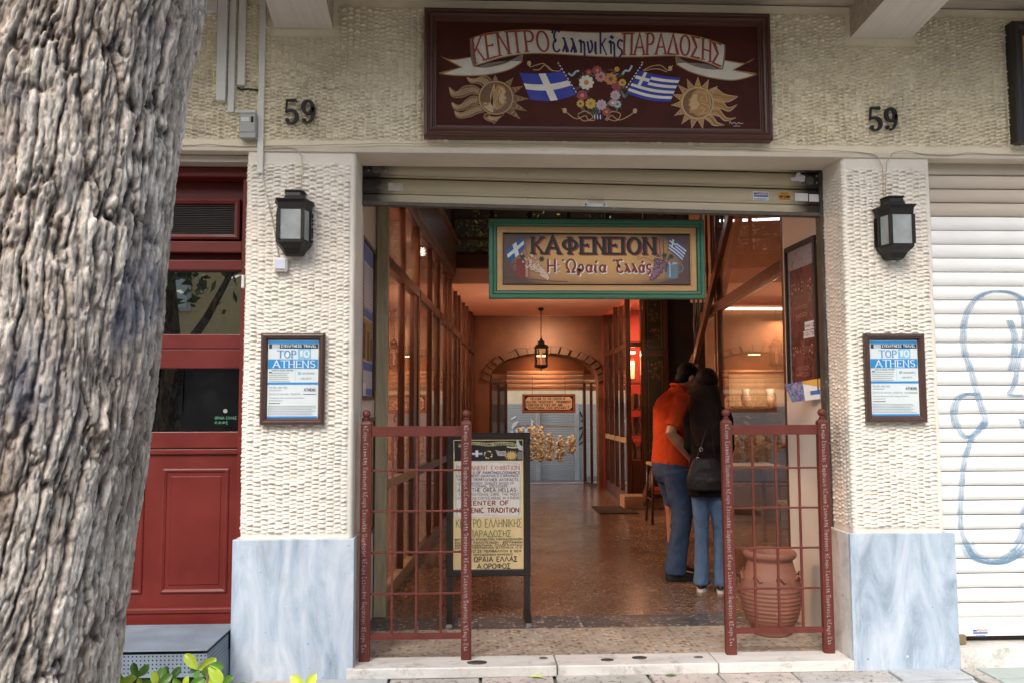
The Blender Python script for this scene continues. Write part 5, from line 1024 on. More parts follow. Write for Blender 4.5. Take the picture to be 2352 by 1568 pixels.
stroke(b, [(178,365), (174,500), (176,860), (190,895)], 5, A(2), pt('scroll_teal', (.08,.30,.28))); stroke(b, [(815,375), (824,500), (822,860), (800,897)], 5, A(2), pt('scroll_teal', (.08,.30,.28)))
fill_between(b, crv((200,170), (350,152), (500,160), (650,150), (790,165)), crv((200,205), (350,182), (500,196), (650,188), (790,200)), A(2), pt('board_ribbon', (.34,.33,.19)), 20)
stroke(b, crv((690,200), (750,210), (850,205)), 12, A(2), pt('board_cream', (.5,.47,.36))); tess(b, [(785,135), (808,135), (822,180), (850,200), (848,240), (815,235), (795,200)], A(3), pt('scratch_grey', (.42,.44,.46))); rect(b, 800, 845, 250, 330, A(3), pt('scratch_dark_grey', (.16,.17,.19)))
rect(b, 335, 440, 252, 288, A(2), bb_); rect(b, 335, 440, 264, 276, A(3), wp2); rect(b, 372, 398, 236, 302, A(3), wp2); stroke(b, [(150,140), (156,330)], 5, A(3), wp2)
for i in range(4): stroke(b, crv((575+i*6,236+i*14), (620,250+i*13), (680,246+i*13)), 6, A(3), wp2)
for a in range(0, 360, 24): stroke(b, [(735,290), (735+68*math.cos(R(a)), 290+50*math.sin(R(a)))], 8, A(2), pt('board_sun', (.50,.36,.13)))
disc(b, 735, 290, 44, 36, A(3), pt('board_sun', (.50,.36,.13)), 16)
for a in range(0, 360, 30): disc(b, 500+38*math.cos(R(a)), 280+36*math.sin(R(a)), 9, 8, A(3), (fy_, fw, pt('leaf_mid', (.07,.09,.05)))[a//30 % 3], 7)
b.build('painted_header', bd, local=True)
b = MB(); tr_, tb, tk, tm, tg, tv = pt('ink_red', (.38,.06,.04)), pt('ink_blue', (.03,.04,.16)), pt('ink_black', (.02,.02,.025)), pt('ink_maroon', (.18,.02,.02)), pt('ink_green', (.05,.12,.05)), pt('ink_violet', (.10,.08,.22))
text(b, 'ΚΕΝΤΡΟ', 205, 400, 192, 26, 5, A(3), m_frame_blk); text(b, 'ΕΛΛΗΝ. ΠΑΡΑΔΟΣΗΣ', 415, 780, 190, 24, 5, A(3), m_frame_blk)
for s_, xa_, xb_, yb_, h, w, m_ in (('PERMANENT EXHIBITION', 182, 814, 434, 42, 5, tr_), ('SERIES', 190, 368, 472, 24, 3.5, tr_), ('OF PAINTINGS,CERAMICS', 384, 816, 474, 26, 5, tb), ('EMBROIDERY-GRAPHICS-CARVINGS', 182, 806, 505, 24, 4.5, tb), ("WOMEN'S WEAR", 190, 440, 540, 24, 4.5, tb), ('&', 446, 464, 538, 24, 4, tr_), ('OTHER ARTIFACTS', 474, 806, 545, 25, 4.5, tb), ('OF THE HIGHEST QUALITY BASED OF', 188, 760, 578, 22, 3.6, tv), ('TRADITIONAL DESIGNS', 200, 692, 608, 26, 4.5, tv), ('AND" THE OREA HELLAS-', 190, 800, 654, 38, 5.5, tk), ('THE TRADITIONAL CAFE, THE MOST', 200, 812, 690, 24, 3.6, tv), ('ATTRACTIVE COFFEE-HOUSE IN ATHENS', 188, 812, 727, 24, 3.6, tv), ('CENTER OF', 300, 705, 786, 42, 9, tm), ('HELLENIC TRADITION', 186, 810, 860, 46, 10, tm), ('ΚΕΝΤΡΟ ΕΛΛΗΝΙΚΗΣ', 175, 838, 1006, 80, 6, tg), ('ΠΑΡΑΔΟΣΗΣ', 312, 728, 1100, 62, 6, tg), ('ΕΡΓΑΣΤΗΡΙΑ ΕΠΙΛΕΚΤΩΝ ΠΑΡΑΔΟΣΙΑΚΩΝ', 165, 842, 1134, 18, 4, tk), ('ΕΛΛΗΝΩΝ ΚΑΛΛΙΤΕΧΝΩΝ : ΖΩΓΡΑΦΙΚΗ', 165, 842, 1167, 20, 4, tk), ('ΚΕΡΑΜΙΚΗ-ΚΕΝΤΗΜΑ, ΞΥΛΟΓΛΥΠΤΙΚΗ', 165, 840, 1196, 20, 4, tk), ('ΚΑΙ-ΑΡΧΙΤΕΚΤΟΝΙΚΑ ΣΤΟΙΧΕΙΑ Κ.Α', 165, 838, 1217, 16, 3.6, tk), ('ΜΟΝΑΔΙΚΟ ΣΕ ΠΕΡΙΒΑΛΛΟΝ & ΘΕΑ', 170, 834, 1254, 22, 4, tk), ('ΠΑΡΑΔΟΣΙΑΚΟ ΚΑΦΕΝΕΙΟ', 350, 745, 1286, 18, 3.6, tk), ('+', 300, 325, 1345, 40, 7, tk), ('ΩΡΑΙΑ ΕΛΛΑΣ', 356, 792, 1346, 46, 8, tk), ('"', 806, 826, 1300, 20, 6, tk), ('Α.ΟΡΟΦΟΣ', 388, 724, 1414, 46, 8, tk)):
    text(b, s_, xa_, xb_, yb_, h, w, A(4), m_, thin=.85)
b.build('lettering', bd, local=True)
for sx in (-1, 1):
    x_ = sx*(W-.022); b = MB(); b.box(x_-.02, x_+.02, -.012, .02, .05, .29, m_frame_blk); b.rings([[(x_+a, y_, z_*1.0) for a in (-.018, .018)] for y_, z_ in ((-.02,.075), (-.14,.02), (-.15,.0), (.14,.0), (.14,.02), (.03,.075))], m_frame_blk, closed=False)
    for a in (-.018, .018): b.add([(x_+a, y_, z_) for y_, z_ in ((-.02,.075), (-.14,.02), (-.15,.0), (.14,.0), (.14,.02), (.03,.075))], [tuple(range(6))], m_frame_blk)
    b.build('leg', bd, local=True)
# ================================================================ PASSAGE INTERIOR
ORD = 'first second third fourth fifth sixth seventh eighth ninth tenth eleventh twelfth thirteenth fourteenth fifteenth sixteenth seventeenth eighteenth'.split()
def sbx(n, *a, **k): return struct(bx(n, None, *a, **k))
m_wine = M('wine_red_paint', (.34,.045,.03), .6, .15, 4)
m_shopback = M('shop_salmon_paint', (.66,.36,.25), .7, .1, 3)
# left reveal, white, with the frames on it
def skew_wall(name, x0f, y0, y1, z0, z1, m, th=.06, side=-1):
    b = MB(); a0, a1 = x0f(y0), x0f(y1)
    b.add([(a0, y0, z0), (a1, y1, z0), (a1+side*th, y1, z0), (a0+side*th, y0, z0), (a0, y0, z1), (a1, y1, z1), (a1+side*th, y1, z1), (a0+side*th, y0, z1)], [(0,1,2,3)[::-1], (4,5,6,7), (0,1,5,4), (1,2,6,5), (2,3,7,6), (3,0,4,7)], m); return b
struct(skew_wall('w', lambda y: -.672+.02*(y-.34), .345, 1.09, 0, 3.7, m_whitewall).build('left_reveal_wall'))
struct(skew_wall('w', lambda y: 2.076-.03*(y-.34), .345, .90, 0, 3.7, m_whitewall, side=1).build('right_reveal_wall'))
# upper void: dark walls, gallery
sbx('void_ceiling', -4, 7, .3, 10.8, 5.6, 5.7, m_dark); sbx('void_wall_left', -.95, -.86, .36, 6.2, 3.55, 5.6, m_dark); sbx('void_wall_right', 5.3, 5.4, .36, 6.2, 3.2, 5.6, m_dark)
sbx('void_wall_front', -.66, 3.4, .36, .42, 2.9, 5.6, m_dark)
CEI = 2.955
sbx('passage_ceiling', LW(6)-.1, 2.6, 6.12, 9.9, CEI, CEI+.08, m_salmon)
sbx('ceiling_fascia', LW(6)-.05, 2.75, 6.05, 6.12, CEI, 3.15, m_salmon); sbx('fascia_moulding', LW(6)-.05, 2.75, 6.03, 6.05, CEI+.0, CEI+.035, m_salmon)
sbx('gallery_beam', LW(6)-.05, 2.75, 6.0, 6.12, 3.152, 3.33, m_brown_d, bevel=.01)
gl = thing('gallery_window', 'dark upstairs gallery window band above the salmon ceiling', 'window', (1.2, 6.06, 3.33))
gx = [LW(6)-.02+i*.49 for i in range(7)]
for i, x in enumerate(gx): bx('mullion', gl, x, x+.05, 6.03, 6.09, 3.335, 4.3, m_frame_dk, bevel=.004)
for z in (3.335, 3.52, 3.78, 4.02): bx('rail', gl, gx[0], gx[-1]+.05, 6.04, 6.08, z, z+.03, m_brown_d)
for i in range(6): bx('pane', gl, gx[i]+.05, gx[i+1], 6.058, 6.061, 3.36, 4.3, m_glass)
gpl = []
for i, (x, y, s) in enumerate(((LW(6)+.35, 6.7, .30), (.9, 6.9, .3), (1.75, 6.6, .26), (2.5, 6.8, .28))):
    t = thing('potted_plant', ('leftmost', 'second', 'third', 'rightmost')[i]+' leafy plant behind the upstairs gallery window', 'plant', (x, y, 3.3), 'plants in the upstairs gallery')
    g = random.Random(i); b = MB()
    for _ in range(260):
        q_ = Vector((g.gauss(0, s*.45), g.gauss(0, s*.3), .35+g.gauss(0, .16))); a = Vector((g.gauss(0,1), g.gauss(0,1), g.gauss(0,.7))).normalized(); e = a.orthogonal().normalized(); l = g.uniform(.02, .045)
        b.add([q_-a*l, q_+e*l*.5, q_+a*l, q_-e*l*.5], [(0,1,2,3)], M('yellow_green_leaf', (.28,.26,.05), .4, .3, 8))
    b.build('foliage', t, local=True, kind='stuff'); b = MB(); b.lathe([(.09,0), (.12,.18), (.13,.2), (.12,.2)], (0,0,0), m_ochre, 12); b.build('pot', t, local=True, smooth=True)
sbx('gallery_floor', -3.5, 6, 6.12, 10.5, 3.16, 3.30, m_dark); sbx('gallery_back_wall', -3.5, 6, 8.2, 8.3, 3.3, 5.6, m_dark)
def lamp(name, label, x0, x1, y0, y1, z0, z1, col, e, parent=None, group=None):
    o = bx(name, parent, x0, x1, y0, y1, z0, z1, emit('lamp_%s_%g' % (name, e), col, e))
    if not parent: tag(o, label, 'lamp', group)
    return o
def area(name, loc, size, power, col, rot=(0,0,0), sy=None):
    l = bpy.data.lights.new(name, 'AREA'); l.energy = power; l.color = col; l.size = size
    if sy: l.shape = 'RECTANGLE'; l.size_y = sy
    o = bpy.data.objects.new(name, l); C.objects.link(o); o.location = loc; o.rotation_euler = rot; return o
WARM = (1, .50, .25); WARM2 = (1, .62, .38)
lamp('tube_lamp', 'cool white glowing bar upstairs, standing in for a lit window reflection', 1.0, 2.1, 6.9, 6.94, 3.93, 3.96, (.7,.85,1), 5)  # glowing bar added in place of a lit window's reflection
area('gallery_light', (1.2, 6.75, 4.6), .4, 2.5, (1,.8,.5))  # unseen warm light added for the gallery plants
# -------- left glazed shop partition
pw = [1.10, 3.02, 4.65, 5.92, 7.15, 8.45, 9.72]
gp_ = thing('glazed_partition', 'long glazed shop partition in brown wood along the left of the passage', 'shop window', (LW(5), 5, 0))
def zi(z, Y): return z-.013*(Y-1)
def seg(name, ya, yb, za, zb, w, m, off=0, fx=LW, par=None, side=-1, drop=True, bev=.004):
    b = MB(); f_ = zi if drop else (lambda z, y: z); a0, a1 = fx(ya)+off, fx(yb)+off; s = side*w
    b.add([(a0, ya, f_(za, ya)), (a1, yb, f_(za, yb)), (a1+s, yb, f_(za, yb)), (a0+s, ya, f_(za, ya)), (a0, ya, f_(zb, ya)), (a1, yb, f_(zb, yb)), (a1+s, yb, f_(zb, yb)), (a0+s, ya, f_(zb, ya))], [(0,1,2,3)[::-1], (4,5,6,7), (0,1,5,4), (1,2,6,5), (2,3,7,6), (3,0,4,7)], m)
    return b.build(name, par, bevel=bev)
bx('post', gp_, -.652, -.572, 1.09, 1.17, 0, 4.2, m_olive, bevel=.006, label='olive painted end post')
for i, y_ in enumerate(pw[1:]): seg('post', y_, y_+.085, .05, 3.14, .07, m_brown, par=gp_, drop=False)
for i in range(len(pw)-1):
    a, c = pw[i]+.09, pw[i+1]-.003
    seg('middle_rail', a, c, 2.42, 2.50, .06, m_brown, par=gp_, off=.006); seg('lower_rail', a, c, .84, .91, .06, m_olive if i == 0 else m_brown, par=gp_); seg('base_rail', a, c, .05, .15, .06, m_olive if i == 0 else m_brown_d, par=gp_, drop=False); seg('top_rail', a, c, 3.06, 3.12, .06, m_brown, par=gp_)
    seg('pane', a, c, .91, 2.42, .004, m_glass, off=-.03, par=gp_, bev=0); seg('pane', a, c, .15, .84, .004, m_glass, off=-.03, par=gp_, bev=0); seg('pane', a, c, 2.50, 3.06, .004, m_glass, off=-.03, par=gp_, bev=0)
    mid = (a+c)/2+.12; seg('glazing_bar', mid, mid+.035, .15, 3.06, .05, m_brown, off=-.004, par=gp_, bev=.002)
seg('casing', 2.80, 3.0, .15, 2.42, .05, m_brown_d, off=-.01, par=gp_)
b = MB(); 
ct = thing('ceiling_beam', 'wide dark varnished beam running above the left glazed partition', 'beam', (LW(3), 3, 3.2))
seg('beam_face', .45, 6.0, 3.13, 3.52, .12, m_brown_d, off=.05, par=ct); seg('cornice', .45, 6.0, 3.50, 3.55, .16, m_brown, off=.09, par=ct); seg('soffit_moulding', .45, 6.0, 3.10, 3.135, .10, m_brown, off=.04, par=ct)
# left shop room
sbx('shop_back_wall', -3.1, -3.0, 1.1, 10, 0, 3.3, m_shopback); sbx('shop_ceiling', -3.1, -.75, 1.1, 10, 3.14, 3.2, m_shopback); struct(skew_wall('shop_ceiling_strip', lambda y: LW(y)-.07, 1.1, 10, 3.141, 3.199, m_shopback, th=.75).build('shop_ceiling')); sbx('shop_floor', -3.1, -.8, 1.1, 10, -.05, .03, m_ter); sbx('shop_end_wall', -3.1, LW(9.8)-.08, 9.8, 9.9, 0, 3.2, m_shopback); sbx('shop_front_wall', -3.1, -.66, 1.62, 1.68, 0, 3.2, m_shopback)
m_shelf = wood('shelf_wood', (.36,.16,.08), .5, 'y')
for k, yy in enumerate((2.3, 4.2, 6.1, 8.0)):
    t = thing('shelf_unit', ('nearest', 'second', 'third', 'farthest')[k]+' wooden shelf unit in the left shop', 'shelf', (-2.8, yy, .03))
    for z in (.3, .8, 1.3, 1.8, 2.3): bx('shelf', t, -2.99, -2.65, yy-.75, yy+.75, z, z+.03, m_shelf)
    for y_ in (-.77, .75): bx('side_panel', t, -2.99, -2.64, yy+y_, yy+y_+.02, .03, 2.4, m_shelf)
    g = random.Random(k)
    for z in (.33, .83, 1.33, 1.83):
        y_ = yy-.65
        while y_ < yy+.6:
            o_ = MB(); r_ = g.uniform(.04, .08); hh = g.uniform(.12, .32); o_.lathe([(r_*.6, 0), (r_, hh*.4), (r_*.8, hh*.7), (r_*.35, hh*.85), (r_*.5, hh)], (0,0,0), g.choice([M('vase_terracotta', (.40,.15,.07), .5), M('vase_white', (.6,.55,.5), .3), M('vase_blue', (.05,.1,.3), .3), M('vase_brass', (.5,.3,.1), .3, metal=.8)]), 12)
            v = o_.build('vase', None, smooth=True); v.location = (-2.8+g.uniform(-.05, .05), y_, z); cnt = (cnt+1) if y_ > yy-.649 else 1; tag(v, '%s vase, %s from the near end of the %s shelf of the %s unit' % (v.data.materials[0].name[5:], ORD[cnt-1], {.33:'lowest',.83:'second',1.33:'third',1.83:'top'}[z], ('nearest','second','third','farthest')[k]), 'vase', 'vases on the shelves of the left shop'); y_ += g.uniform(.2, .4)
for i, yy in enumerate((2.6, 5.2, 7.8)):
    lamp('strip_lamp', ('nearest', 'middle', 'farthest')[i]+' strip lamp on the ceiling of the left shop', -1.9, -1.8, yy-.6, yy+.6, 3.09, 3.13, (1,.82,.62), 5, group='strip lamps in the left shop')
    area('strip_light', (-1.85, yy, 3.05), .15, 150, (1,.66,.45), sy=1.2)
lamp('ceiling_lamp', 'small bright square lamp just behind the second pane of the left partition', -.62, -.50, 4.05, 4.25, 2.99, 3.04, (1,.97,.9), 9)
# -------- right side: near shop glass, stair, panels, rear shop
def RG(Y): return 2.052+.1026*(Y-.85)
ng = thing('glazed_partition', 'near right glazed partition behind the clay jar', 'shop window', (RG(2.5), 2.5, 0))
seg('post', .905, .955, .05, 4.2, .05, m_brown, fx=RG, par=ng, side=1, drop=False); seg('post', 3.3, 3.37, .05, 3.3, .06, m_brown, fx=RG, par=ng, side=1, drop=False); seg('post', 3.44, 3.49, .05, 3.3, .06, m_brown, fx=RG, par=ng, side=1, drop=False)
seg('middle_rail', .96, 4.4, 2.31, 2.40, .06, m_brown, fx=RG, par=ng, side=1, drop=False); seg('base_rail', .96, 3.3, .05, .22, .06, m_brown_d, fx=RG, par=ng, side=1, drop=False)
seg('pane', .96, 3.3, .22, 2.31, .004, m_glassr, fx=RG, off=.02, par=ng, side=1, bev=0, drop=False); seg('pane', .96, 3.3, 2.40, 4.3, .004, m_glassr, fx=RG, off=.02, par=ng, side=1, bev=0, drop=False)
m_brownwall = M('brown_shop_wall', (.20,.105,.06), .7, .2, 3)
sbx('right_shop_back_wall', 2.95, 6.2, 6.0, 6.1, 0, 2.72, m_brownwall); sbx('right_shop_upper_wall', 2.75, 6.2, 6.0, 6.02, 2.722, 5.6, m_shopback); sbx('right_shop_side_wall', 5.2, 5.3, .4, 6, 0, 3.9, m_brownwall); sbx('right_shop_floor', 2.1, 6.2, .4, 7.4, -.05, .045, m_ter); sbx('void_ceiling_right', 2.6, 6.2, .4, 6, 4.9, 5.0, m_shopback); sbx('right_shop_near_wall', 2.15, 6.2, .4, .46, 0, 3.9, m_brownwall)
bx2 = tag(bx('wall_beam', None, 2.95, 5.2, 5.93, 5.998, 2.68, 2.80, wood('red_brown_beam', (.36,.09,.035), .4, 'x')), 'red brown beam above the strip light in the right shop', 'beam')
lamp('strip_lamp', 'long thin strip lamp below the red beam in the right shop', 2.97, 5.1, 5.93, 5.97, 2.625, 2.655, (1,.78,.5), 3.5)
area('strip_light', (3.9, 5.85, 2.6), .08, 20, WARM2, (R(-35), 0, 0), sy=None)
area('right_shop_light', (3.6, 3.4, 3.5), .5, 12, WARM2, (R(20),0,0))  # soft area light added to fill the shop, without a fixture
# display case and stools in the near right shop
dc = thing('display_case', 'lit glass display case inside the near right shop', 'display case', (3.2, 5.2, 0))
for z in (.5, .95, 1.4, 1.8): bx('shelf', dc, 2.95, 3.9, 5.1, 5.6, z, z+.02, m_shelf)
bx('back_panel', dc, 2.95, 3.9, 5.6, 5.62, .05, 1.85, M('display_back_cream', (.72,.55,.38), .5)); bx('side_panel', dc, 2.93, 2.95, 5.1, 5.62, .05, 1.85, m_shelf); bx('side_panel', dc, 3.9, 3.92, 5.1, 5.62, .05, 1.85, m_shelf)
area('display_light', (3.4, 5.2, 1.78), .5, 4, (1,.72,.45), (R(25), 0, 0))
for i in range(6):
    o_ = MB(); o_.lathe([(.03,0), (.06,.08), (.04,.16), (.05,.2)], (0,0,0), M('vase_white', (.6,.55,.5), .3), 12); v = o_.build('vase', None, smooth=True); v.location = (3.05+i*.15, 5.3, (.97, 1.42)[i % 2]); tag(v, 'white vase, %s from the left on the %s shelf of the lit display case' % (('first','first','second','second','third','third')[i], ('middle','upper')[i%2]), 'vase', 'vases in the display case')
def stool(x, y, h, label, rush=(.30,.22,.12)):
    t = thing('stool', label, 'stool', (x, y, FL)); b = MB()
    b.box(-.17, .17, -.17, .17, h-.03, h+.01, M('rush_seat', rush, .8, .3, 30, bs=.5)); b.build('seat', t, local=True, bevel=.012)
    for sx in (-1, 1):
        for sy in (-1, 1): b = MB(); b.tube([(sx*.17, sy*.17, 0), (sx*.15, sy*.15, h)], .016, m_frame_dk, 8); b.build('leg', t, local=True, smooth=True)
    for sx in (-1, 1): b = MB(); b.tube([(sx*.16, -.16, h*.4), (sx*.16, .16, h*.4)], .01, m_frame_dk, 6); b.tube([(-.16, sx*.16, h*.5), (.16, sx*.16, h*.5)], .01, m_frame_dk, 6); b.build('stretcher', t, local=True)
stool(2.75, 2.1, .46, 'low rush-seated stool behind the right glass, nearest the jar'); stool(2.95, 3.0, .5, 'second rush-seated stool behind the right glass'); stool(2.25, 5.5, .7, 'tall wooden stool behind the standing man', (.2,.09,.04))
tb_ = thing('side_table', 'small table with a cream cloth behind the right glass', 'table', (2.75, 3.9, FL)); bx('table_top', tb_, 2.45, 3.05, 3.7, 4.2, .80, .83, M('cream_cloth', (.5,.4,.25), .8)); 
for sx in (2.5, 3.0):
    for sy in (3.74, 4.16): bx('leg', tb_, sx-.02, sx+.02, sy-.02, sy+.02, FL, .80, m_frame_dk)
# staircase
sc_ = thing('staircase', 'steep dark wooden staircase rising towards the street on the right', 'staircase', (2.5, 5.5, FL))
A0, A1 = Vector((2.30, 6.95, .12)), Vector((2.17, 1.95, 3.42)); pA = Vector((2.36, 4.35, 1.91)); pB = Vector((2.2, 2.5, 3.05))
A1 = pB+(pB-pA)*.35
b = MB(); b.beam(A0, pA, .05, .16, m_brown); b.build('lower_string', sc_, bevel=.004); b = MB(); b.beam(pA, A1, .045, .10, m_brown); b.build('upper_string', sc_, bevel=.004)
ntr = 16
for i in range(ntr//2-1):
    t_ = (i+.5)/ntr; q_ = A0.lerp(pA, t_*2) if t_ < .5 else pA.lerp(A1, t_*2-1); bx('step', sc_, q_.x+.02, q_.x+.22, q_.y-.15, q_.y+.12, q_.z-.02, q_.z+.02, m_dark, bevel=.004)
for i in range(10, 20):
    t_ = (i+.5)/20; q_ = A0.lerp(pA, t_*2) if t_ < .5 else pA.lerp(A1, t_*2-1)
    b = MB(); b.lathe([(.011,.05), (.011,.2), (.018,.28), (.011,.36), (.014,.6), (.009,.9), (.009,.98)], (q_.x-.02, q_.y, q_.z), m_dark, 8); b.build('baluster', sc_, smooth=True)
b = MB(); b.tube([pA+Vector((-.02,0,1.0)), A1+Vector((-.02,0,1.0))], .022, m_dark, 8); b.build('handrail', sc_, smooth=True)
bx('bottom_step', sc_, 2.02, 2.55, 6.85, 7.2, FL, FL+.17, M('step_stone', (.42,.27,.18), .5), bevel=.008)
# painted folk panels
fpn = thing('painted_panel_door', 'tall dark green painted panels with faded flower sprays beyond the stair', 'painted door', (2.58, 7.38, 0))
m_dg = M('dark_green_paint', (.032,.030,.016), .4, .3, 5); bx('stile', fpn, 2.40, 2.44, 7.34, 7.40, .05, 3.0, m_brown_d); bx('stile', fpn, 2.71, 2.76, 7.34, 7.40, .05, 3.0, m_brown_d); bx('rail', fpn, 2.441, 2.709, 7.345, 7.40, 2.14, 2.20, m_brown_d)
for za, zb in ((.3, 2.138), (2.202, 2.98)):
    bx('door_panel', fpn, 2.441, 2.709, 7.36, 7.40, za, zb, m_dg); b = MB(); g = random.Random(int(za*10)); fl_c = [pt('faded_rose', (.16,.045,.02)), pt('faded_olive', (.09,.07,.02)), pt('faded_ochre', (.18,.10,.04))]
    mp = lambda u, v: (2.575+u, 7.3592, v)
    for cz in ((zb-.25, zb-.5) if za > 1 else (zb-.18, zb-.28, 1.0, .8)):
        for _ in range(14): disc(b, g.gauss(0, .06), cz+g.gauss(0, .05), g.uniform(.01, .028), g.uniform(.008, .02), mp, g.choice(fl_c), 8)
    stroke(b, [(-.1, za+.06), (.1, za+.06), (.1, zb-.06), (-.1, zb-.06), (-.1, za+.06)], .008, mp, fl_c[2]); b.build('flower_spray', fpn)
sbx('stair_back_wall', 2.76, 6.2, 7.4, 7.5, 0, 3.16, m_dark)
# rear right shop (lit red)
SX = 2.16; rshop = thing('glazed_partition', 'far right glazed shop front with a red lit interior', 'shop window', (SX, 8.5, 0))
def RS(Y): return SX+.02*(Y-7.37)
for y_ in (7.37, 8.5, 9.62): seg('post', y_, y_+.09, .05, CEI, .07, m_brown, fx=RS, par=rshop, side=1, drop=False)
for a, c in ((7.462, 8.498), (8.592, 9.618)):
    seg('middle_rail', a, c, 2.24, 2.32, .06, m_brown, fx=RS, par=rshop, side=1, drop=False); seg('lower_rail', a, c, .90, .97, .06, m_olive, fx=RS, par=rshop, side=1, drop=False); seg('base_rail', a, c, .05, .2, .06, m_brown, fx=RS, par=rshop, side=1, drop=False)
    seg('glazing_bar', (a+c)/2, (a+c)/2+.03, .2, CEI-.05, .04, m_brown, fx=RS, par=rshop, side=1, drop=False, bev=.002)
    for za, zb in ((.2, .90), (.97, 2.24), (2.32, CEI-.05)): seg('pane', a, c, za, zb, .004, m_glass, fx=RS, off=.03, par=rshop, side=1, drop=False, bev=0)
bx('front_base', rshop, SX+.08, 2.39, 7.37, 7.43, FL, .66, m_brown); bx('front_post', rshop, 2.375, 2.398, 7.36, 7.44, .05, CEI, m_brown); bx('front_rail', rshop, SX+.08, 2.374, 7.37, 7.43, 2.26, 2.33, m_brown); bx('pane', rshop, SX+.08, 2.374, 7.395, 7.399, .66, 2.26, m_glass); bx('pane', rshop, SX+.08, 2.374, 7.395, 7.399, 2.33, CEI, m_glass)
sbx('red_shop_back_wall', 3.4, 3.5, 7.5, 9.75, 0, CEI, m_wine); sbx('red_shop_inner_wall', 2.3, 3.5, 8.9, 8.95, 0, CEI, m_wine); sbx('red_shop_end_wall', 2.2, 3.5, 9.72, 9.8, 0, CEI, m_wine); sbx('red_shop_ceiling', 2.6, 3.5, 7.4, 9.8, CEI, CEI+.05, m_salmon)
bs = thing('bookshelf', 'narrow shelf of books and cards in the red lit shop', 'shelf', (2.3, 7.75, 0))
for z in (.66, 1.0, 1.36, 1.75): bx('shelf', bs, 2.21, 2.9, 7.6, 8.0, z, z+.02, m_shelf)
g = random.Random(9)
for z in (.68, 1.02, 1.38):
    x = 2.23; n0 = n = 0
    while x < 2.85:
        w = g.uniform(.02, .06); hh = g.uniform(.14, .27); ti = g.uniform(-.18, .18) if z == 1.02 else 0
        b = MB(); b.box(-w/2, w/2, -.08, .08, 0, hh, M('book_%d' % (n % 6), ((.45,.12,.05), (.5,.3,.2), (.12,.04,.03), (.5,.42,.35), (.25,.1,.05), (.4,.2,.1))[n % 6], .5)); o = b.build('book', None); o.location = (x+w/2, 7.72, z+.005); o.rotation_euler = (0, ti, 0); tag(o, '%s book, %s from the left, %s shelf of the red shop' % (('rust','peach','dark brown','cream','brown','tan')[n % 6], ORD[n], {.68:'lowest',1.02:'middle',1.38:'upper'}[z]), 'book', 'books in the red lit shop'); x += w+.012+abs(ti)*.2; n += 1
pcf = thing('framed_picture', 'small framed picture on the red wall above the books', 'picture', (2.33, 7.9, 1.8)); bx('frame', pcf, 2.24, 2.40, 7.89, 7.91, 1.80, 2.12, m_brown); bx('print', pcf, 2.26, 2.38, 7.885, 7.889, 1.83, 2.09, M('pale_print', (.6,.4,.3), .5))
lamp('bulb_lamp', 'glowing lamp at the top of the red lit shop window', 2.24, 2.36, 7.7, 7.78, 2.19, 2.22, (1,.66,.36), 5)
area('red_shop_light', (2.6, 8.0, 2.9), .3, 26, (1,.40,.22)); area('red_shop_light', (2.7, 9.3, 2.9), .3, 12, (1,.45,.25))
area('lamp_light', (2.3, 7.74, 2.17), .12, 5, (1,.6,.35))
# passage ceiling glow: unseen upward area light added to brighten it
area('ceiling_glow', (1.1, 6.8, 1.9), 1.0, 8, (1,.66,.44), (R(180), 0, 0))
# -------- arch wall
AYY = 9.8
def W3(px, py, Y): q_ = P(px, py, Y); return q_
zsp = W3(1125, 880, AYY).z; zap = W3(1245, 812, AYY).z; axl, axr = W3(1124, 900, AYY).x, W3(1374, 900, AYY).x; acx = (axl+axr)/2; aw = (axr-axl)/2; xl_, xr_ = LW(AYY)-.1, RS(AYY)+.12
b = MB(); N = 24; arcp = [(acx-aw*math.cos(math.pi*i/N), zsp+(zap-zsp)*math.sin(math.pi*i/N)**.8) for i in range(N+1)]
for i in range(N):
    (x0_, z0_), (x1_, z1_) = arcp[i], arcp[i+1]
    b.add([(x0_, AYY, z0_), (x1_, AYY, z1_), (x1_, AYY, CEI), (x0_, AYY, CEI), (x0_, AYY+.5, z0_), (x1_, AYY+.5, z1_)], [(0,1,2,3), (0,4,5,1)], m_ochre)
b.box(xl_, axl, AYY, AYY+.5, 0, CEI, m_ochre); b.box(axr, xr_, AYY, AYY+.5, 0, CEI, m_ochre); struct(b.build('arch_wall'))
arw = thing('stone_arch', 'rough stone arch spanning the far end of the passage', 'arch', (acx, AYY, zsp)); m_stone = M('arch_stone', (.15,.07,.034), .85, .35, 7, bs=.8, bscale=25)
g = random.Random(2)
for i in range(17):
    a0, a1 = (i+.04+g.uniform(-.25,.1))/17, (i+.94)/17; pp = []
    for a in (a0, a1):
        i_ = a*N; j = min(int(i_), N-1); f_ = i_-j; x_ = arcp[j][0]*(1-f_)+arcp[j+1][0]*f_; z__ = arcp[j][1]*(1-f_)+arcp[j+1][1]*f_; dx, dz = x_-acx, (z__-zsp+.35); l = math.hypot(dx, dz); t_ = .13+g.uniform(-.02, .03); pp.append(((x_, z__+.002), (x_+dx/l*t_, z__+dz/l*t_)))
    d_ = .03+g.uniform(0, .035); v = [pp[0][0], pp[1][0], pp[1][1], pp[0][1]]; cxx_, czz_ = sum(q_[0] for q_ in v)/4, sum(q_[1] for q_ in v)/4
    b = MB(); b.add([(x_, AYY-.002, z__) for x_, z__ in v]+[(cxx_+(x_-cxx_)*.86, AYY-d_, czz_+(z__-czz_)*.84) for x_, z__ in v], [(0,1,5,4), (1,2,6,5), (2,3,7,6), (3,0,4,7), (4,5,6,7)], m_stone); b.build('stone', arw)

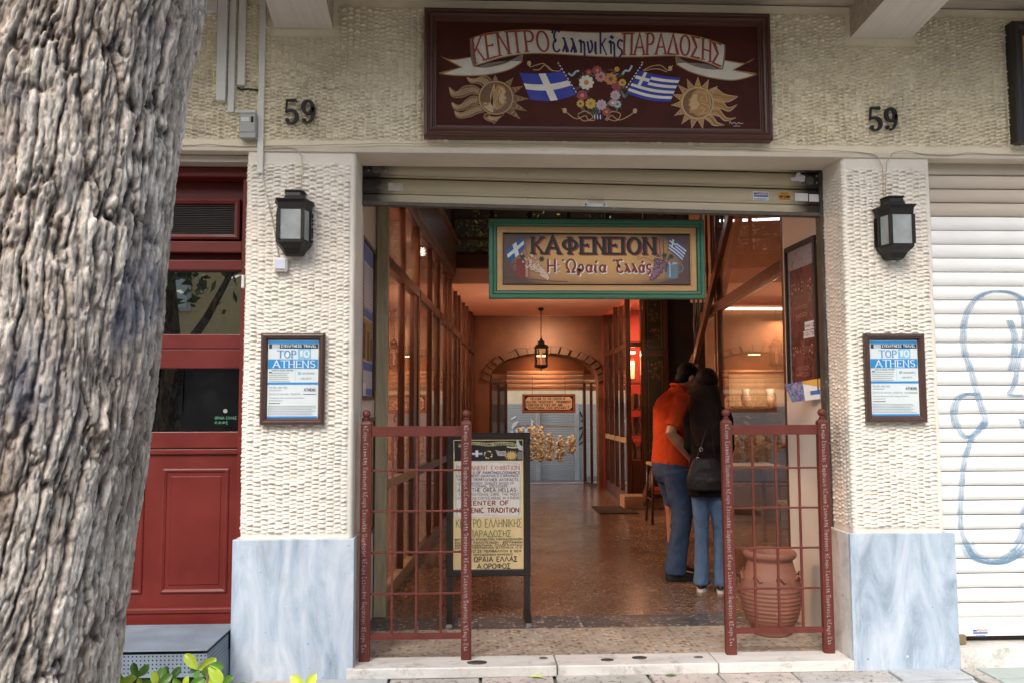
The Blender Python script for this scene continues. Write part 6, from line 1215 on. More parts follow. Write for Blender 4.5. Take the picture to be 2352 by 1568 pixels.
# rear porch: wall with rolled-up shutter, side doors
RY = 10.62; rx0, rx1 = W3(1164, 900, RY).x, W3(1341, 900, RY).x; rz = W3(1250, 896, RY).z; rz2 = W3(1250, 855, RY).z
sbx('rear_wall', xl_, rx0, RY, RY+.2, 0, CEI, m_ochre); sbx('rear_wall', rx1, xr_+.3, RY, RY+.2, 0, CEI, m_ochre); sbx('rear_wall_top', rx0+.001, rx1-.001, RY+.05, RY+.2, rz2, CEI, m_ochre); sbx('porch_side', xl_-.05, xl_, AYY, RY+.2, 0, CEI, m_ochre); sbx('porch_side', xr_, xr_+.05, AYY, RY+.2, 0, CEI, m_ochre); sbx('porch_ceiling', xl_, xr_, AYY+.0, RY+.2, CEI, CEI+.05, m_ochre)
rsh = thing('roller_shutter', 'brown roller shutter pulled up over the far exit', 'shutter', (acx, RY, rz)); m_sh3 = M('shutter_brown', (.36,.20,.12), .5, .15, 5)
sl3 = slat_mesh((rx1-rx0)/2-.002, .082, m_sh3).build('slat', rsh, local=True, smooth=True); sl3.location = ((rx0+rx1)/2-acx, 0, .03)
for i in range(1, 4): dupe(sl3, rsh, ((rx0+rx1)/2-acx, 0, .03+i*.083))
b = MB(); b.box(-(rx1-rx0)/2, (rx1-rx0)/2, -.02, .02, 0, .03, m_sh3); o = b.build('bottom_bar', rsh, local=True); o.location = ((rx0+rx1)/2-acx, 0, 0)
for nm, xa_, xb_, lab in (('l', W3(1128, 1000, 10.0).x, W3(1163, 1000, RY-.05).x, 'left glass door folded open at the far exit'), ('r', W3(1374, 1000, 10.0).x, W3(1343, 1000, RY-.05).x, 'right glass door folded open at the far exit')):
    t = thing('glass_door', lab, 'door', (xa_, 10, 0)); a, c = Vector((xa_, 9.98, 0)), Vector((xb_, RY-.04, 0))
    for f0 in (0, .5, 1): q_ = a.lerp(c, f0); bx('stile', t, q_.x-.02, q_.x+.02, q_.y-.02, q_.y+.02, FL, zsp+.02, m_brown)
    for z in (.06, 1.95): b = MB(); b.beam(a+Vector((0,0,z)), c+Vector((0,0,z)), .03, .09, m_brown); b.build('rail', t)
    b = MB(); b.add([a+Vector((0,0,.1)), c+Vector((0,0,.1)), c+Vector((0,0,1.93)), a+Vector((0,0,1.93))], [(0,1,2,3)], m_glass); b.build('pane', t)
thr2 = struct(bx('rear_threshold', None, rx0-.3, rx1+.3, 10.7, 10.86, -.1, FL+.01, m_thresh))
# vault lamp
lamp('wall_lamp', 'small lamp glowing under the far arch', acx-.10, acx+.10, 10.2, 10.24, zap-.02, zap+.0, (1,.6,.3), 4); area('vault_light', (acx+.05, 10.25, zap-.03), .2, 4, WARM, (R(20),0,0)); area('sign_light', (acx, 9.3, CEI-.3), .2, 5, (1,.86,.68), (R(40), 0, 0))  # last area light is added, without a fixture, to brighten the welcome sign
# pendant lantern
pz = P(1243, 812, 8.6); pl_ = thing('pendant_lantern', 'black wrought-iron lantern hanging on a chain from the passage ceiling', 'lantern', (pz.x, 8.6, pz.z))
b = MB(); b.lathe([(.03, 0), (.05, -.03), (.02, -.05)], (0, 0, CEI-pz.z-.001), black_metal, 12); b.build('ceiling_rose', pl_, local=True)
b = MB(); zt_ = CEI-pz.z-.04; n_ = 14; zb0 = .22
for i in range(n_):
    z = zb0+(zt_-zb0)*(i+.5)/n_; h_ = (zt_-zb0)/n_*.62; pts = [((.012*math.cos(R(a)) if i % 2 else 0), (0 if i % 2 else .012*math.cos(R(a))), z+h_*math.sin(R(a))) for a in range(0, 361, 60)]; b.tube(pts, .004, black_metal, 5, cap=False)
b.build('chain', pl_, local=True)
b = MB(); b.rings([[(w*x, w*y, z) for x, y in ((-1,-1), (1,-1), (1,1), (-1,1))] for w, z in ((.012,.24), (.03,.20), (.05,.19), (.05,.15), (.085,.13), (.11,.10), (.11,.09), (.10,.09))], black_metal); b.build('roof', pl_, local=True)
for sx in (-1, 1):
    for sy in (-1, 1): b = MB(); b.box(sx*.085-.009, sx*.085+.009, sy*.085-.009, sy*.085+.009, -.19, .09, black_metal); b.build('bar', pl_, local=True)
for a, c in (((-.085,-.085), (.085,-.085)), ((.085,-.085), (.085,.085)), ((.085,.085), (-.085,.085)), ((-.085,.085), (-.085,-.085))):
    b = MB(); b.add([(a[0], a[1], -.17), (c[0], c[1], -.17), (c[0], c[1], .08), (a[0], a[1], .08)], [(0,1,2,3)], m_glass); b.build('pane', pl_, local=True)
b = MB(); b.rings([[(w*x, w*y, z) for x, y in ((-1,-1), (1,-1), (1,1), (-1,1))] for w, z in ((.10,-.17), (.10,-.20), (.06,-.22), (.02,-.23))], black_metal); b.lathe([(.002,-.27), (.015,-.25), (.002,-.22)], (0,0,0), black_metal, 8); b.lathe([(.012,-.17), (.015,-.05), (.02,.0), (.004,.04)], (0,0,0), M('bulb_white', (.8,.8,.78)), 8); b.build('base', pl_, local=True)
# welcome sign
WY = 10.2; qw = P(1260.5, 925.5, WY); WK = (P(1322, 925, WY).x-P(1200, 925, WY).x)/1985; wsn = thing('hanging_sign', 'small wooden welcome sign hanging over the far exit', 'sign', qw)
W, H_ = 992*WK, 350*WK; b = MB(); b.frame(-W, W, -H_, H_, [(0,0), (0,.02), (.03,.022), (.036,.01), (.04,.006)], wood('sign_wood_orange', (.38,.11,.04), .4, 'x'), 0); b.build('frame', wsn, local=True)
b = MB(); b.box(-W+.036, W-.036, -.004, .012, -H_+.036, H_-.036, m_frame_dk); b.build('back', wsn, local=True)
def Wm(l): return mapper(1210, 703, WK, 0, 0, -.0045, l)
b = MB(); tess(b, [(440,455), (1990,455), (2075,545), (2075,850), (1975,935), (460,935), (345,840), (345,560)], Wm(1), M('sign_peach', (.86,.56,.34), .5, .06, 4)); b.build('panel', wsn, local=True)
b = MB()
for s_, xa_, xb_, yb_ in (('WELCOME TO THE CENTER OF', 520, 1840, 570), ("HELLENIC TRADITION'S", 365, 1360, 690), ('PROMINENT', 1495, 2030, 690), ('EXHIBITION OF FOLK ART AND', 365, 1725, 805), ('TRADITIONAL CAFE UPSTAIRS', 440, 1850, 915)): text(b, s_, xa_, xb_, yb_, 84, 15, Wm(3), m_frame_dk)
text(b, '!', 1915, 1965, 895, 120, 22, Wm(3), m_frame_dk); b.build('lettering', wsn, local=True)
for sx in (-.62, .62): b = MB(); b.tube([(sx*W, 0, H_), (sx*W, .0, H_+.30)], .004, m_frame_dk, 5); b.build('cord', wsn, local=True)
# sponge strings on a rod
SYY = 10.35; rdp = thing('hanging_rod', 'wooden rod with strings of natural sponges at the far exit', 'rod', P(1254, 978, SYY)); a = P(1183, 977, SYY)-P(1254, 978, SYY); c = P(1326, 978, SYY)-P(1254, 978, SYY)
b = MB(); b.tube([a, c], .009, M('rod_tan', (.55,.4,.22)), 8); b.build('rod', rdp, local=True)
for sx in (a.x*.8, c.x*.8): b = MB(); b.tube([(sx, 0, 0), (sx, 0, .5)], .002, m_cab, 4); b.build('cord', rdp, local=True)
v_, f_ico = ico(1, 2); m_sp = M('sponge_tan', (.84,.72,.50), .9, .3, 20, bs=.9, bscale=60); spm = []
for k in range(3):
    g = random.Random(k); b = MB(); b.add([(x*(1+g.uniform(-.22, .22))*.034, y*(1+g.uniform(-.2, .2))*.030, z*(1+g.uniform(-.2, .2))*.026) for x, y, z in v_], f_ico, m_sp); me = b.build('tmp', None, smooth=True); spm.append(me.data); bpy.data.objects.remove(me)
g = random.Random(4)
for k, (px, pt_, pb_, wd) in enumerate(((1196, 985, 1035, 14), (1222, 980, 1055, 26), (1240, 979, 1058, 22), (1262, 995, 1056, 22), (1286, 1000, 1057, 24), (1311, 1000, 1040, 24))):
    zt_, zb_2 = P(px, pt_, SYY).z, P(px, pb_, SYY).z; t = thing('sponge_string', ('first', 'second', 'third', 'fourth', 'fifth', 'sixth')[k]+' string of tan natural sponges from the left on the rod', 'sponge string', (P(px, 1000, SYY).x, SYY, zb_2), 'strings of natural sponges')
    b = MB(); b.tube([(0,0,0), (0,0,P(px,978,SYY).z-zb_2)], .003, m_cab, 5); b.build('cord', t, local=True)
    n = int(82*(zt_-zb_2)/.55)
    for i in range(n):
        o = bpy.data.objects.new('sponge', g.choice(spm)); C.objects.link(o); o.parent = t; zz_ = (zt_-zb_2)*(i+.5)/n; r_ = wd*.0032*(1 if .06 < i/n < .8 else .55)*g.uniform(.6,1); an = g.uniform(0, 6.28)
        o.location = (r_*math.cos(an), r_*math.sin(an)*.7-.03, zz_); o.rotation_euler = (g.uniform(0,6), g.uniform(0,6), g.uniform(0,6)); s_ = g.uniform(.72, 1.0); o.scale = (s_, s_, s_)
# back street
sbx('back_street', -12, 14, 10.86, 14.2, -.4, -.30, m_pave)
bk = thing('far_building', 'low building across the back street with grey graffitied shutters', 'building', (1.2, 14.2, 0)); m_gsh = M('grey_shutter', (.34,.35,.34), .5, .1, 3)
zsh = P(1250, 926, 14.2).z
bx('wall', bk, -12, 14, 14.22, 14.4, zsh, 3.4, M('far_cream_wall', (.62,.50,.33), .7)); bx('plinth', bk, -12, 14, 14.15, 14.3, -.31, -.25, m_thresh)
b = MB(); z = .0; n_ = 0; pr0 = slat_mesh(3.2, .052, m_gsh); g0 = pr0.build('slat', bk, local=True); g0.location = (0, -.0, -.25)
while -.25+n_*.053 < zsh: 
    if n_: dupe(g0, bk, (0, 0, -.25+n_*.053))
    n_ += 1
for px in (1236, 1325): q_ = P(px, 1000, 14.1); bx('shutter_post', bk, q_.x-.045, q_.x+.045, 14.08, 14.17, -.25, zsh+.02, M('galvanised', (.5,.5,.48), .4, metal=.3), bevel=.01)
b = MB(); mp = lambda u, v: (P(u, v, 14.16).x, 14.165, P(u, v, 14.16).z); wg = pt('white_spray', (.75,.75,.74))
for k in (crv((1172,1000), (1178,975), (1190,968), (1176,985), (1182,1000)), crv((1186,985), (1190,1003)), crv((1196,1003), (1197,982), (1206,984), (1206,1002)), crv((1212,1000), (1210,985), (1219,982), (1219,1001)), [(1222,1000), (1222,960), (1235,985), (1240,955)], [(1174,962), (1185,955)]): stroke(b, k, 3, mp, wg)
for k in ([(1332,945), (1340,960), (1336,968)], crv((1330,985), (1340,980), (1336,1000), (1330,1010)), [(1330,1020), (1341,1012)]): stroke(b, k, 3, mp, m_frame_blk)
b.build('graffiti', bk)

# frames on the reveal walls
mf = thing('framed_poster', 'tall framed magazine page with blue bands on the left reveal wall', 'framed poster', (-.655, .55, 1.9))
def LF(y): return -.671+.02*(y-.34)
seg2 = lambda n, ya, yb, za, zb, w, m, off, par, fx=LF, side=1: seg(n, ya, yb, za, zb, w, m, off=off, fx=fx, par=par, side=side, drop=False, bev=0)
y0_, y1_, z0_, z1_ = .40, .93, 1.46, 2.43
for (a, c, d, e) in ((y0_, y1_, z0_, z0_+.022), (y0_, y1_, z1_-.022, z1_), (y0_, y0_+.02, z0_+.022, z1_-.022), (y1_-.02, y1_, z0_+.022, z1_-.022)): seg2('frame', a, c, d, e, .022, m_frame_dk, 0, mf)
seg2('page', y0_+.02, y1_-.02, z0_+.022, z1_-.022, .008, M('page_blue_grey', (.42,.47,.52), .35, .05), 0, mf)
pb, pbl2 = pt('page_blue', (.03,.13,.38)), pt('page_photo_dark', (.10,.055,.03))
for a, c, d, e, m_ in ((.43,.90,2.30,2.40,pb), (.43,.90,1.96,2.02,pb), (.43,.90,1.64,1.69,pb), (.43,.90,1.49,1.53,pb), (.45,.88,1.70,1.95,pt('page_photo_yellow', (.38,.26,.10))), (.47,.58,1.71,1.92,pbl2), (.66,.74,1.70,1.88,pbl2), (.80,.86,1.71,1.84,pbl2), (.46,.62,1.485,1.56,p_white)): seg2('print_block', a, c, d, e, .0012 if m_ != pbl2 else .002, m_, .008, mf)
for i in range(12): seg2('text_line', .46, .64, 2.27-i*.024, 2.278-i*.024, .001, p_gry, .0085, mf); seg2('text_line', .69, .87, 2.27-i*.024, 2.278-i*.024, .001, p_gry, .0085, mf)
mf2 = thing('framed_poster', 'lower framed ochre map on the left reveal wall behind the gate', 'framed poster', (-.655, .55, .9))
for (a, c, d, e) in ((.55, 1.0, .62, .645), (.55, 1.0, 1.325, 1.35), (.55, .57, .645, 1.325), (.98, 1.0, .645, 1.325)): seg2('frame', a, c, d, e, .02, m_frame_dk, 0, mf2)
seg2('sheet', .57, .98, .645, 1.325, .008, M('map_ochre', (.42,.32,.12), .5, .3, 14), 0, mf2)
RFx = lambda y: 2.075-.03*(y-.34)
mr_ = thing('framed_poster', 'tall black framed dark red poster on the right reveal wall', 'framed poster', (2.05, .55, 1.9)); y0_, y1_, z0_, z1_ = .37, .83, 1.50, 2.44
S3 = lambda n, ya, yb, za, zb, w, m, off: seg(n, ya, yb, za, zb, w, m, off=-off, fx=RFx, par=mr_, side=-1, drop=False, bev=0)
for (a, c, d, e) in ((y0_, y1_, z0_, z0_+.03), (y0_, y1_, z1_-.03, z1_), (y0_, y0_+.028, z0_+.03, z1_-.03), (y1_-.02, y1_, z0_+.03, z1_-.03)): S3('frame', a, c, d, e, .022, m_frame_blk, 0)
S3('mount', y0_+.028, y1_-.02, z0_+.03, z1_-.03, .006, M('mount_grey', (.25,.24,.27), .3), 0)
S3('print', .43, .78, 1.56, 2.28, .0075, M('poster_maroon', (.12,.035,.03), .25, .5, 6), 0)
b = MB(); 
def mpR(u, v): y_ = .80-u*.01*.36; return (RFx(y_)-.0086, y_, v)
for s_, z, h_ in (('ΩΡΑΙΑ ΕΛΛΑΣ', 2.13, .055), ('ΩΡΑΙΑ ΕΛΛΑΣ', 1.74, .045)): text(b, s_, 12, 96, -z, h_, .008, lambda u, v: mpR(u, -v), pt('poster_rose', (.5,.25,.2)))
for i, z in enumerate((2.02, 1.64, 1.97, 1.60)): text(b, 'ΚΑΦΕΝΕΙΟΝ', 25, 80, -z, .02, .004, lambda u, v: mpR(u, -v), pt('poster_rose', (.5,.25,.2)))
b.build('lettering', mr_)
S3('sticker', .39, .56, 1.88, 1.93, .001, p_white, .010); S3('sticker', .39, .58, 1.83, 1.875, .001, p_white, .010)
b = MB(); text(b, 'ANAΚΑΙΝΙΣΗ', 62, 110, -1.895, .018, .006, lambda u, v: (mpR(u, -v)[0]-.0032, mpR(u, -v)[1], -v), p_bk); text(b, 'AIR CONDITIONED', 60, 110, -1.845, .018, .006, lambda u, v: (mpR(u, -v)[0]-.0032, mpR(u, -v)[1], -v), p_bk); b.build('sticker_lettering', mr_)
lf = thing('leaflet', 'colourful leaflet stuck on the lower corner of the right framed poster', 'leaflet', (2.0, .45, 1.55))
lp = [P(1812, 882, .60), P(1895, 868, .36), P(1896, 915, .36), P(1830, 923, .56)]
m, nt, p = newmat('leaflet_photo'); vv = nt.nodes.new('ShaderNodeTexVoronoi'); vv.inputs['Scale'].default_value = 90; nt.links.new(coords(nt), vv.inputs[0]); nt.links.new(mix(nt, .7, vv.outputs['Color'], (.06,.08,.22)), p.inputs['Base Color']); p.inputs['Roughness'].default_value = .3
mid1, mid2 = lp[0].lerp(lp[1], .52), lp[3].lerp(lp[2], .48); dl = Vector((-.03, 0, 0))
b = MB(); b.add([lp[0]+dl, mid1+dl, mid2+dl, lp[3]+dl], [(0,1,2,3)], m); b.build('photo_half', lf); b = MB(); b.add([mid1+dl, lp[1]+dl, lp[2]+dl, mid2+dl], [(0,1,2,3)], p_white); b.build('white_half', lf)
b = MB(); dl2 = Vector((-.032, 0, 0)); c0 = mid1.lerp(lp[1], .0); b.add([mid1+dl2, lp[1]+dl2, lp[1].lerp(lp[2], .42)+dl2, mid1.lerp(mid2, .12)+dl2], [(0,1,2,3)], pt('leaflet_orange', (.62,.33,.05))); q1 = mid1.lerp(lp[1], .4); q2 = mid2.lerp(lp[2], .4); b.add([q1.lerp(q2, .55)+dl2, lp[1].lerp(lp[2], .55)+dl2, lp[1].lerp(lp[2], .75)+dl2, q1.lerp(q2, .75)+dl2], [(0,1,2,3)], p_bl); b.build('print_block', lf)

# clay jar
jr = thing('clay_jar', 'big ribbed terracotta jar behind the right gate', 'jar', (1.80, .56, FL)); m_tc = M('terracotta', (.25,.10,.064), .65, .16, 5, bs=.25, bscale=40, fleck=(.5,.32,.24), fk=.66)
pj = [(.10,0), (.115,.0), (.118,.012), (.125,.05)]
for i in range(56):
    t_ = i/55; z = .05+.33*t_; r_ = float(np.interp(t_, [0,.12,.3,.5,.7,.85,1], [.128,.150,.168,.177,.178,.168,.146])); r_ += .0038*(1 if i % 4 < 2 and 4 < i < 40 else 0); pj.append((r_, z))
pj += [(.140,.405), (.134,.425), (.132,.44), (.150,.452), (.156,.462), (.157,.478), (.150,.49), (.132,.488), (.122,.47), (.12,.40), (.10,.05)]
b = MB(); b.lathe(pj, (0,0,0), m_tc, 48); b.build('body', jr, local=True, smooth=True)
for a in range(0, 360, 45):
    b = MB(); b.tube([((.178-.0*k)*math.cos(R(a+k*5-8)), .178*math.sin(R(a+k*5-8)), .345+.018*math.sin(k*1.4)) for k in range(5)], [.004,.007,.007,.006,.003], m_tc, 6); b.build('relief_swirl', jr, local=True, smooth=True)
b = MB(); b.lathe([(.001,.0), (.118,.0)], (0,0,.43), m_joint, 24); b.build('soil', jr, local=True)
# mat
mt = thing('door_mat', 'dark brown doormat in front of the far right shop', 'mat', (1.9, 6.7, FL)); b = MB(); b.box(1.62, 2.12, 6.35, 7.15, FL, FL+.014, M('coir_mat', (.045,.03,.022), .95, .4, 60, bs=.8, bscale=200)); b.build('pile', mt, bevel=.003)

# ================================================================ PEOPLE
def ell(mb, c, r, m, rot=None, n=14):
    vs = []; 
    for i in range(n+1):
        th_ = math.pi*i/n
        for k in range(n): ph_ = 2*math.pi*k/n; v = Vector((r[0]*math.sin(th_)*math.cos(ph_), r[1]*math.sin(th_)*math.sin(ph_), r[2]*math.cos(th_)));  v = (rot @ v) if rot else v; vs.append(v+Vector(c))
    mb.add(vs, [(i*n+k, (i+1)*n+k, (i+1)*n+(k+1)%n, i*n+(k+1)%n) for i in range(n) for k in range(n)], m)
def loftb(mb, rs, m, n=24):
    rings = [[(cx+rx*math.cos(2*math.pi*k/n), cy+ry*math.sin(2*math.pi*k/n), z) for k in range(n)] for cx, cy, z, rx, ry in rs]; mb.rings(rings, m); mb.add(rings[0], [tuple(range(n))[::-1]], m); mb.add(rings[-1], [tuple(range(n))], m)
def fin(mb, name, t, vox, it=4, wr=0):
    o = mb.build(name, t, local=True, smooth=True); r_ = o.modifiers.new('remesh', 'REMESH'); r_.mode = 'VOXEL'; r_.voxel_size = vox; r_.use_smooth_shade = True
    s = o.modifiers.new('smooth', 'SMOOTH'); s.iterations = it; s.factor = .6
    if wr:
        tx = bpy.data.textures.new('folds', 'CLOUDS'); tx.noise_scale = .07; tx.noise_depth = 2; d = o.modifiers.new('folds', 'DISPLACE'); d.texture = tx; d.strength = wr; d.mid_level = .5; d.texture_coords = 'LOCAL'
    return o
skin = M('skin', (.30,.15,.09), .5, .08, 8, bs=.1, bscale=60); m_hair = M('dark_hair', (.007,.005,.005), .7, .4, 40, (1,1,.15), spec=.12, bs=.6, bscale=90); m_hairb = M('dark_brown_hair', (.011,.005,.004), .7, .5, 40, (1,1,.15), spec=.15, bs=.8, bscale=90)
def hand(mb, w, d, m, s=1):
    """palm plus five curled fingers of different lengths, at wrist w pointing along d"""
    w, d = Vector(w), Vector(d).normalized(); sd_ = d.cross(Vector((0,0,1))).normalized() if abs(d.z) < .95 else Vector((0,1,0)); up = sd_.cross(d)
    mb.tube([w, w+d*.03, w+d*.085*s], [.026, .034, .030], m, 10)
    for i, L_ in enumerate((.062, .072, .068, .052)):
        b0 = w+d*.08*s+sd_*(i-1.5)*.019; mb.tube([b0-d*.02, b0+d*L_*.4, b0+d*L_*.75-up*.015, b0+d*L_*.9-up*.035], [.0095,.009,.0085,.007], m, 8)
    mb.tube([w+d*.02+sd_*-.025, w+d*.05-sd_*.045, w+d*.075-sd_*.05-up*.012], [.012,.011,.009], m, 8)
def head(mb, c, yaw, pitch, m, s=1):
    rt = Matrix.Rotation(yaw, 3, 'Z') @ Matrix.Rotation(pitch, 3, 'Y'); c = Vector(c); E_ = lambda p_, r_: ell(mb, c+rt @ (Vector(p_)*s), Vector(r_)*s, m, rt)
    E_((-.01,0,.03), (.098,.076,.088)); E_((.02,0,-.03), (.072,.062,.075)); E_((.055,0,-.075), (.035,.038,.03)); E_((.088,0,-.01), (.014,.012,.028)); E_((.098,0,-.025), (.014,.014,.011)); E_((.078,0,.03), (.016,.05,.010)); E_((.082,0,-.058), (.012,.024,.008)); E_((.080,0,-.068), (.010,.02,.006))
    for sy in (-1, 1): E_((.076, sy*.030, .008), (.010,.014,.008)); E_((-.008, sy*.078, -.005), (.018,.010,.032)); E_((.055, sy*.038, -.02), (.03,.022,.028))
    return rt
# man in orange shirt, facing right, head bent
mn = thing('person', 'man in an orange polo shirt and blue jeans seen from the side, head bent', 'person', (1.605, 2.22, FL)); mn.rotation_euler = (0, 0, R(12))
b = MB(); rt = head(b, (.155, 0, 1.59), R(-5), R(28), skin); b.tube([(.04,0,1.42), (.08,0,1.49), (.13,0,1.56)], [.065,.058,.055], skin, 14)
loftb(b, [(-.01,0,.80,.11,.14), (0,0,1.0,.11,.14), (0,0,1.25,.11,.15), (.02,0,1.42,.08,.12)], skin)
for sy in (-1, 1):
    sh, el, wr_ = ((-.01,-.185,1.40), (-.125,-.235,1.16), (.04,-.235,.965)) if sy < 0 else ((.04,.185,1.40), (.02,.24,1.13), (.22,.14,1.08))
    b.tube([sh, Vector(sh).lerp(Vector(el), .5), el, Vector(el).lerp(Vector(wr_), .35), wr_], [.055,.05,.043,.045,.028], skin, 12); hand(b, wr_, Vector(wr_)-Vector(el), skin)
    b.tube([(0, sy*.09, .86), (.03, sy*.10, .5), (-.02+.05*(sy > 0), sy*.10, .1)], [.08,.05,.035], skin, 12)
fin(b, 'body', mn, .0065, 3)
m_or = M('orange_cotton', (.42,.050,.008), .85, .08, 6, bs=.3, bscale=120, spec=.2); b = MB()
loftb(b, [(-.02,0,.875,.138,.168), (-.02,0,.93,.146,.174), (-.01,0,1.03,.148,.172), (.0,0,1.13,.150,.172), (-.008,0,1.25,.138,.182), (-.01,0,1.35,.130,.192), (.0,0,1.42,.112,.185), (.025,0,1.465,.092,.14), (.05,0,1.50,.070,.085), (.065,0,1.525,.064,.072)], m_or)
b.tube([(.03,-.13,1.42), (-.01,-.195,1.37), (-.075,-.225,1.25), (-.10,-.230,1.20)], [.075,.073,.066,.068], m_or, 14); b.tube([(.04,.13,1.42), (.04,.195,1.37), (.03,.228,1.25), (.025,.235,1.20)], [.075,.072,.064,.066], m_or, 14)
fin(b, 'polo_shirt', mn, .009, 4, .014); b = MB(); b.tube([(.068+.066*math.cos(R(a)), .070*math.sin(R(a)), 1.525+.02*math.cos(R(a))*-1) for a in range(0, 361, 20)], .013, m_or, 8, cap=False); b.build('collar', mn, local=True, smooth=True)
m_dn = M('blue_denim', (.035,.06,.115), .85, .35, 7, (1,1,.5), bs=.4, bscale=160, spec=.2, fleck=(.07,.11,.18), fk=.62); b = MB()
loftb(b, [(-.02,0,.98,.135,.162), (-.025,0,.90,.142,.172), (-.02,0,.82,.135,.172), (-.01,0,.76,.11,.165)], m_dn)
b.tube([(-.02,-.088,.86), (.0,-.092,.72), (.03,-.10,.52), (.0,-.10,.34), (-.035,-.10,.14), (-.04,-.10,.055)], [.112,.102,.082,.076,.080,.088], m_dn, 16); b.tube([(-.02,.088,.86), (.03,.092,.72), (.075,.10,.52), (.07,.10,.34), (.055,.11,.14), (.055,.11,.055)], [.112,.102,.082,.074,.076,.084], m_dn, 16)
fin(b, 'jeans', mn, .010, 3, .018); m_belt = M('dark_leather', (.015,.012,.011), .45, .3, 20)
for x_, y_ in ((-.03,-.10), (.065,.11)):
    b = MB(); loftb(b, [(x_+.05,y_,.0,.148,.048), (x_+.05,y_,.03,.150,.05), (x_+.03,y_,.06,.12,.046), (x_-.02,y_,.09,.065,.045)], m_belt); fin(b, 'shoe', mn, .008, 3)
b = MB(); c0 = Vector((.155,0,1.59)); ell(b, c0+rt @ Vector((-.022,0,.040)), (.102,.084,.086), m_hair, rt); ell(b, c0+rt @ Vector((-.055,0,-.02)), (.055,.074,.065), m_hair, rt); ell(b, c0+rt @ Vector((.05,0,.085)), (.045,.06,.03), m_hair, rt); fin(b, 'hair', mn, .007, 2, .008)
# woman from behind
wm = thing('person', 'woman with long dark hair in a black jacket and pale jeans, seen from behind', 'person', (1.765, 1.74, FL)); wm.rotation_euler = (0, 0, R(66)); wm.scale = (.92, .80, 1.0)
b = MB(); rtw = head(b, (.075, .02, 1.52), R(15), R(22), skin, .96); b.tube([(.0,0,1.34), (.03,0,1.42), (.055,.01,1.48)], [.055,.05,.047], skin, 14); loftb(b, [(0,0,.78,.10,.13), (0,0,1.0,.09,.12), (0,0,1.2,.10,.14), (0,0,1.34,.07,.11)], skin)
for sy in (-1, 1):
    b.tube([(0, sy*.16, 1.30), (.02, sy*.18, 1.06), (.20, sy*.10, 1.02)], [.045,.038,.026], skin, 12); hand(b, (.20, sy*.10, 1.02), (1, -sy*.3, .1), skin, .9); b.tube([(0, sy*.08, .84), (.02, sy*.085, .48), (0, sy*.085, .1)], [.075,.048,.032], skin, 12)
fin(b, 'body', wm, .0065, 3)
m_jk = M('black_wool', (.008,.007,.008), .95, .3, 20, bs=.4, bscale=100, spec=.08); b = MB()
loftb(b, [(-.01,0,.70,.155,.20), (-.01,0,.78,.150,.195), (-.01,0,.92,.140,.178), (0,0,1.05,.125,.160), (0,0,1.18,.128,.172), (.0,0,1.28,.122,.186), (.0,0,1.345,.10,.165), (.01,0,1.39,.07,.10), (.02,0,1.42,.062,.068)], m_jk)
for sy in (-1, 1): b.tube([(0, sy*.13, 1.31), (.0, sy*.17, 1.27), (.02, sy*.185, 1.06), (.10, sy*.16, 1.02), (.19, sy*.10, 1.02)], [.066,.062,.052,.048,.043], m_jk, 14)
fin(b, 'jacket', wm, .009, 4, .02)
m_dn2 = M('pale_denim', (.075,.13,.225), .85, .3, 7, (1,1,.5), bs=.4, bscale=160, spec=.2, fleck=(.14,.21,.31), fk=.62); b = MB(); loftb(b, [(-.01,0,.92,.115,.155), (-.015,0,.82,.125,.165), (-.01,0,.72,.10,.155)], m_dn2)
for sy, kx in ((-1, .03), (1, .02)): b.tube([(-.01, sy*.080, .82), (.0, sy*.082, .66), (kx, sy*.086, .46), (.01, sy*.088, .28), (-.005, sy*.09, .10), (-.005, sy*.09, .05)], [.098,.088,.068,.064,.072,.078], m_dn2, 16)
fin(b, 'jeans', wm, .010, 3, .016); m_wsole = M('white_rubber', (.62,.60,.56), .5, .05, 8)
for sy in (-1, 1):
    b = MB(); loftb(b, [(.045, sy*.09, .022, .125, .044), (.045, sy*.09, .04, .122, .043), (.03, sy*.09, .065, .095, .04), (-.01, sy*.09, .09, .055, .04)], m_belt); fin(b, 'shoe', wm, .008, 2)
    b = MB(); loftb(b, [(.045, sy*.09, 0, .130, .049), (.045, sy*.09, .020, .132, .050)], m_wsole); b.build('shoe_sole', wm, local=True, bevel=.004)
b = MB(); c0 = Vector((.075,.02,1.52)); ell(b, c0+rtw @ Vector((-.02,0,.035)), (.115,.112,.098), m_hairb, rtw); loftb(b, [(-.10,-.03,.98,.014,.03), (-.105,-.01,1.07,.042,.11), (-.095,.0,1.20,.062,.150), (-.065,.01,1.33,.078,.155), (-.02,.015,1.44,.092,.140), (.0,.02,1.52,.095,.120)], m_hairb)
for sy in (-1, 1): b.tube([(.05, sy*.085+.02, 1.52), (.02, sy*.10+.01, 1.38), (-.02, sy*.115, 1.22), (-.03, sy*.11, 1.10)], [.03,.035,.03,.008], m_hairb, 8)
fin(b, 'hair', wm, .007, 3, .014)
bgn = thing('shoulder_bag', 'slouchy black leather shoulder bag hanging at the back of the woman', 'bag', (1.70, 1.60, .93)); bgn.rotation_euler = (0, 0, R(-8)); m_bag = M('black_leather_bag', (.013,.009,.010), .6, .3, 14, spec=.25, bs=.3, bscale=30)
b = MB(); loftb(b, [(0,0,-.13,.10,.045), (0,0,-.12,.135,.06), (0,0,-.05,.14,.065), (0,0,.04,.115,.05), (.0,0,.10,.085,.03), (0,0,.11,.07,.02)], m_bag); fin(b, 'pouch', bgn, .007, 3, .02)
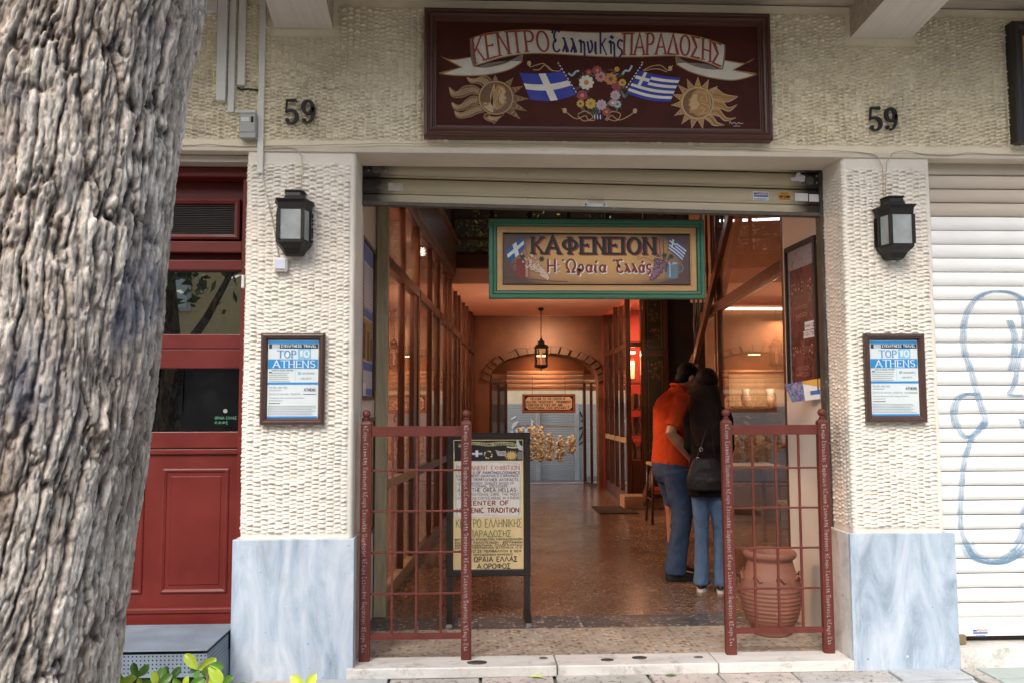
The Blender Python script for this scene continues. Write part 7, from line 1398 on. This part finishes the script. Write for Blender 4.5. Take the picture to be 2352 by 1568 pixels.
b = MB(); b.tube([(-.07,0,.08), (-.03,.0,.18), (.01,.01,.30), (.05,.03,.42), (.06,.10,.46)], .007, m_bag, 6); b.tube([(.07,0,.08), (.06,.0,.20), (.05,.02,.32), (.055,.04,.42)], .007, m_bag, 6); b.build('strap', bgn, local=True, smooth=True)
b = MB()
for q_ in ((-.055,-.012,.10), (-.03,-.01,.17)): b.tube([(q_[0]+.011*math.cos(R(a)), q_[1], q_[2]+.014*math.sin(R(a))) for a in range(0, 361, 45)], .003, M('bright_steel', (.7,.7,.7), .2, metal=1), 6, cap=False)
b.build('buckle', bgn, local=True)

# ================================================================ SHRUB, fallen leaves
m, nt, p = newmat('shrub_leaf_light'); n = noise(nt, coords(nt), 9, 4); nt.links.new(ramp(nt, n, [(.3, (.30,.45,.03)), (.6, (.58,.68,.08)), (.85, (.75,.62,.25))]), p.inputs['Base Color']); p.inputs['Roughness'].default_value = .35; p.inputs['Subsurface Weight'].default_value = .15; ml1 = m
m, nt, p = newmat('shrub_leaf_dark'); n = noise(nt, coords(nt), 9, 4); nt.links.new(ramp(nt, n, [(.3, (.06,.16,.02)), (.7, (.16,.32,.04))]), p.inputs['Base Color']); p.inputs['Roughness'].default_value = .35; ml2 = m
def leaf(parent, base, d, L_, Wd, m, roll=0, cup=.25):
    d = Vector(d).normalized(); sd_ = d.cross(Vector((0,-1,.3))).normalized(); nn = sd_.cross(d).normalized(); sd_ = (sd_*math.cos(roll)+nn*math.sin(roll)); nn = sd_.cross(d).normalized(); base = Vector(base); vs = []
    pf = [(0,.06), (.12,.35), (.3,.75), (.5,.98), (.7,1.0), (.86,.78), (.96,.38), (1,.05)]
    for t_, w in pf:
        c = base+d*L_*t_-nn*(t_-.3)**2*L_*.35; 
        for s_ in (-1, -.5, 0, .5, 1): vs.append(c+sd_*s_*w*Wd/2+nn*abs(s_)*w*Wd*cup)
    b = MB(); b.add(vs, [(i*5+k, i*5+k+1, (i+1)*5+k+1, (i+1)*5+k) for i in range(len(pf)-1) for k in range(4)], m); return b.build('leaf', parent, smooth=True)
def shrub(px0, label, stems, cat='shrub'):
    base = P(px0, 1568, -2.25); t = thing('shrub', label, cat, (base.x, -2.25, 0)); g = random.Random(int(px0))
    for px, py, Y, lv in stems:
        q_ = P(px, py+14, Y); b = MB(); b.tube([(q_.x+g.uniform(-.03,.03), Y, .0), (q_.x+g.uniform(-.02,.02), Y, q_.z*.6), q_], [.006,.005,.003], M('shrub_stem', (.16,.09,.05), .7), 6); b.build('stem', t, smooth=True)
        for dx, dz, dy, L_, mm in lv: leaf(t, q_, (dx, dy, dz), L_*.82, L_*.42, mm, g.uniform(-.4, .4))
    return t
shrub(420, 'glossy yellow-green shrub in front of the metal step at the foot of the tree', [
 (455, 1523, -2.2, [(-.8,1,-.1,.068,ml1), (.9,.55,-.2,.07,ml1), (.1,-.5,-.8,.04,ml2), (-.6,-.1,.4,.05,ml2)]),
 (478, 1512, -2.3, [(.7,-.9,-.1,.075,ml1), (-.3,-.8,.2,.05,ml2), (.9,-.2,.3,.05,ml2)]),
 (316, 1540, -2.2, [(-.35,1,-.1,.05,ml2), (.7,.8,.1,.05,ml2), (-1,-.2,-.3,.055,ml1), (.5,-.5,-.4,.05,ml1)]),
 (360, 1560, -2.25, [(-.2,1,-.2,.05,ml1), (.8,.6,.2,.055,ml2), (-.8,.3,-.2,.05,ml2), (.2,.9,.5,.06,ml2)]),
 (286, 1562, -2.15, [(-.4,1,-.2,.05,ml1), (.6,.9,0,.05,ml1), (-1,.2,.2,.05,ml2)]),
 (428, 1568, -2.3, [(.1,1,-.3,.045,ml1), (-.9,.6,0,.055,ml2), (.9,.5,.2,.06,ml2), (.9,.1,-.3,.06,ml2)]),
 (505, 1560, -2.2, [(-.2,1,-.1,.055,ml2), (.8,.6,-.2,.055,ml2), (-.9,.2,.2,.06,ml1), (.6,-.2,-.4,.06,ml1)]),
 (390, 1545, -2.1, [(-.5,.8,.3,.05,ml2), (.6,.7,.3,.05,ml2)]), (535, 1575, -2.2, [(-.7,.7,.1,.05,ml1), (.6,.4,0,.05,ml2)])])
shrub(705, 'lone yellow-green sprout at the bottom edge below the left pillar', [(700, 1570, -2.2, [(-.95,1,0,.066,ml1), (.75,1.1,-.1,.062,ml1)])])
for i, (px, py, lab, c_) in enumerate(((1232, 1556, 'fallen green leaf on the paving in front of the threshold', ml1), (638, 1549, 'fallen yellow leaf on the paving by the left pillar', pt('yellow_leaf', (.5,.36,.12))), (1540, 1552, 'small dark fallen leaf right of the middle of the threshold', ml2))):
    d = _f+_r2*((px-1176)/FPX)-_u2*((py-784)/FPX); s_ = -CZ/d.z; q_ = Vector((0,-DC,CZ))+d*s_; b = MB(); b.add([(q_.x-.035, q_.y, .006), (q_.x-.01, q_.y-.016, .012), (q_.x+.02, q_.y-.014, .008), (q_.x+.035, q_.y+.004, .006), (q_.x+.01, q_.y+.016, .011), (q_.x-.015, q_.y+.014, .008)], [(0,1,4,5), (1,2,3,4)], c_); tag(b.build('fallen_leaf'), lab, 'leaf')

# ================================================================ ACROSS THE STREET (seen in reflections)
ob = thing('building', 'ochre apartment block across the street, mirrored in the shop glass', 'building', (0, -20, 0)); bx('wall', ob, -22, 22, -26, -20, 0, 9, M('ochre_facade', (.72,.50,.22), .8))
for i in range(9): bx('pilaster', ob, -20+i*4.6, -19.3+i*4.6, -20, -19.8, 0, 9, M('facade_white', (.8,.78,.74), .6))
for i in range(8): bx('shop_opening', ob, -19.2+i*4.6, -15.6+i*4.6, -19.99, -19.9, .1, 2.7, (m_whitewall, m_brown, m_dark)[i % 3])
wnp = None
for fz in (1.2, 4.2, 6.8):
    for i in range(12):
        x = -19+i*3.4
        f_ = bx('window', ob, x-.6, x+.6, -20.0, -19.93, fz, fz+1.6, m_whitewall); bx('pane', f_, x-.5, x+.5, -19.93, -19.9, fz+.1, fz+1.5, m_glassd)
for i, (x, y) in enumerate(((-4.7, -8.2), (2.5, -11), (9, -9.5))):
    t = thing('tree', ('left', 'middle', 'right')[i]+' street tree on the far side of the road', 'tree', (x, y, 0), 'trees across the road'); b = MB(); b.tube([(x,y,0), (x+.1,y,2), (x-.1,y,4.2)], [.2,.16,.1], m_bark, 12); b.build('trunk', t, smooth=True); crown(x, y, 4.6 if i == 0 else 5.4, 2.2, 2.2, 1.8, 2200, .13, t, 20+i); b = MB(); b.tube([(x,y,1.4), (x-.5,y,2.4), (x-.7,y+.1,4)], [.1,.07,.04], m_bark, 8); b.tube([(x,y,1.9), (x+.6,y,2.8), (x+1.2,y,4)], [.09,.06,.03], m_bark, 8); b.build('branch', t, smooth=True)
